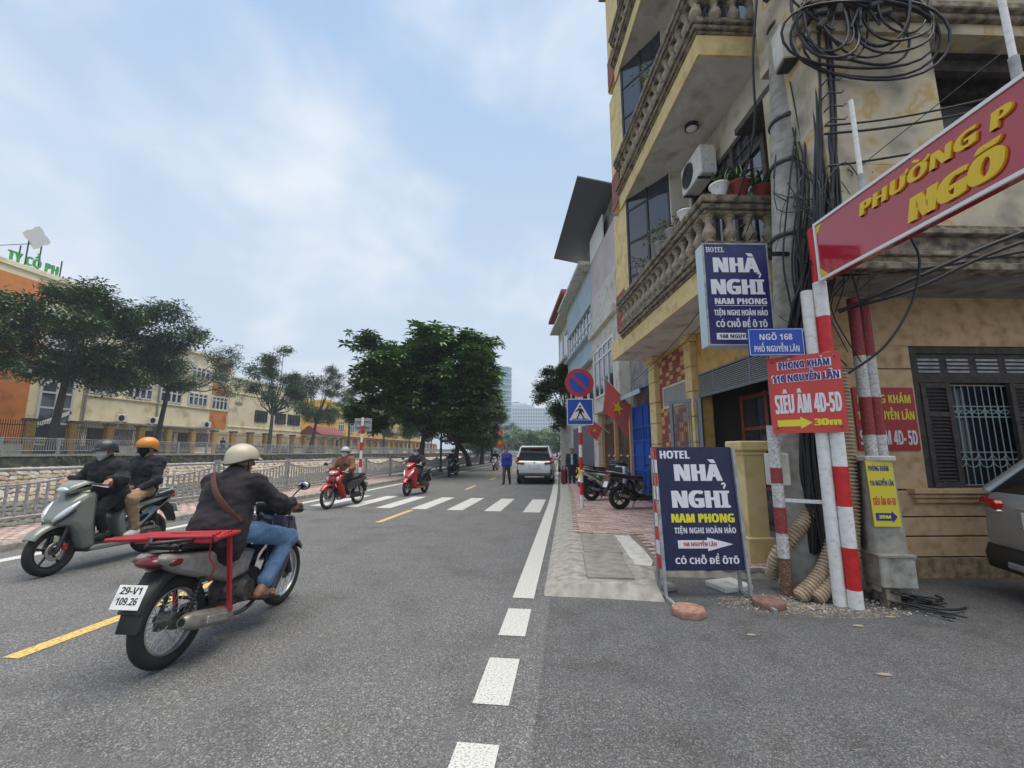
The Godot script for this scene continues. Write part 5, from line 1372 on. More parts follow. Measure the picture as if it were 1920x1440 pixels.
	# single spans
	var spans := [
		["thin cable crossing the peeling wall, uppermost of three", [Vector3(2.8, 4.88, -4.6), Vector3(3.9, 4.92, -4.55), Vector3(6.5, 5.25, -4.3)], 0.012],
		["thin cable crossing the peeling wall, just under the uppermost", [Vector3(2.8, 4.8, -4.62), Vector3(3.9, 4.83, -4.57), Vector3(6.5, 5.1, -4.3)], 0.014],
		["black cable crossing low over the peeling wall", [Vector3(2.8, 4.42, -4.62), Vector3(3.75, 4.47, -4.55), Vector3(6.5, 4.7, -4.3)], 0.014],
		["thick black cable drooping behind the gate board towards the alley", [Vector3(2.9, 2.9, -4.9), Vector3(3.5, 3.15, -4.6), Vector3(4.4, 3.5, -4.4), Vector3(6.5, 4.1, -4.0)], 0.02],
		["second thick cable drooping behind the gate board", [Vector3(2.92, 2.93, -4.95), Vector3(3.5, 3.05, -4.7), Vector3(4.4, 3.42, -4.5), Vector3(6.5, 3.9, -4.2)], 0.018],
		["cable sagging along the alley wall soffit", [Vector3(2.9, 3.35, -5.0), Vector3(3.6, 3.28, -4.75), Vector3(4.6, 3.38, -4.6), Vector3(6.5, 3.7, -4.4)], 0.016],
		["black cable hanging in an arc from the gate board to the twin posts", [Vector3(3.4, 3.5, -4.5), Vector3(3.44, 3.25, -4.5), Vector3(3.35, 2.85, -4.55), Vector3(3.1, 2.45, -4.6), Vector3(2.8, 2.2, -4.7)], 0.013],
		["slender line from the hotel canopy lamp to the standing board", [Vector3(2.6, 4.4, -6.0), Vector3(1.95, 3.4, -7.5), Vector3(1.5, 3.0, -10.2)], 0.007],
		["second slender line strung under the hotel canopy", [Vector3(2.6, 4.7, -5.9), Vector3(2.2, 3.5, -7.0), Vector3(1.7, 3.1, -9.9)], 0.006],
		["thin line strung up towards the shuttered loggia", [Vector3(2.95, 4.3, -4.9), Vector3(4.2, 5.2, -4.2)], 0.005],
		["heavy service cable running down the hotel side of the pole", [Vector3(2.6, 7.6, -5.2), Vector3(2.48, 6.5, -5.3), Vector3(2.5, 5.6, -5.5), Vector3(2.4, 4.9, -5.9)], 0.016]]
	for s in spans:
		var o: Vector3 = s[1][0]
		tag(putm(G.new().tube(spline(s[1].map(func(p): return p - o)), s[2], 6).mesh(), "overhead_cable", M.cable, null, Transform3D(Basis(), o)), s[0], "cable")
	# ribbed conduits
	var rib := tm(noise_tex(0.04, 421, [[0.0, lin(.2, .14, .09)], [0.4, lin(.4, .29, .19)], [0.7, lin(.5, .38, .27)], [1.0, lin(.55, .46, .36)]], 128, 5), 1.4, 0.7)
	var cd := [["short ribbed tan conduit curling behind the thin striped pole", [Vector3(2.73, 1.39, -5.2), Vector3(2.61, 1.02, -5.15), Vector3(2.47, 0.745, -5.1), Vector3(2.29, 0.54, -5.08), Vector3(2.15, 0.36, -5.1), Vector3(2.12, 0.12, -5.2)]],
		["tall ribbed tan conduit standing right behind the gate post", [Vector3(2.86, 2.28, -4.95), Vector3(2.86, 1.9, -4.95), Vector3(2.84, 1.3, -4.94), Vector3(2.82, 0.85, -4.93), Vector3(2.76, 0.4, -4.93), Vector3(2.72, 0.02, -4.95)]],
		["long ribbed tan conduit bending out onto the asphalt", [Vector3(2.76, 1.6, -5.05), Vector3(2.73, 1.14, -5.0), Vector3(2.69, 0.73, -4.97), Vector3(2.49, 0.29, -4.9), Vector3(2.18, 0.03, -4.8)]],
		["low ribbed tan conduit ending beside the gate post foot", [Vector3(2.78, 0.5, -4.98), Vector3(2.61, 0.25, -4.88), Vector3(2.32, 0.03, -4.78)]]]
	for c in cd:
		var o: Vector3 = c[1][-1]
		tag(putm(ribbed(c[1].map(func(p): return p - o), 0.072).mesh(), "ribbed_conduit", rib, null, Transform3D(Basis(), o)), c[0], "conduit")
	# thin striped pole with rusted foot and the white tie bar
	t = thing("striped_pole", "peeling red and white pole with a rusty foot under the clinic board", "pole", Vector3(2.16, 0, -4.98))
	put(G.new().cyl(Vector3(), Vector3(0.0, 0.36, 0), 0.058, 0.056, 14), "rusty_foot", M.rust, t)
	var yy := 0.36
	for k in 6:
		var e: float = [0.6, 0.86, 1.1, 1.26, 1.5, 1.7][k]
		put(G.new().cyl(Vector3(0, yy, 0), Vector3(0, e, 0), 0.055, 0.055, 14), "red_band" if k in [1, 3] else "white_band", M.old_red if k in [1, 3] else M.old_white, t)
		yy = e
	put(G.new().box(Vector3(0.25, 0.93, 0.1), Vector3(0.55, 0.035, 0.03), Basis(Vector3.UP, -0.5)), "tie_bar", M.white_paint, t)
	# far twin posts and the concrete stub in front of them
	t = thing("old_gate_post", "old peeling red and white twin posts standing behind the yellow plate", "post", Vector3(3.22, 0, -5.1))
	for s in [-1, 1]:
		var pt := part("post", t)
		var y := 0.0
		for k in 5:
			var e: float = [1.15, 1.6, 2.0, 2.45, 3.1][k]
			put(G.new().cyl(Vector3(s * 0.062, y, s * -0.02), Vector3(s * 0.062, e, s * -0.02), 0.056, 0.056, 14), "white_band" if k in [0, 1, 3] else "red_band", M.old_white if k in [0, 1, 3] else M.old_red, pt)
			y = e
	t = thing("concrete_stub", "cracked concrete stub post with a square foot box beside the gate", "post", Vector3(3.03, 0, -4.87))
	put(G.new().loft([ring4(0.14, 0.1, 0.12), ring4(0.14, 0.11, 0.5), ring4(0.11, 0.1, 1.33)]), "shaft", M.concrete, t)
	put(G.new().cbox(Vector3(0.0, 1.36, 0), Vector3(0.27, 0.05, 0.25), 0.008), "cap", M.pale_concrete, t)
	put(G.new().cbox(Vector3(0.0, 0.31, 0.03), Vector3(0.31, 0.28, 0.28), 0.012), "foot_box", M.concrete, t)
	put(G.new().cbox(Vector3(0.0, 0.455, 0.03), Vector3(0.33, 0.03, 0.3), 0.006), "lid", M.slab, t)
	put(G.new().box(Vector3(-0.06, 0.08, 0.05), Vector3(0.12, 0.16, 0.2)), "prop", M.stained, t)
	t = thing("ground_cables", "heap of black cable ends spilled under the concrete stub", "cables", Vector3(3.1, 0.02, -4.8))
	for k in 22:
		var pts := [Vector3(rng.randf_range(-0.2, 0.1), rng.randf() * 0.14, rng.randf_range(-0.1, 0.1))]
		for i in 4: pts.append(pts[-1] + Vector3(rng.randf_range(-0.08, 0.2), 0, rng.randfn() * 0.08))
		for i in pts.size(): pts[i].y = maxf(0.012, pts[i].y * (1.0 - i * 0.25))
		put(G.new().tube(spline(pts, 4), rng.randf_range(0.006, 0.013), 5), "cable", M.cable, t)
	# yellow gate pillar of the hotel
	t = thing("gate_pillar", "short yellow plastered gate pillar with moulded cap by the hotel door", "pillar", Vector3(2.27, 0.0, -5.98), 9.0)
	put(G.new().cbox(Vector3(0, 0.2, 0), Vector3(0.34, 0.4, 0.34), 0.01), "base", M.cream, t)
	put(G.new().cbox(Vector3(0, 0.92, 0), Vector3(0.26, 1.06, 0.26), 0.01), "shaft", M.cream, t)
	put(G.new().cbox(Vector3(0, 1.41, 0), Vector3(0.31, 0.06, 0.31), 0.012), "moulding", M.cream, t)
	put(G.new().cbox(Vector3(0, 1.5, 0), Vector3(0.38, 0.12, 0.38), 0.015), "cap", M.cream, t)

func ring4(x: float, z: float, y: float) -> Array:
	return [Vector3(-x, y, z), Vector3(x, y, z), Vector3(x, y, -z), Vector3(-x, y, -z)]

# ---------------------------------------------------------------- motorbikes: forward is -z, origin on the ground between the wheels
func bike_wheel(t: Node, p: Vector3, R: float, r: float, spoked: bool, steer := 0.0, disc := false, called := "wheel") -> Node3D:
	var w := part(called, t)
	w.position = p
	w.rotation.y = steer
	put(G.new().torus(Vector3(), Vector3(1, 0, 0), R - r, r, 40, 12, 1.05), "tyre", M.rubber, w)
	put(G.new().torus(Vector3(), Vector3(1, 0, 0), R - r * 2.0, 0.013, 40, 8, 2.2), "rim", M.rim if spoked else M.dark_metal, w)
	put(G.new().cyl(Vector3(-0.055, 0, 0), Vector3(0.055, 0, 0), 0.055 if spoked else 0.045, 0.055 if spoked else 0.045, 16), "hub", M.engine, w)
	var g := G.new()
	var ri := R - r * 2.0
	if spoked:
		for k in 32:
			var a := TAU * k / 32.0
			var s := 0.04 if k % 2 else -0.04
			g.rod(Vector3(s, cos(a + (0.35 if k % 4 < 2 else -0.35)) * 0.05, sin(a + (0.35 if k % 4 < 2 else -0.35)) * 0.05), Vector3(0, cos(a) * ri, sin(a) * ri), 0.0022, 4)
		put(g, "spokes", M.rim, w)
	else:
		for k in 5:
			var a := TAU * k / 5.0
			var d := Vector3(0, cos(a), sin(a))
			put(G.new().tube([d * 0.03, d * ri * 0.6, d * ri], [0.02, 0.013, 0.015], 6), "spoke", M.dark_metal, w)
	if disc: put(G.new().torus(Vector3(-0.06, 0, 0), Vector3(1, 0, 0), 0.085, 0.02, 28, 6, 0.15), "brake_disc", M.rim, w)
	return w

func fender(g: G, c: Vector3, R: float, a0: float, a1: float, w: float, th := 0.012) -> void:   # arc over a wheel; angle from straight up, forward negative z positive angle
	var secs := []
	for i in 15:
		var a := lerpf(a0, a1, i / 14.0)
		var d := Vector3(0, cos(a), -sin(a))
		var s := []
		for q in [[-1.0, -0.03], [-0.95, 0.0], [-0.5, 0.018], [0.0, 0.024], [0.5, 0.018], [0.95, 0.0], [1.0, -0.03]]:
			s.append(c + d * (R + q[1]) + Vector3(q[0] * w * 0.5, 0, 0))
		for q in [[1.0, -0.03], [0.93, -0.004], [0.5, 0.008], [0.0, 0.012], [-0.5, 0.008], [-0.93, -0.004], [-1.0, -0.03]]:
			s.append(c + d * (R + q[1] - th * 0.4) + Vector3(q[0] * w * 0.49, 0, 0))
		secs.append(s)
	g.loft(secs)

func V(a: Array) -> Array:
	var o := []
	for i in range(0, a.size(), 2): o.append(Vector2(a[i], a[i + 1]))
	return o

func handlebar(t: Node, y: float, z: float, mirror := true) -> void:
	var hb := part("handlebar", t)
	put(G.new().tube(spline([Vector3(-0.34, y - 0.02, z + 0.1), Vector3(-0.2, y + 0.01, z + 0.03), Vector3(0, y, z), Vector3(0.2, y + 0.01, z + 0.03), Vector3(0.34, y - 0.02, z + 0.1)], 4), 0.011, 8), "bar", M.dark_metal, hb)
	for s in [-1.0, 1.0]:
		put(G.new().rod(Vector3(s * 0.25, y - 0.002, z + 0.055), Vector3(s * 0.36, y - 0.024, z + 0.11), 0.018, 10), "grip", M.rubber, hb)
		put(G.new().tube([Vector3(s * 0.2, y + 0.0, z - 0.0), Vector3(s * 0.27, y - 0.01, z + 0.01), Vector3(s * 0.37, y - 0.03, z + 0.05)], 0.006, 6), "lever", M.chrome, hb)
		if mirror:
			var mr := part("mirror", t)
			put(G.new().tube([Vector3(s * 0.17, y + 0.02, z + 0.02), Vector3(s * 0.21, y + 0.1, z), Vector3(s * 0.27, y + 0.16, z - 0.0)], 0.006, 6), "stalk", M.dark_metal, mr)
			put(G.new().ball(Vector3(s * 0.3, y + 0.185, z), Vector3(0.065, 0.042, 0.022), 14, 8), "housing", M.black, mr)
			put(G.new().ball(Vector3(s * 0.3, y + 0.185, z + 0.012), Vector3(0.055, 0.034, 0.014), 14, 8), "glass", M.chrome, mr)

func license_plate(t: Node, p: Vector3, tilt: float, lines: Array, s := 1.0) -> void:
	var pl := part("license_plate", t)
	pl.transform = Transform3D(Basis(Vector3(1, 0, 0), tilt), p)
	put(G.new().cbox(Vector3(0, 0, 0), Vector3(0.19 * s, 0.14 * s, 0.006), 0.002), "plate", M.white_paint, pl)
	for k in lines.size(): letters(lines[k], Vector3(0, (0.018 - k * 0.06) * s, 0.0035), 0.04 * s, 0.14 * s, M.black, pl, 0.0, 0.002)

func underbone(label: String, at: Vector3, turn: float, C: Dictionary, group := "") -> Node3D:
	var t := thing("motorbike", label, "motorbike", at, turn, group)
	var R := 0.29
	bike_wheel(t, Vector3(0, R, 0.62), R, 0.043, true, 0.0, false, "rear_wheel")
	bike_wheel(t, Vector3(0, R, -0.62), R, 0.036, true, C.get("steer", 0.0), true, "front_wheel")
	var g := G.new()
	# front fork and fender
	for s in [-1.0, 1.0]: g.tube([Vector3(s * 0.085, R, -0.62), Vector3(s * 0.085, 0.55, -0.535), Vector3(s * 0.07, 0.85, -0.44)], [0.026, 0.022, 0.018], 10)
	put(g, "fork", M.dark_metal, t)
	g = G.new(); fender(g, Vector3(0, R, -0.62), R + 0.025, -1.0, 0.95, 0.12)
	put(g, "front_fender", C.body, t)
	# leg shield, two wings with a recess between
	for s in [-1.0, 1.0]:
		g = G.new(); g.slab(V([-0.30, 0.86, -0.43, 0.84, -0.49, 0.70, -0.40, 0.52, -0.33, 0.36, -0.22, 0.24, -0.15, 0.27, -0.24, 0.48]), s * 0.06, s * 0.235, 0.04)
		put(g, "leg_shield", C.shield if C.has("shield") else C.body, t)
	g = G.new(); g.slab(V([-0.34, 0.88, -0.47, 0.86, -0.52, 0.72, -0.42, 0.62, -0.30, 0.70]), -0.11, 0.11, 0.05)
	put(g, "nose", C.body, t)
	# handlebar cowl with headlamp
	g = G.new(); g.slab(V([-0.34, 0.97, -0.48, 0.95, -0.55, 0.88, -0.50, 0.81, -0.35, 0.84]), -0.15, 0.15, 0.06)
	put(g, "cowl", C.get("cowl", C.body), t)
	g = G.new(); g.ball(Vector3(0, 0.885, -0.51), Vector3(0.1, 0.05, 0.05), 16, 10)
	put(g, "headlamp", M.lens, t)
	for s in [-1.0, 1.0]:
		put(G.new().ball(Vector3(s * 0.15, 0.74, -0.47), Vector3(0.045, 0.06, 0.04), 12, 8), "indicator", M.lens, t)
	put(G.new().cbox(Vector3(0, 0.955, -0.35), Vector3(0.2, 0.05, 0.1), 0.015, Basis(Vector3(1, 0, 0), 0.5)), "dashboard", M.black, t)
	handlebar(t, 0.93, -0.4, C.get("mirrors", true))
	# spine and engine
	g = G.new(); g.slab(V([-0.30, 0.62, -0.12, 0.50, 0.10, 0.48, 0.1, 0.62, -0.1, 0.66, -0.26, 0.80]), -0.075, 0.075, 0.04)
	put(g, "tunnel", C.get("tunnel", C.body), t)
	var en := part("engine", t)
	put(G.new().cbox(Vector3(0, 0.32, 0.06), Vector3(0.2, 0.2, 0.3), 0.04), "crankcase", M.engine, en)
	for s in [-1.0, 1.0]: put(G.new().cyl(Vector3(s * 0.09, 0.32, 0.03), Vector3(s * 0.145, 0.32, 0.03), 0.095, 0.08, 18), "cover", M.engine, en)
	g = G.new().cyl(Vector3(0, 0.34, -0.08), Vector3(0, 0.36, -0.24), 0.065, 0.06, 14)
	for k in 5: g.cyl(Vector3(0, 0.342 + k * 0.004, -0.11 - k * 0.024), Vector3(0, 0.343 + k * 0.004, -0.12 - k * 0.024), 0.085, 0.085, 14)
	put(g, "cylinder", M.engine, en)
	# exhaust on the right
	var ex := part("exhaust", t)
	put(G.new().tube(spline([Vector3(0.03, 0.28, -0.22), Vector3(0.1, 0.2, -0.1), Vector3(0.14, 0.18, 0.1), Vector3(0.16, 0.22, 0.28)], 4), 0.017, 8), "header", M.engine, ex)
	put(G.new().tube([Vector3(0.165, 0.22, 0.26), Vector3(0.17, 0.235, 0.32), Vector3(0.175, 0.29, 0.6), Vector3(0.175, 0.31, 0.68), Vector3(0.175, 0.315, 0.72)], [0.03, 0.056, 0.06, 0.052, 0.034], 18), "muffler", M.muffler, ex)
	put(G.new().cyl(Vector3(0.175, 0.314, 0.715), Vector3(0.175, 0.316, 0.724), 0.024, 0.024, 14), "outlet", M.black, ex)
	put(G.new().cbox(Vector3(0.232, 0.262, 0.47), Vector3(0.012, 0.05, 0.2), 0.005, Basis(Vector3(1, 0, 0), -0.19)), "heat_shield", M.muffler, ex)
	# swing arm, shocks, stand, pegs
	for s in [-1.0, 1.0]:
		put(G.new().rod(Vector3(s * 0.09, 0.3, 0.1), Vector3(s * 0.09, R, 0.64), 0.02, 8), "swing_arm", M.dark_metal, t)
		g = G.new().rod(Vector3(s * 0.1, 0.3, 0.6), Vector3(s * 0.1, 0.6, 0.46), 0.014, 8)
		for k in 9: g.torus(Vector3(s * 0.1, 0.36 + k * 0.022, 0.572 - k * 0.0103), Vector3(0, 0.9, -0.42), 0.024, 0.005, 12, 5)
		put(g, "shock_absorber", C.get("shock", M.dark_metal), t)
		put(G.new().rod(Vector3(s * 0.1, 0.24, 0.0), Vector3(s * 0.27, 0.25, 0.0), 0.014, 8), "foot_peg", M.rubber, t)
		put(G.new().rod(Vector3(s * 0.1, 0.33, 0.3), Vector3(s * 0.22, 0.34, 0.32), 0.012, 8), "rear_peg", M.rubber, t)
	put(G.new().box(Vector3(-0.1, 0.26, 0.35), Vector3(0.05, 0.1, 0.52)), "chain_case", M.dark_metal, t)
	# side panels, tail, seat
	for s in [-1.0, 1.0]:
		g = G.new(); g.slab(V([-0.06, 0.62, 0.02, 0.45, 0.22, 0.43, 0.46, 0.52, 0.72, 0.62, 0.86, 0.72, 0.80, 0.76, 0.4, 0.70, 0.1, 0.66]), s * 0.02, s * 0.125, 0.03)
		put(g, "side_panel", C.get("panel", C.body), t)
	g = G.new(); g.slab(V([-0.1, 0.70, -0.02, 0.765, 0.25, 0.775, 0.5, 0.80, 0.76, 0.82, 0.78, 0.78, 0.5, 0.735, 0.1, 0.69]), -0.13, 0.13, 0.035)
	put(g, "seat", M.seat, t)
	g = G.new().ball(Vector3(0, 0.71, 0.81), Vector3(0.105, 0.04, 0.075), 16, 8)
	put(g, "tail_lamp", M.tail_dark, t)
	for s in [-1.0, 1.0]: put(G.new().ball(Vector3(s * 0.115, 0.7, 0.75), Vector3(0.025, 0.025, 0.06), 10, 6), "rear_indicator", M.tail_dark, t)
	put(G.new().tube([Vector3(-0.12, 0.79, 0.45), Vector3(-0.13, 0.83, 0.7), Vector3(0, 0.83, 0.84), Vector3(0.13, 0.83, 0.7), Vector3(0.12, 0.79, 0.45)], 0.012, 8), "grab_rail", M.dark_metal, t)
	g = G.new(); fender(g, Vector3(0, R, 0.62), R + 0.06, -1.15, 0.5, 0.15)
	put(g, "rear_fender", M.plastic, t)
	g = G.new(); g.slab(V([0.78, 0.64, 0.91, 0.45, 0.94, 0.32, 0.9, 0.33, 0.82, 0.5, 0.7, 0.62]), -0.075, 0.075, 0.012)
	put(g, "mud_flap", M.plastic, t)
	license_plate(t, Vector3(0, 0.535, 0.945), -0.42, C.plate)
	return t

func scooter(label: String, at: Vector3, turn: float, C: Dictionary, group := "") -> Node3D:
	var t := thing("scooter", label, "scooter", at, turn, group)
	var R := 0.275
	bike_wheel(t, Vector3(0, R, 0.63), R, 0.052, false, 0.0, false, "rear_wheel")
	bike_wheel(t, Vector3(0, R, -0.63), R, 0.046, false, C.get("steer", 0.0), true, "front_wheel")
	var g := G.new()
	for s in [-1.0, 1.0]: g.tube([Vector3(s * 0.085, R, -0.63), Vector3(s * 0.085, 0.5, -0.56), Vector3(s * 0.06, 0.7, -0.49)], [0.026, 0.024, 0.02], 10)
	put(g, "fork", M.dark_metal, t)
	put(G.new().cbox(Vector3(-0.1, R + 0.04, -0.56), Vector3(0.03, 0.07, 0.05), 0.008), "brake_caliper", M.tail_red, t)
	g = G.new(); fender(g, Vector3(0, R, -0.63), R + 0.03, -0.75, 1.0, 0.15)
	put(g, "front_fender", C.body, t)
	# apron: wide at the shins, narrow at the beak
	var wf := func(q: Vector2): return lerpf(0.34, 1.0, clampf((q.x + 0.74) / 0.34, 0.0, 1.0)) * lerpf(0.72, 1.0, clampf((q.y - 0.25) / 0.3, 0.0, 1.0))
	g = G.new(); g.slab(V([-0.36, 0.93, -0.48, 0.93, -0.60, 0.82, -0.71, 0.66, -0.70, 0.58, -0.56, 0.55, -0.47, 0.44, -0.40, 0.27, -0.28, 0.22, -0.25, 0.30, -0.33, 0.55, -0.33, 0.80]), -0.225, 0.225, 0.06, wf)
	put(g, "apron", C.body, t)
	for s in [-1.0, 1.0]:
		put(G.new().tube(spline([Vector3(s * 0.05, 0.615, -0.7), Vector3(s * 0.095, 0.67, -0.665), Vector3(s * 0.14, 0.74, -0.61), Vector3(s * 0.175, 0.83, -0.525)], 3), [0.008, 0.02, 0.028, 0.034, 0.036, 0.036, 0.034, 0.028, 0.02, 0.01], 10), "front_lamp", M.lens, t)
		put(G.new().tube(spline([Vector3(s * 0.07, 0.59, -0.69), Vector3(s * 0.13, 0.655, -0.64), Vector3(s * 0.18, 0.74, -0.565)], 3), 0.016, 8), "lamp_edge", M.plastic, t)
	# inner shield, floor, rear body
	g = G.new(); g.slab(V([-0.30, 0.9, -0.335, 0.9, -0.335, 0.36, -0.28, 0.34]), -0.17, 0.17, 0.015)
	put(g, "inner_shield", M.plastic, t)
	g = G.new(); g.slab(V([-0.34, 0.22, 0.12, 0.21, 0.14, 0.31, -0.28, 0.325]), -0.165, 0.165, 0.02)
	put(g, "floor", M.plastic, t)
	g = G.new(); g.slab(V([-0.36, 0.215, 0.2, 0.2, 0.3, 0.3, 0.1, 0.275, -0.28, 0.285]), -0.19, 0.19, 0.025)
	put(g, "floor_skirt", C.body, t)
	var wr := func(q: Vector2): return lerpf(1.0, 0.42, clampf((q.x - 0.3) / 0.65, 0.0, 1.0))
	g = G.new(); g.slab(V([0.06, 0.31, 0.0, 0.55, 0.06, 0.71, 0.4, 0.755, 0.86, 0.83, 0.96, 0.81, 0.86, 0.70, 0.6, 0.55, 0.36, 0.40, 0.22, 0.31]), -0.19, 0.19, 0.06, wr)
	put(g, "rear_body", C.get("rear", C.body), t)
	g = G.new(); g.slab(V([0.0, 0.715, 0.1, 0.775, 0.42, 0.785, 0.52, 0.815, 0.88, 0.85, 0.89, 0.81, 0.45, 0.735, 0.1, 0.69]), -0.14, 0.14, 0.035)
	put(g, "seat", M.seat, t)
	put(G.new().ball(Vector3(0, 0.77, 0.93), Vector3(0.085, 0.035, 0.05), 14, 8), "tail_lamp", M.tail_red, t)
	put(G.new().tube([Vector3(-0.12, 0.82, 0.6), Vector3(-0.13, 0.87, 0.82), Vector3(0, 0.88, 0.96), Vector3(0.13, 0.87, 0.82), Vector3(0.12, 0.82, 0.6)], 0.014, 8), "grab_rail", M.galv, t)
	# handlebar cowl
	var wc := func(q: Vector2): return lerpf(0.5, 1.0, clampf((q.x + 0.62) / 0.2, 0.0, 1.0))
	g = G.new(); g.slab(V([-0.34, 1.05, -0.46, 1.08, -0.58, 1.02, -0.63, 0.95, -0.56, 0.92, -0.38, 0.96]), -0.17, 0.17, 0.05, wc)
	put(g, "cowl", C.get("cowl", C.body), t)
	put(G.new().ball(Vector3(0, 0.965, -0.585), Vector3(0.085, 0.04, 0.05), 16, 10, Basis(Vector3(1, 0, 0), 0.35)), "headlamp", M.lens, t)
	put(G.new().cbox(Vector3(0, 1.04, -0.37), Vector3(0.22, 0.03, 0.1), 0.01, Basis(Vector3(1, 0, 0), 0.4)), "dashboard", M.black, t)
	handlebar(t, 1.02, -0.44, C.get("mirrors", true))
	# engine unit, muffler, rear fender, plate, stand
	var en := part("engine", t)
	put(G.new().cbox(Vector3(-0.11, 0.3, 0.42), Vector3(0.09, 0.17, 0.5), 0.03), "case", M.engine, en)
	put(G.new().cyl(Vector3(-0.165, R + 0.01, 0.6), Vector3(-0.1, R + 0.01, 0.6), 0.08, 0.09, 16), "cover", M.engine, en)
	put(G.new().cbox(Vector3(-0.02, 0.33, 0.27), Vector3(0.16, 0.16, 0.22), 0.03), "block", M.engine, en)
	var ex := part("exhaust", t)
	put(G.new().tube([Vector3(0.1, 0.22, 0.24), Vector3(0.14, 0.24, 0.34), Vector3(0.155, 0.29, 0.5), Vector3(0.155, 0.35, 0.78), Vector3(0.155, 0.36, 0.84)], [0.02, 0.045, 0.055, 0.055, 0.035], 16), "muffler", M.plastic, ex)
	put(G.new().cbox(Vector3(0.207, 0.33, 0.63), Vector3(0.014, 0.06, 0.26), 0.005, Basis(Vector3(1, 0, 0), -0.2)), "heat_shield", M.muffler, ex)
	for s in [-1.0, 1.0]: put(G.new().rod(Vector3(s * 0.12, 0.3, 0.66), Vector3(s * 0.12, 0.58, 0.58), 0.02, 8), "shock_absorber", M.dark_metal, t)
	g = G.new(); g.slab(V([0.8, 0.72, 0.94, 0.6, 1.02, 0.42, 1.0, 0.38, 0.9, 0.52, 0.74, 0.64]), -0.07, 0.07, 0.012)
	put(g, "rear_fender", M.plastic, t)
	license_plate(t, Vector3(0, 0.585, 0.985), -0.4, C.get("plate", []))
	put(G.new().tube([Vector3(-0.1, 0.24, 0.12), Vector3(-0.16, 0.1, 0.16), Vector3(-0.2, 0.01, 0.18)] if C.get("parked", false) else [Vector3(-0.1, 0.22, 0.1), Vector3(-0.12, 0.19, 0.3)], 0.011, 6), "side_stand", M.dark_metal, t)
	for s in [-1.0, 1.0]: put(G.new().cbox(Vector3(s * 0.2, 0.33, 0.3), Vector3(0.07, 0.02, 0.05), 0.006), "rear_peg", M.rubber, t)
	return t

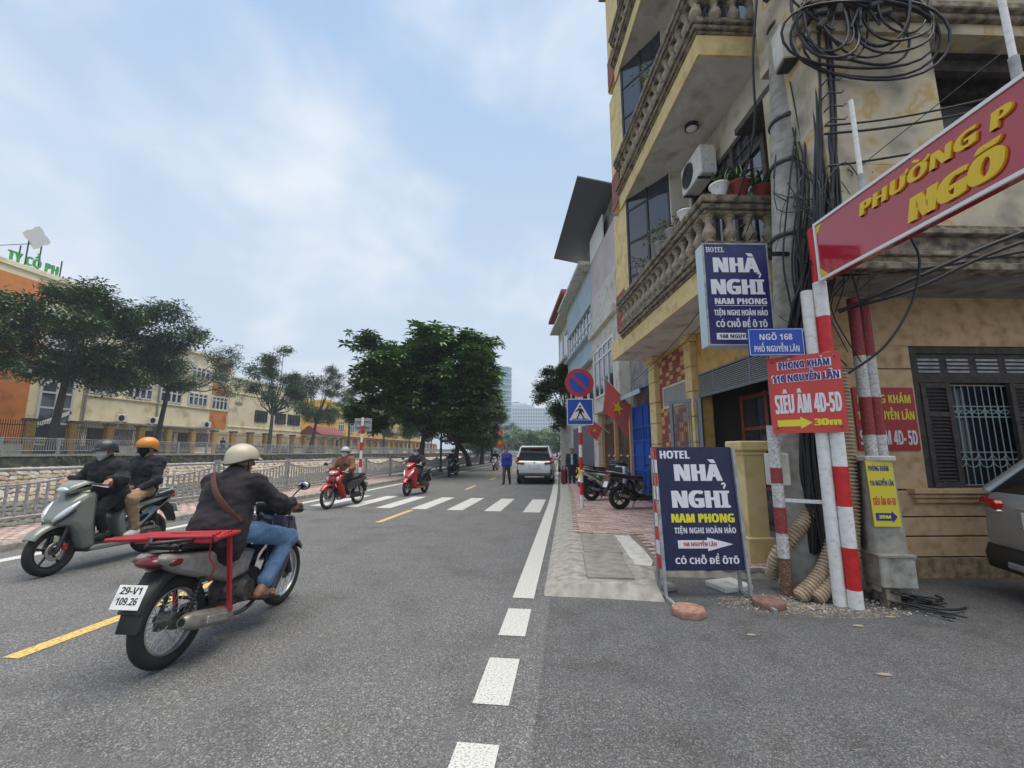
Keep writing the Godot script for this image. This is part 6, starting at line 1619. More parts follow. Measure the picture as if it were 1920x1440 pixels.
func build_bikes() -> void:
	if not M.has("rim"): bike_materials()
	var black_cloth := cloth(.012, .012, .014)
	var mask_grey := cloth(.4, .42, .45)
	var mask_white := cloth(.62, .63, .65)
	# --- dark step-through bike with the red cargo rack, seen from behind
	var navy := pm(.025, .03, .06, 0.25, 0.2, 0.6)
	var silver := tm(noise_tex(0.05, 510, [[0.0, lin(.16, .15, .14)], [1.0, lin(.3, .29, .28)]], 128, 4), 2.0, 0.4, null, 0.5, false)
	var A := Vector3(-2.735, 0, -3.49)
	var t := underbone("dark navy motorbike with a red cargo rack and plate 29-V1 109.26", A, 2.0, {"body": navy, "panel": silver, "plate": ["29-V1", "109.26"], "cowl": M.plastic})
	var red_rod := pm(.36, .02, .025, 0.4)
	var rk := part("cargo_rack", t)
	for k in 7: put(G.new().rod(Vector3(-0.43 + 0.02 * k, 0.825 + 0.004 * (k % 3), 0.74 - k * 0.045), Vector3(0.27 - 0.01 * k, 0.832 + 0.012 * (k % 2), 0.56 - k * 0.03 + 0.1 * (k % 2)), 0.013, 8), "rod", red_rod, rk)
	for q in [[Vector3(-0.43, 0.822, 0.74), Vector3(-0.33, 0.822, 0.46)], [Vector3(0.28, 0.825, 0.62), Vector3(0.24, 0.825, 0.34)], [Vector3(-0.26, 0.81, 0.68), Vector3(0.24, 0.81, 0.62)], [Vector3(-0.33, 0.822, 0.46), Vector3(0.24, 0.825, 0.34)]]: put(G.new().rod(q[0], q[1], 0.015, 8), "frame_rod", red_rod, rk)
	for s in [-1.0, 1.0]:
		put(G.new().box(Vector3(s * 0.215, 0.55, 0.37), Vector3(0.025, 0.56, 0.025), Basis(Vector3(1, 0, 0), 0.12)), "upright", red_rod, rk)
		put(G.new().box(Vector3(s * 0.17, 0.28, 0.33), Vector3(0.12, 0.025, 0.025)), "foot_bar", red_rod, rk)
		put(G.new().tube(spline([Vector3(s * 0.17, 0.82, 0.52), Vector3(s * 0.15, 0.68, 0.5), Vector3(s * 0.18, 0.6, 0.48), Vector3(s * 0.14, 0.5, 0.47)], 4), 0.006, 5), "strap", red_rod, rk)
	var jeans := cloth(.1, .19, .34)
	var J := riding(0.755, 0.27, 0.15, Vector3(0.3, 0.918, -0.31), Vector3(0.2, 0.29, -0.02), Vector3(0.215, 0.66, -0.36), Vector3(0.45, -0.05, -1))
	for k in ["chest", "neck", "head", "lsh", "rsh"]: J[k] += Vector3(-0.03, -0.05, 0.0)
	J.head += Vector3(0.0, -0.025, -0.02)
	J.lan = Vector3(-0.2, 0.31, -0.02)
	person("person in a dark jacket, jeans and cream helmet riding the bike with the red rack", A, 2.0, J, {"jacket": cloth(.014, .011, .017), "trousers": jeans, "helmet": pm(.5, .45, .34, 0.35), "visor": true, "barefoot": true, "sandals": pm(.03, .025, .02, 0.7), "skin": M.tan_skin, "bulk": 1.12, "hem": -0.13, "hem_r": 1.3, "cuff": 0.8, "cuff_r": 0.062, "collar": 0.03, "visor_mat": pm(.5, .45, .34, 0.35)})
	var bag := thing("bag_strap", "brown leather bag strap worn across the back of the dark jacket", "bag strap", A + Vector3(-0.0, 0, 0), 2.0)
	var sp := []
	for k in 13:
		var u := k / 12.0
		var a := lerpf(PI * 0.92, -0.35, u)
		sp.append(Vector3(lerpf(-0.13, 0.2, u), lerpf(1.25, 0.88, u) + 0.02 * sin(PI * u), lerpf(0.17, 0.25, u) + 0.13 * sin(PI * clampf(u * 0.84 + 0.08, 0, 1))))
	var sg := G.new()
	var secs := []
	for k in sp.size():
		var d: Vector3 = (sp[mini(k + 1, 12)] - sp[maxi(k - 1, 0)]).normalized()
		var wv := d.cross(Vector3(0, 0.1, 1)).normalized() * 0.022
		secs.append([sp[k] - wv, sp[k] + wv, sp[k] + wv - Vector3(0, 0, 0.014), sp[k] - wv - Vector3(0, 0, 0.014)])
	sg.loft(secs)
	put(sg, "strap", pm(.1, .035, .018, 0.6), bag)
		# --- grey-green scooter with two riders coming towards the camera
	var grey := pm(.2, .215, .195, 0.3, 0.1, 0.5)
	var B := Vector3(-6.06, 0, -5.27)
	scooter("matt grey-green scooter with black alloy wheels carrying two people", B, 182.0, {"body": grey, "steer": 0.0, "mirrors": false, "plate": []})
	J = riding(0.78, 0.02, 0.1, Vector3(0.31, 1.02, -0.335), Vector3(0.13, 0.4, -0.12), Vector3(0.16, 0.68, -0.3), Vector3(0.35, -0.1, -1))
	person("person in a black padded coat, dark cap helmet and grey mask driving the grey scooter", B, 182.0, J, {"jacket": cloth(.012, .013, .018), "trousers": black_cloth, "helmet": pm(.035, .04, .055, 0.3), "mask": mask_grey, "shoes": pm(.02, .02, .025, 0.6), "bulk": 1.2, "hem": -0.1, "collar": 0.05, "cuff": 0.8})
	J = riding(0.83, 0.46, -0.02, Vector3(0.2, 0.88, 0.15), Vector3(0.2, 0.37, 0.22), Vector3(0.23, 0.8, 0.08), Vector3(0.5, -0.02, -1), false)
	for s in ["l", "r"]: J[s + "wr"] = J[s + "ha"] + Vector3(0, 0.05, 0.07)
	person("person in a navy coat and orange helmet riding pillion on the grey scooter", B, 182.0, J, {"jacket": cloth(.014, .015, .026), "trousers": cloth(.3, .2, .12), "helmet": pm(.62, .25, .05, 0.3), "full_helmet": true, "visor": false, "mask": black_cloth, "shoes": pm(.62, .62, .6, 0.6), "bulk": 1.05, "cuff": 0.86})
	# --- red step-through bike, brown jacket
	var red := pm(.42, .018, .022, 0.25, 0.0, 0.7)
	var Cc := Vector3(-5.96, 0, -11.32)
	underbone("red motorbike ridden by the person in the brown jacket", Cc, 171.0, {"body": red, "steer": 0.05, "panel": pm(.06, .06, .07, 0.4), "plate": []})
	J = riding(0.76, 0.1, 0.07, Vector3(0.3, 0.918, -0.31), Vector3(0.16, 0.3, -0.02), Vector3(0.19, 0.68, -0.34), Vector3(-0.1, -0.02, -1))
	person("person in a brown jacket with backpack straps riding the red motorbike", Cc, 171.0, J, {"jacket": cloth(.2, .085, .05), "trousers": black_cloth, "helmet": pm(.4, .42, .45, 0.3), "mask": mask_white, "shoes": pm(.5, .5, .5, 0.6), "bulk": 1.12, "visor_mat": M.plastic}, false)
	# --- red and white scooter, black jacket
	var D := Vector3(-5.2, 0, -14.87)
	scooter("red scooter with white nose lamps ridden along the crossing", D, 172.0, {"body": pm(.5, .03, .03, 0.25, 0.0, 0.7), "rear": pm(.05, .05, .055, 0.4)})
	J = riding(0.78, 0.05, 0.06, Vector3(0.31, 1.02, -0.335), Vector3(0.14, 0.4, -0.12), Vector3(0.17, 0.68, -0.3), Vector3(0.0, -0.05, -1))
	person("person in a black jacket, dark helmet and white mask on the red scooter", D, 172.0, J, {"jacket": cloth(.016, .018, .024), "trousers": cloth(.03, .035, .06), "helmet": pm(.06, .045, .05, 0.35), "mask": mask_white, "shoes": pm(.3, .2, .15, 0.6), "bulk": 1.15}, false)
	# --- dark scooter further up, and one more
	var E := Vector3(-6.9, 0, -26.2)
	scooter("dark blue scooter coming out of the tree shade", E, 176.0, {"body": pm(.03, .035, .06, 0.3, 0.0, 0.5)})
	person("person in a navy jacket and white mask on the dark blue scooter", E, 176.0, J.duplicate(), {"jacket": cloth(.02, .024, .04), "trousers": black_cloth, "helmet": pm(.05, .05, .06, 0.4), "mask": mask_white, "shoes": M.rubber, "bulk": 1.15}, false)
	var F := Vector3(-5.75, 0, -35.0)
	scooter("small pale scooter far up the left lane", F, 177.0, {"body": pm(.4, .4, .4, 0.3, 0.0, 0.5)})
	person("person in black riding the small pale scooter far up the lane", F, 177.0, J.duplicate(), {"jacket": black_cloth, "trousers": black_cloth, "helmet": pm(.3, .12, .08, 0.4), "shoes": M.rubber}, false)
	# --- scooters parked on the right pavement, tails to the road
	scooter("black and white scooter parked nearest the striped sign post", Vector3(1.15, 0.1, -12.9), -58.0, {"body": pm(.55, .55, .53, 0.3, 0.0, 0.6), "cowl": M.plastic, "rear": pm(.5, .5, .48, 0.3, 0.0, 0.5), "parked": true}, "parked scooters")
	scooter("all-black scooter parked in front of the white one by the hotel", Vector3(1.75, 0.1, -11.0), -66.0, {"body": pm(.014, .014, .016, 0.2, 0.0, 0.8), "parked": true}, "parked scooters")
	scooter("grey scooter parked behind the black and white one", Vector3(1.2, 0.1, -14.9), -55.0, {"body": pm(.16, .17, .18, 0.3, 0.0, 0.6), "parked": true}, "parked scooters")
	underbone("red motorbike parked beyond the scooters on the right pavement", Vector3(1.3, 0.1, -17.2), -60.0, {"body": red, "plate": []}, "parked scooters")
	underbone("dark motorbike parked farthest along the right pavement", Vector3(0.9, 0.1, -19.8), -40.0, {"body": M.plastic, "plate": []}, "parked scooters")

func bike_materials() -> void:
	M.rim = pm(.5, .5, .5, 0.35, 0.9)
	M.engine = tm(noise_tex(0.05, 501, [[0.0, lin(.05, .045, .04)], [0.5, lin(.11, .105, .1)], [1.0, lin(.2, .19, .18)]], 128, 5), 2.0, 0.55, null, 0.5, false)
	M.engine.metallic = 0.5
	M.muffler = tm(noise_tex(0.04, 502, [[0.0, lin(.2, .18, .15)], [0.5, lin(.38, .36, .33)], [1.0, lin(.5, .48, .45)]], 128, 5), 2.0, 0.4, null, 0.5, false)
	M.muffler.metallic = 0.7
	M.plastic = pm(.022, .022, .023, 0.55)
	M.seat = pm(.016, .016, .017, 0.6)
	M.lens = pm(.62, .66, .7, 0.08, 0.3)
	M.tail_red = pm(.4, .015, .015, 0.15)
	M.tail_dark = pm(.11, .012, .014, 0.15)
	M.amber = pm(.5, .2, .02, 0.2)
	M.skin = pm(.4, .22, .145, 0.55)
	M.skin.subsurf_scatter_enabled = true
	M.skin.subsurf_scatter_strength = 0.1
	M.tan_skin = pm(.3, .15, .09, 0.55)
	M.lips = pm(.3, .12, .1, 0.5)
	M.brick_weight = tm(noise_tex(0.05, 520, [[0.0, lin(.2, .1, .07)], [0.5, lin(.38, .2, .14)], [1.0, lin(.45, .3, .23)]], 128, 4), 2.0, 0.9, M.grit, 0.2)
	M.brick_weight2 = tm(noise_tex(0.05, 521, [[0.0, lin(.12, .07, .055)], [0.5, lin(.23, .13, .1)], [1.0, lin(.3, .2, .16)]], 128, 4), 2.0, 0.9, M.grit, 0.2)

# ---------------------------------------------------------------- figures: smooth union of tapered bones, meshed as surface nets
func net(g: G, bones: Array, cell: float, k: float, wr := 0.0, sd := 0) -> void:   # bones: [a, b, ra, rb]
	var lo := Vector3(1e9, 1e9, 1e9)
	var hi := -lo
	for b in bones:
		var m: float = maxf(b[2], b[3]) + k * 0.5 + cell * 3.0
		for q in 2:
			lo = lo.min(b[q] - Vector3.ONE * m)
			hi = hi.max(b[q] + Vector3.ONE * m)
	var nx := int((hi.x - lo.x) / cell) + 2
	var ny := int((hi.y - lo.y) / cell) + 2
	var nz := int((hi.z - lo.z) / cell) + 2
	var f := PackedFloat32Array()
	f.resize(nx * ny * nz)
	f.fill(1.0)
	for b in bones:
		var a: Vector3 = b[0]
		var e: Vector3 = b[1]
		var ra: float = b[2]
		var dr: float = b[3] - b[2]
		var ab := e - a
		var l2 := maxf(ab.length_squared(), 1e-9)
		var m: float = maxf(b[2], b[3]) + k * 0.5 + cell * 2.0
		var i0 := (a.min(e) - Vector3.ONE * m - lo) / cell
		var i1 := (a.max(e) + Vector3.ONE * m - lo) / cell
		for z in range(maxi(0, int(i0.z)), mini(nz - 1, int(i1.z)) + 1):
			for y in range(maxi(0, int(i0.y)), mini(ny - 1, int(i1.y)) + 1):
				var p := lo + Vector3(0, y * cell, z * cell)
				var row := (z * ny + y) * nx
				for x in range(maxi(0, int(i0.x)), mini(nx - 1, int(i1.x)) + 1):
					p.x = lo.x + x * cell
					var pa := p - a
					var t := clampf(pa.dot(ab) / l2, 0.0, 1.0)
					var d := (pa - ab * t).length() - ra - dr * t
					var o := f[row + x]
					var h := maxf(k - absf(d - o), 0.0) / k
					f[row + x] = minf(d, o) - h * h * k * 0.25
	if wr > 0.0:
		var nz_ := FastNoiseLite.new()
		nz_.seed = sd
		nz_.frequency = 9.0
		nz_.fractal_octaves = 2
		for z in nz:
			for y in ny:
				for x in nx:
					var i := (z * ny + y) * nx + x
					if absf(f[i]) < cell * 2.5:
						var q := lo + Vector3(x, y, z) * cell
						f[i] += nz_.get_noise_3d(q.x * 1.0, q.y * 1.6, q.z) * wr
	var id := PackedInt32Array()
	id.resize(nx * ny * nz)
	id.fill(-1)
	var v0 := g.v.size()
	var t0 := g.ix.size()
	var off := [0, 1, nx, nx + 1, nx * ny, nx * ny + 1, nx * ny + nx, nx * ny + nx + 1]
	var ed := [[0, 1], [2, 3], [4, 5], [6, 7], [0, 2], [1, 3], [4, 6], [5, 7], [0, 4], [1, 5], [2, 6], [3, 7]]
	var reach := cell * 2.2
	for z in nz - 1:
		for y in ny - 1:
			var row := (z * ny + y) * nx
			for x in nx - 1:
				var i := row + x
				if absf(f[i]) > reach: continue
				var m := 0
				for q in 8:
					if f[i + off[q]] < 0.0: m |= 1 << q
				if m == 0 or m == 255: continue
				var s := Vector3()
				var n := 0
				for e in ed:
					var fa := f[i + off[e[0]]]
					var fb := f[i + off[e[1]]]
					if (fa < 0.0) != (fb < 0.0):
						var u := fa / (fa - fb)
						var ca := Vector3(e[0] & 1, (e[0] >> 1) & 1, e[0] >> 2)
						var cb := Vector3(e[1] & 1, (e[1] >> 1) & 1, e[1] >> 2)
						s += ca.lerp(cb, u)
						n += 1
				id[i] = g.v.size()
				g.v.append(g.T * (lo + (Vector3(x, y, z) + s / n) * cell))
				g.n.append(Vector3.UP)
				g.uv.append(Vector2())
	var st := [1, nx, nx * ny]
	for z in range(1, nz - 1):
		for y in range(1, ny - 1):
			for x in range(1, nx - 1):
				var i := (z * ny + y) * nx + x
				if id[i] < 0: continue
				for ax in 3:
					var a := f[i] < 0.0
					var b := f[i + st[ax]] < 0.0
					if a == b: continue
					var u: int = st[(ax + 1) % 3]
					var w: int = st[(ax + 2) % 3]
					var q := [id[i], id[i - u], id[i - u - w], id[i - w]]
					if q[0] < 0 or q[1] < 0 or q[2] < 0 or q[3] < 0: continue
					if a: q = [q[0], q[3], q[2], q[1]]
					for e in [0, 1, 2, 0, 2, 3]: g.ix.append(q[e])
	g.smooth(v0, t0)

# J: joints in the figure's own space (see poses below); o: outfit. Parts: body (skin), jacket, trousers, shoes, helmet ...
func person(label: String, at: Vector3, turn: float, J: Dictionary, o: Dictionary, fine := true, group := "") -> Node3D:
	var t := thing("person", label, "person", at, turn, group)
	var c := 0.014 if fine else 0.024
	var sk := G.new()
	var f: Vector3 = J.face.normalized()
	var up: Vector3 = J.up.normalized() if J.has("up") else Vector3.UP
	up = (up - f * up.dot(f)).normalized()
	var sd := f.cross(up)
	var h: Vector3 = J.head
	# skin: a slim continuous body under the clothes
	var inner := [[J.pelvis, J.chest, 0.09, 0.1], [J.chest, J.neck, 0.1, 0.05], [J.neck, h, 0.052, 0.055]]
	for s in ["l", "r"]:
		inner += [[J.chest, J[s + "sh"], 0.06, 0.045], [J[s + "sh"], J[s + "el"], 0.04, 0.034], [J[s + "el"], J[s + "wr"], 0.034, 0.026], [J.pelvis, J[s + "hip"], 0.08, 0.07], [J[s + "hip"], J[s + "kn"], 0.062, 0.045], [J[s + "kn"], J[s + "an"], 0.045, 0.034], [J[s + "an"], J[s + "to"], 0.034, 0.026]]
		inner.append([J[s + "wr"], J[s + "wr"].lerp(J[s + "ha"], 0.8), 0.027, 0.034])
	net(sk, inner, c, 0.03)
	# head
	var hb := [[h + up * 0.03 - f * 0.02, h + up * 0.035 + f * 0.015, 0.082, 0.076], [h - up * 0.03 + f * 0.03, h - up * 0.075 + f * 0.045, 0.058, 0.036], [h - up * 0.02 + f * 0.0, h - up * 0.05, 0.066, 0.05], [J.neck, h - up * 0.04 - f * 0.015, 0.056, 0.056], [h + up * 0.02 + f * 0.09, h - up * 0.012 + f * 0.108, 0.009, 0.014], [h + up * 0.045 + f * 0.08 - sd * 0.03, h + up * 0.045 + f * 0.08 + sd * 0.03, 0.014, 0.014]]
	for s in [-1.0, 1.0]: hb.append([h + sd * 0.08 * s + up * 0.02, h + sd * 0.082 * s - up * 0.018, 0.013, 0.01])
	net(sk, hb, 0.007 if fine else 0.014, 0.022)
	for s in ["l", "r"]:
		if J.has(s + "grip"): grip_hand(sk, J[s + "wr"], J[s + "ha"], J[s + "grip"], 0.0055 if fine else 0.011, 1.0 if s == "r" else -1.0)
		else: open_hand(sk, J[s + "wr"], J[s + "ha"], f, 0.0055 if fine else 0.011, 1.0 if s == "r" else -1.0)
		if o.get("barefoot", false): toes(sk, J[s + "an"], J[s + "to"], 1.0 if s == "r" else -1.0)
	put(sk, "body", o.get("skin", M.skin), t)
	# face
	var eg := G.new()
	for s in [-1.0, 1.0]: eg.ball(h + f * 0.083 + up * 0.022 + sd * 0.031 * s, Vector3(0.011, 0.007, 0.011), 8, 6)
	put(eg, "eyes", M.black, t)
	var mg := G.new().ball(h + f * 0.084 - up * 0.05, Vector3(0.02, 0.006, 0.012), 8, 6, Basis(sd, up, -f))
	put(mg, "mouth", M.lips, t)
	# clothes
	var jb := []
	var ar: float = o.get("bulk", 1.0)
	for s in [-1.0, 1.0]:
		var side: Vector3 = (J.rsh - J.lsh).normalized() * s
		jb += [[J.pelvis + side * 0.07 + Vector3.UP * o.get("hem", -0.02), J.chest + side * 0.075, 0.105 * ar * o.get("hem_r", 1.0), 0.118 * ar], [J.chest + side * 0.075, J.neck + side * 0.075 - Vector3.UP * 0.05, 0.115 * ar, 0.062 * ar]]
	jb.append([J.pelvis - (J.rsh - J.lsh) * 0.2, J.pelvis + (J.rsh - J.lsh) * 0.2, 0.112 * ar, 0.112 * ar])
	for s in ["l", "r"]:
		jb += [[J.chest.lerp(J.neck, 0.45), J[s + "sh"], 0.08 * ar, 0.068 * ar], [J[s + "sh"], J[s + "el"], 0.068 * ar, 0.056 * ar], [J[s + "el"], J[s + "wr"], 0.054 * ar, 0.042 * ar]]
	if o.has("collar"): jb.append([J.neck - Vector3.UP * 0.015 - f * 0.005, J.neck + Vector3.UP * o.collar - f * 0.0, 0.07, 0.066])
	var jg := G.new()
	net(jg, jb, c, 0.05, 0.014 if fine else 0.0, 3)
	put(jg, "jacket", o.jacket, t)
	var tb := [[J.pelvis + Vector3.UP * 0.02, J.pelvis - Vector3.UP * 0.02, 0.1, 0.1]]
	for s in ["l", "r"]:
		tb += [[J.pelvis, J[s + "hip"], 0.1, 0.095], [J[s + "hip"], J[s + "kn"], 0.094, 0.072], [J[s + "kn"], J[s + "kn"].lerp(J[s + "an"], o.get("cuff", 0.92)), 0.07, o.get("cuff_r", 0.058)]]
	var tg := G.new()
	net(tg, tb, c, 0.04, 0.012 if fine else 0.0, 8)
	put(tg, "trousers", o.trousers, t)
	if o.has("shoes"):
		for s in ["l", "r"]:
			var a: Vector3 = J[s + "an"]
			var e: Vector3 = J[s + "to"]
			var bg := G.new()
			var heel := a + (a - e).normalized() * 0.03 + (e - a) * 0.0
			var dn := Vector3(0, -0.035, 0)
			net(bg, [[a + Vector3(0, 0.0, 0), a + dn * 0.6, 0.042, 0.042], [heel + dn, a.lerp(e, 0.5) + dn * 0.4, 0.038, 0.044], [a.lerp(e, 0.5) + dn * 0.3, e, 0.044, 0.032]], 0.012 if fine else 0.02, 0.03)
			put(bg, "shoe", o.shoes, t)
	if o.has("sandals"):
		for s in ["l", "r"]:
			var a: Vector3 = J[s + "an"]
			var e: Vector3 = J[s + "to"]
			var dd := (e - a).normalized()
			var sb := G.new()
			var bs := basis_from(dd, Vector3.UP)
			sb.cbox(a.lerp(e, 0.42) + Vector3(0, -0.042, 0), Vector3(a.distance_to(e) + 0.13, 0.018, 0.085), 0.007, bs)
			sb.tube([a.lerp(e, 0.55) + bs.z * 0.05 - Vector3(0, 0.03, 0), a.lerp(e, 0.62) + Vector3(0, 0.02, 0), a.lerp(e, 0.55) - bs.z * 0.05 - Vector3(0, 0.03, 0)], 0.009, 6)
			put(sb, "sandal", o.sandals, t)
	if o.has("helmet"):
		var bs := Basis(sd, up, -f)
		var hg := G.new()
		var secs := []
		var full: bool = o.get("full_helmet", false)
		var rows := 12
		for j in rows + 1:
			var th := lerpf(-0.18 if not full else -0.42, PI / 2, j / float(rows))
			var ring := []
			for q in 24:
				var a := TAU * q / 24.0
				var cut := 0.0
				if full and th < 0.25: cut = 0.0
				var rr := Vector3(cos(th) * cos(a) * 0.115, sin(th) * 0.113, -cos(th) * sin(a) * 0.134)
				if j <= 3: rr.y -= 0.05 * maxf(0.0, sin(a) * -1.0) * (1.0 - j / 3.0)
				ring.append(h + up * 0.045 + bs * rr)
			secs.append(ring)
		hg.loft(secs, false)
		put(hg, "helmet", o.helmet, t)
		var rim := G.new()
		var rp := []
		for q in 25: rp.append(secs[0][q % 24])
		rim.tube(rp, 0.008, 6, false)
		put(rim, "helmet_rim", M.rubber, t)
		var vg := G.new()
		if o.get("visor", true):
			var vs := []
			for q in 9:
				var a := lerpf(-0.9, 0.9, q / 8.0)
				var d := f * cos(a) + sd * sin(a)
				vs.append([h + up * 0.05 + d * Vector3(1, 1, 1).length() * 0.0 + f * cos(a) * 0.128 + sd * sin(a) * 0.11, h + up * 0.03 + f * (cos(a) * 0.128 + 0.05 * cos(a * 1.5)) + sd * sin(a) * 0.113])
			for q in 8:
				vg.quad(vs[q][0], vs[q + 1][0], vs[q + 1][1], vs[q][1])
				vg.quad(vs[q][1] - up * 0.006, vs[q + 1][1] - up * 0.006, vs[q + 1][0] - up * 0.006, vs[q][0] - up * 0.006)
			put(vg, "visor", o.get("visor_mat", o.helmet), t)
		var cg := G.new()
		for s in [-1.0, 1.0]: cg.tube([h + sd * 0.095 * s + up * 0.03, h + sd * 0.08 * s - up * 0.05 + f * 0.02, h - up * 0.115 + f * 0.04 + sd * 0.01 * s], 0.006, 5)
		put(cg, "chin_strap", M.rubber, t)
	elif o.has("hair"):
		var hg := G.new()
		net(hg, [[h + up * 0.055 - f * 0.03, h + up * 0.06 + f * 0.02, 0.084, 0.072], [h + up * 0.01 - f * 0.05, h + up * 0.03 - f * 0.045, 0.062, 0.07]], 0.009 if fine else 0.016, 0.03, 0.01, 5)
		put(hg, "hair", o.hair, t)
	if o.has("mask"):
		var kg := G.new()
		net(kg, [[h - up * 0.02 + f * 0.05, h - up * 0.085 + f * 0.045, 0.056, 0.04], [h - up * 0.035 + f * 0.03 - sd * 0.03, h - up * 0.035 + f * 0.03 + sd * 0.03, 0.055, 0.055], [h - up * 0.01 + f * 0.085, h - up * 0.045 + f * 0.09, 0.022, 0.026]], 0.007 if fine else 0.014, 0.025)
		put(kg, "face_mask", o.mask, t)
	return t

func grip_hand(g: G, wr: Vector3, palm: Vector3, gd: Vector3, cell: float, s: float) -> void:   # fingers closed round a bar through palm along gd
	var ax := gd.normalized()
	var d := (palm - wr).normalized()
	d = (d - ax * d.dot(ax)).normalized()
	var upn := ax.cross(d)
	if upn.y < 0: upn = -upn
	var b := [[wr, palm - d * 0.035 + upn * 0.02, 0.028, 0.03]]
	for i in 4:
		var o := ax * (i - 1.5) * 0.0205
		var base := palm + o - d * 0.02 + upn * 0.034
		var kn := palm + o + d * 0.02 + upn * 0.036
		var md := palm + o + d * 0.04 + upn * 0.002
		var tip := palm + o + d * 0.014 - upn * 0.03
		var r: float = [0.0092, 0.0098, 0.0095, 0.0085][i]
		b += [[palm + o * 0.8 - d * 0.04 + upn * 0.024, base, 0.013, 0.0125], [base, kn, 0.0115, r * 1.1], [kn, md, r * 1.08, r], [md, tip, r, r * 0.85]]
	var th := palm - d * 0.035 + upn * 0.01
	var inn := ax * (-0.035)
	if (wr - palm).dot(ax) * 0.0 + inn.x * s > 0: inn = -inn
	b += [[th + inn * 0.5, th + inn + d * 0.02 - upn * 0.012, 0.0135, 0.011], [th + inn + d * 0.02 - upn * 0.012, th + inn * 0.8 + d * 0.055 - upn * 0.028, 0.011, 0.009]]
	net(g, b, cell, 0.009)

func open_hand(g: G, wr: Vector3, palm: Vector3, f: Vector3, cell: float, s: float) -> void:   # relaxed, slightly curled
	var d := (palm - wr).normalized()
	var ax := f - d * f.dot(d)
	if ax.length() < 0.2: ax = Vector3(1, 0, 0) - d * d.x
	ax = ax.normalized()
	var inn := ax.cross(d)
	if inn.x * s > 0: inn = -inn
	var b := [[wr, palm, 0.026, 0.03]]
	for i in 4:
		var o := ax * (1.5 - i) * 0.019
		var r: float = [0.009, 0.0095, 0.0092, 0.008][i]
		var L: float = [0.072, 0.08, 0.074, 0.058][i]
		var k := palm + o + d * 0.035
		b += [[palm + o * 0.8 - d * 0.02, k, 0.013, 0.011], [k, k + d * L * 0.5 + inn * 0.012, r * 1.1, r], [k + d * L * 0.5 + inn * 0.012, k + d * L * 0.85 + inn * 0.034, r, r * 0.85]]
	b += [[palm - d * 0.03 + ax * 0.02, palm + ax * 0.045 + inn * 0.015, 0.013, 0.011], [palm + ax * 0.045 + inn * 0.015, palm + d * 0.03 + ax * 0.052 + inn * 0.025, 0.011, 0.009]]
	net(g, b, cell, 0.009)

func toes(g: G, a: Vector3, e: Vector3, s: float) -> void:
	var d := (e - a).normalized()
	var sx := d.cross(Vector3.UP).normalized() * s
	var dn := Vector3(0, -0.02, 0)
	var b := [[a + dn - d * 0.02, a.lerp(e, 0.7) + dn * 0.6, 0.032, 0.03], [a, a.lerp(e, 0.6) + dn * 0.4, 0.036, 0.026]]
	for i in 5:
		var r: float = [0.014, 0.011, 0.0105, 0.01, 0.009][i]
		var o := sx * (i - 2) * 0.018
		b.append([a.lerp(e, 0.75) + o + dn * 0.7, e + o - d * 0.006 * absf(i - 1.0) + dn * 0.9, r * 1.1, r])
	net(g, b, 0.007, 0.012)

func cloth(r: float, g: float, b: float, rough := 0.9) -> StandardMaterial3D:
	var m := tm(noise_tex(0.09, int(r * 9000 + g * 700 + b * 90), [[0.0, lin(r * .75, g * .75, b * .75)], [0.5, lin(r, g, b)], [1.0, lin(r * 1.3, g * 1.3, b * 1.3)]], 128, 4), 3.0, rough, M.grit, 0.06, false)
	m.rim_enabled = true
	m.rim = 0.06
	m.rim_tint = 0.6
	return m

# riding pose; seat height s, lean forward l, hands at (hx, hy, hz), feet at (fx, fy, fz)
func riding(s: float, zh: float, l: float, hand: Vector3, foot: Vector3, knee: Vector3, face: Vector3, grip := true) -> Dictionary:
	var pel := Vector3(0, s + 0.085, zh)
	var che := pel + Vector3(0, 0.285, -l)
	var nec := che + Vector3(0, 0.165, -l * 0.3 - 0.005)
	var J := {"pelvis": pel, "chest": che, "neck": nec, "head": nec + Vector3(0, 0.12, -0.03), "face": face}
	for q in [["l", -1.0], ["r", 1.0]]:
		var e: float = q[1]
		var k: String = q[0]
		var m := Vector3(e, 1, 1)
		J[k + "sh"] = nec + Vector3(0.185 * e, -0.075, 0.01)
		J[k + "ha"] = hand * m
		var back: Vector3 = (J[k + "sh"] - J[k + "ha"]).normalized()
		J[k + "wr"] = J[k + "ha"] + (back + Vector3(0, 0.15, 0)).normalized() * 0.085
		J[k + "el"] = J[k + "sh"].lerp(J[k + "wr"], 0.5) + Vector3(0.07 * e, -0.1, 0.05)
		if grip: J[k + "grip"] = Vector3(1, 0, 0)
		J[k + "hip"] = pel + Vector3(0.1 * e, -0.02, -0.03)
		J[k + "kn"] = knee * m
		J[k + "an"] = foot * m
		J[k + "to"] = foot * m + Vector3(0.02 * e, -0.035, -0.15)
	return J

# ---------------------------------------------------------------- cars: forward is -z, origin on the ground in the middle
func arch(c: float, r: float, n := 9) -> Array:   # wheel arch from rear to front
	var o := []
	for k in n:
		var a := PI * k / (n - 1)
		o.append(Vector2(c + cos(a) * r, 0.33 + sin(a) * r))
	return o

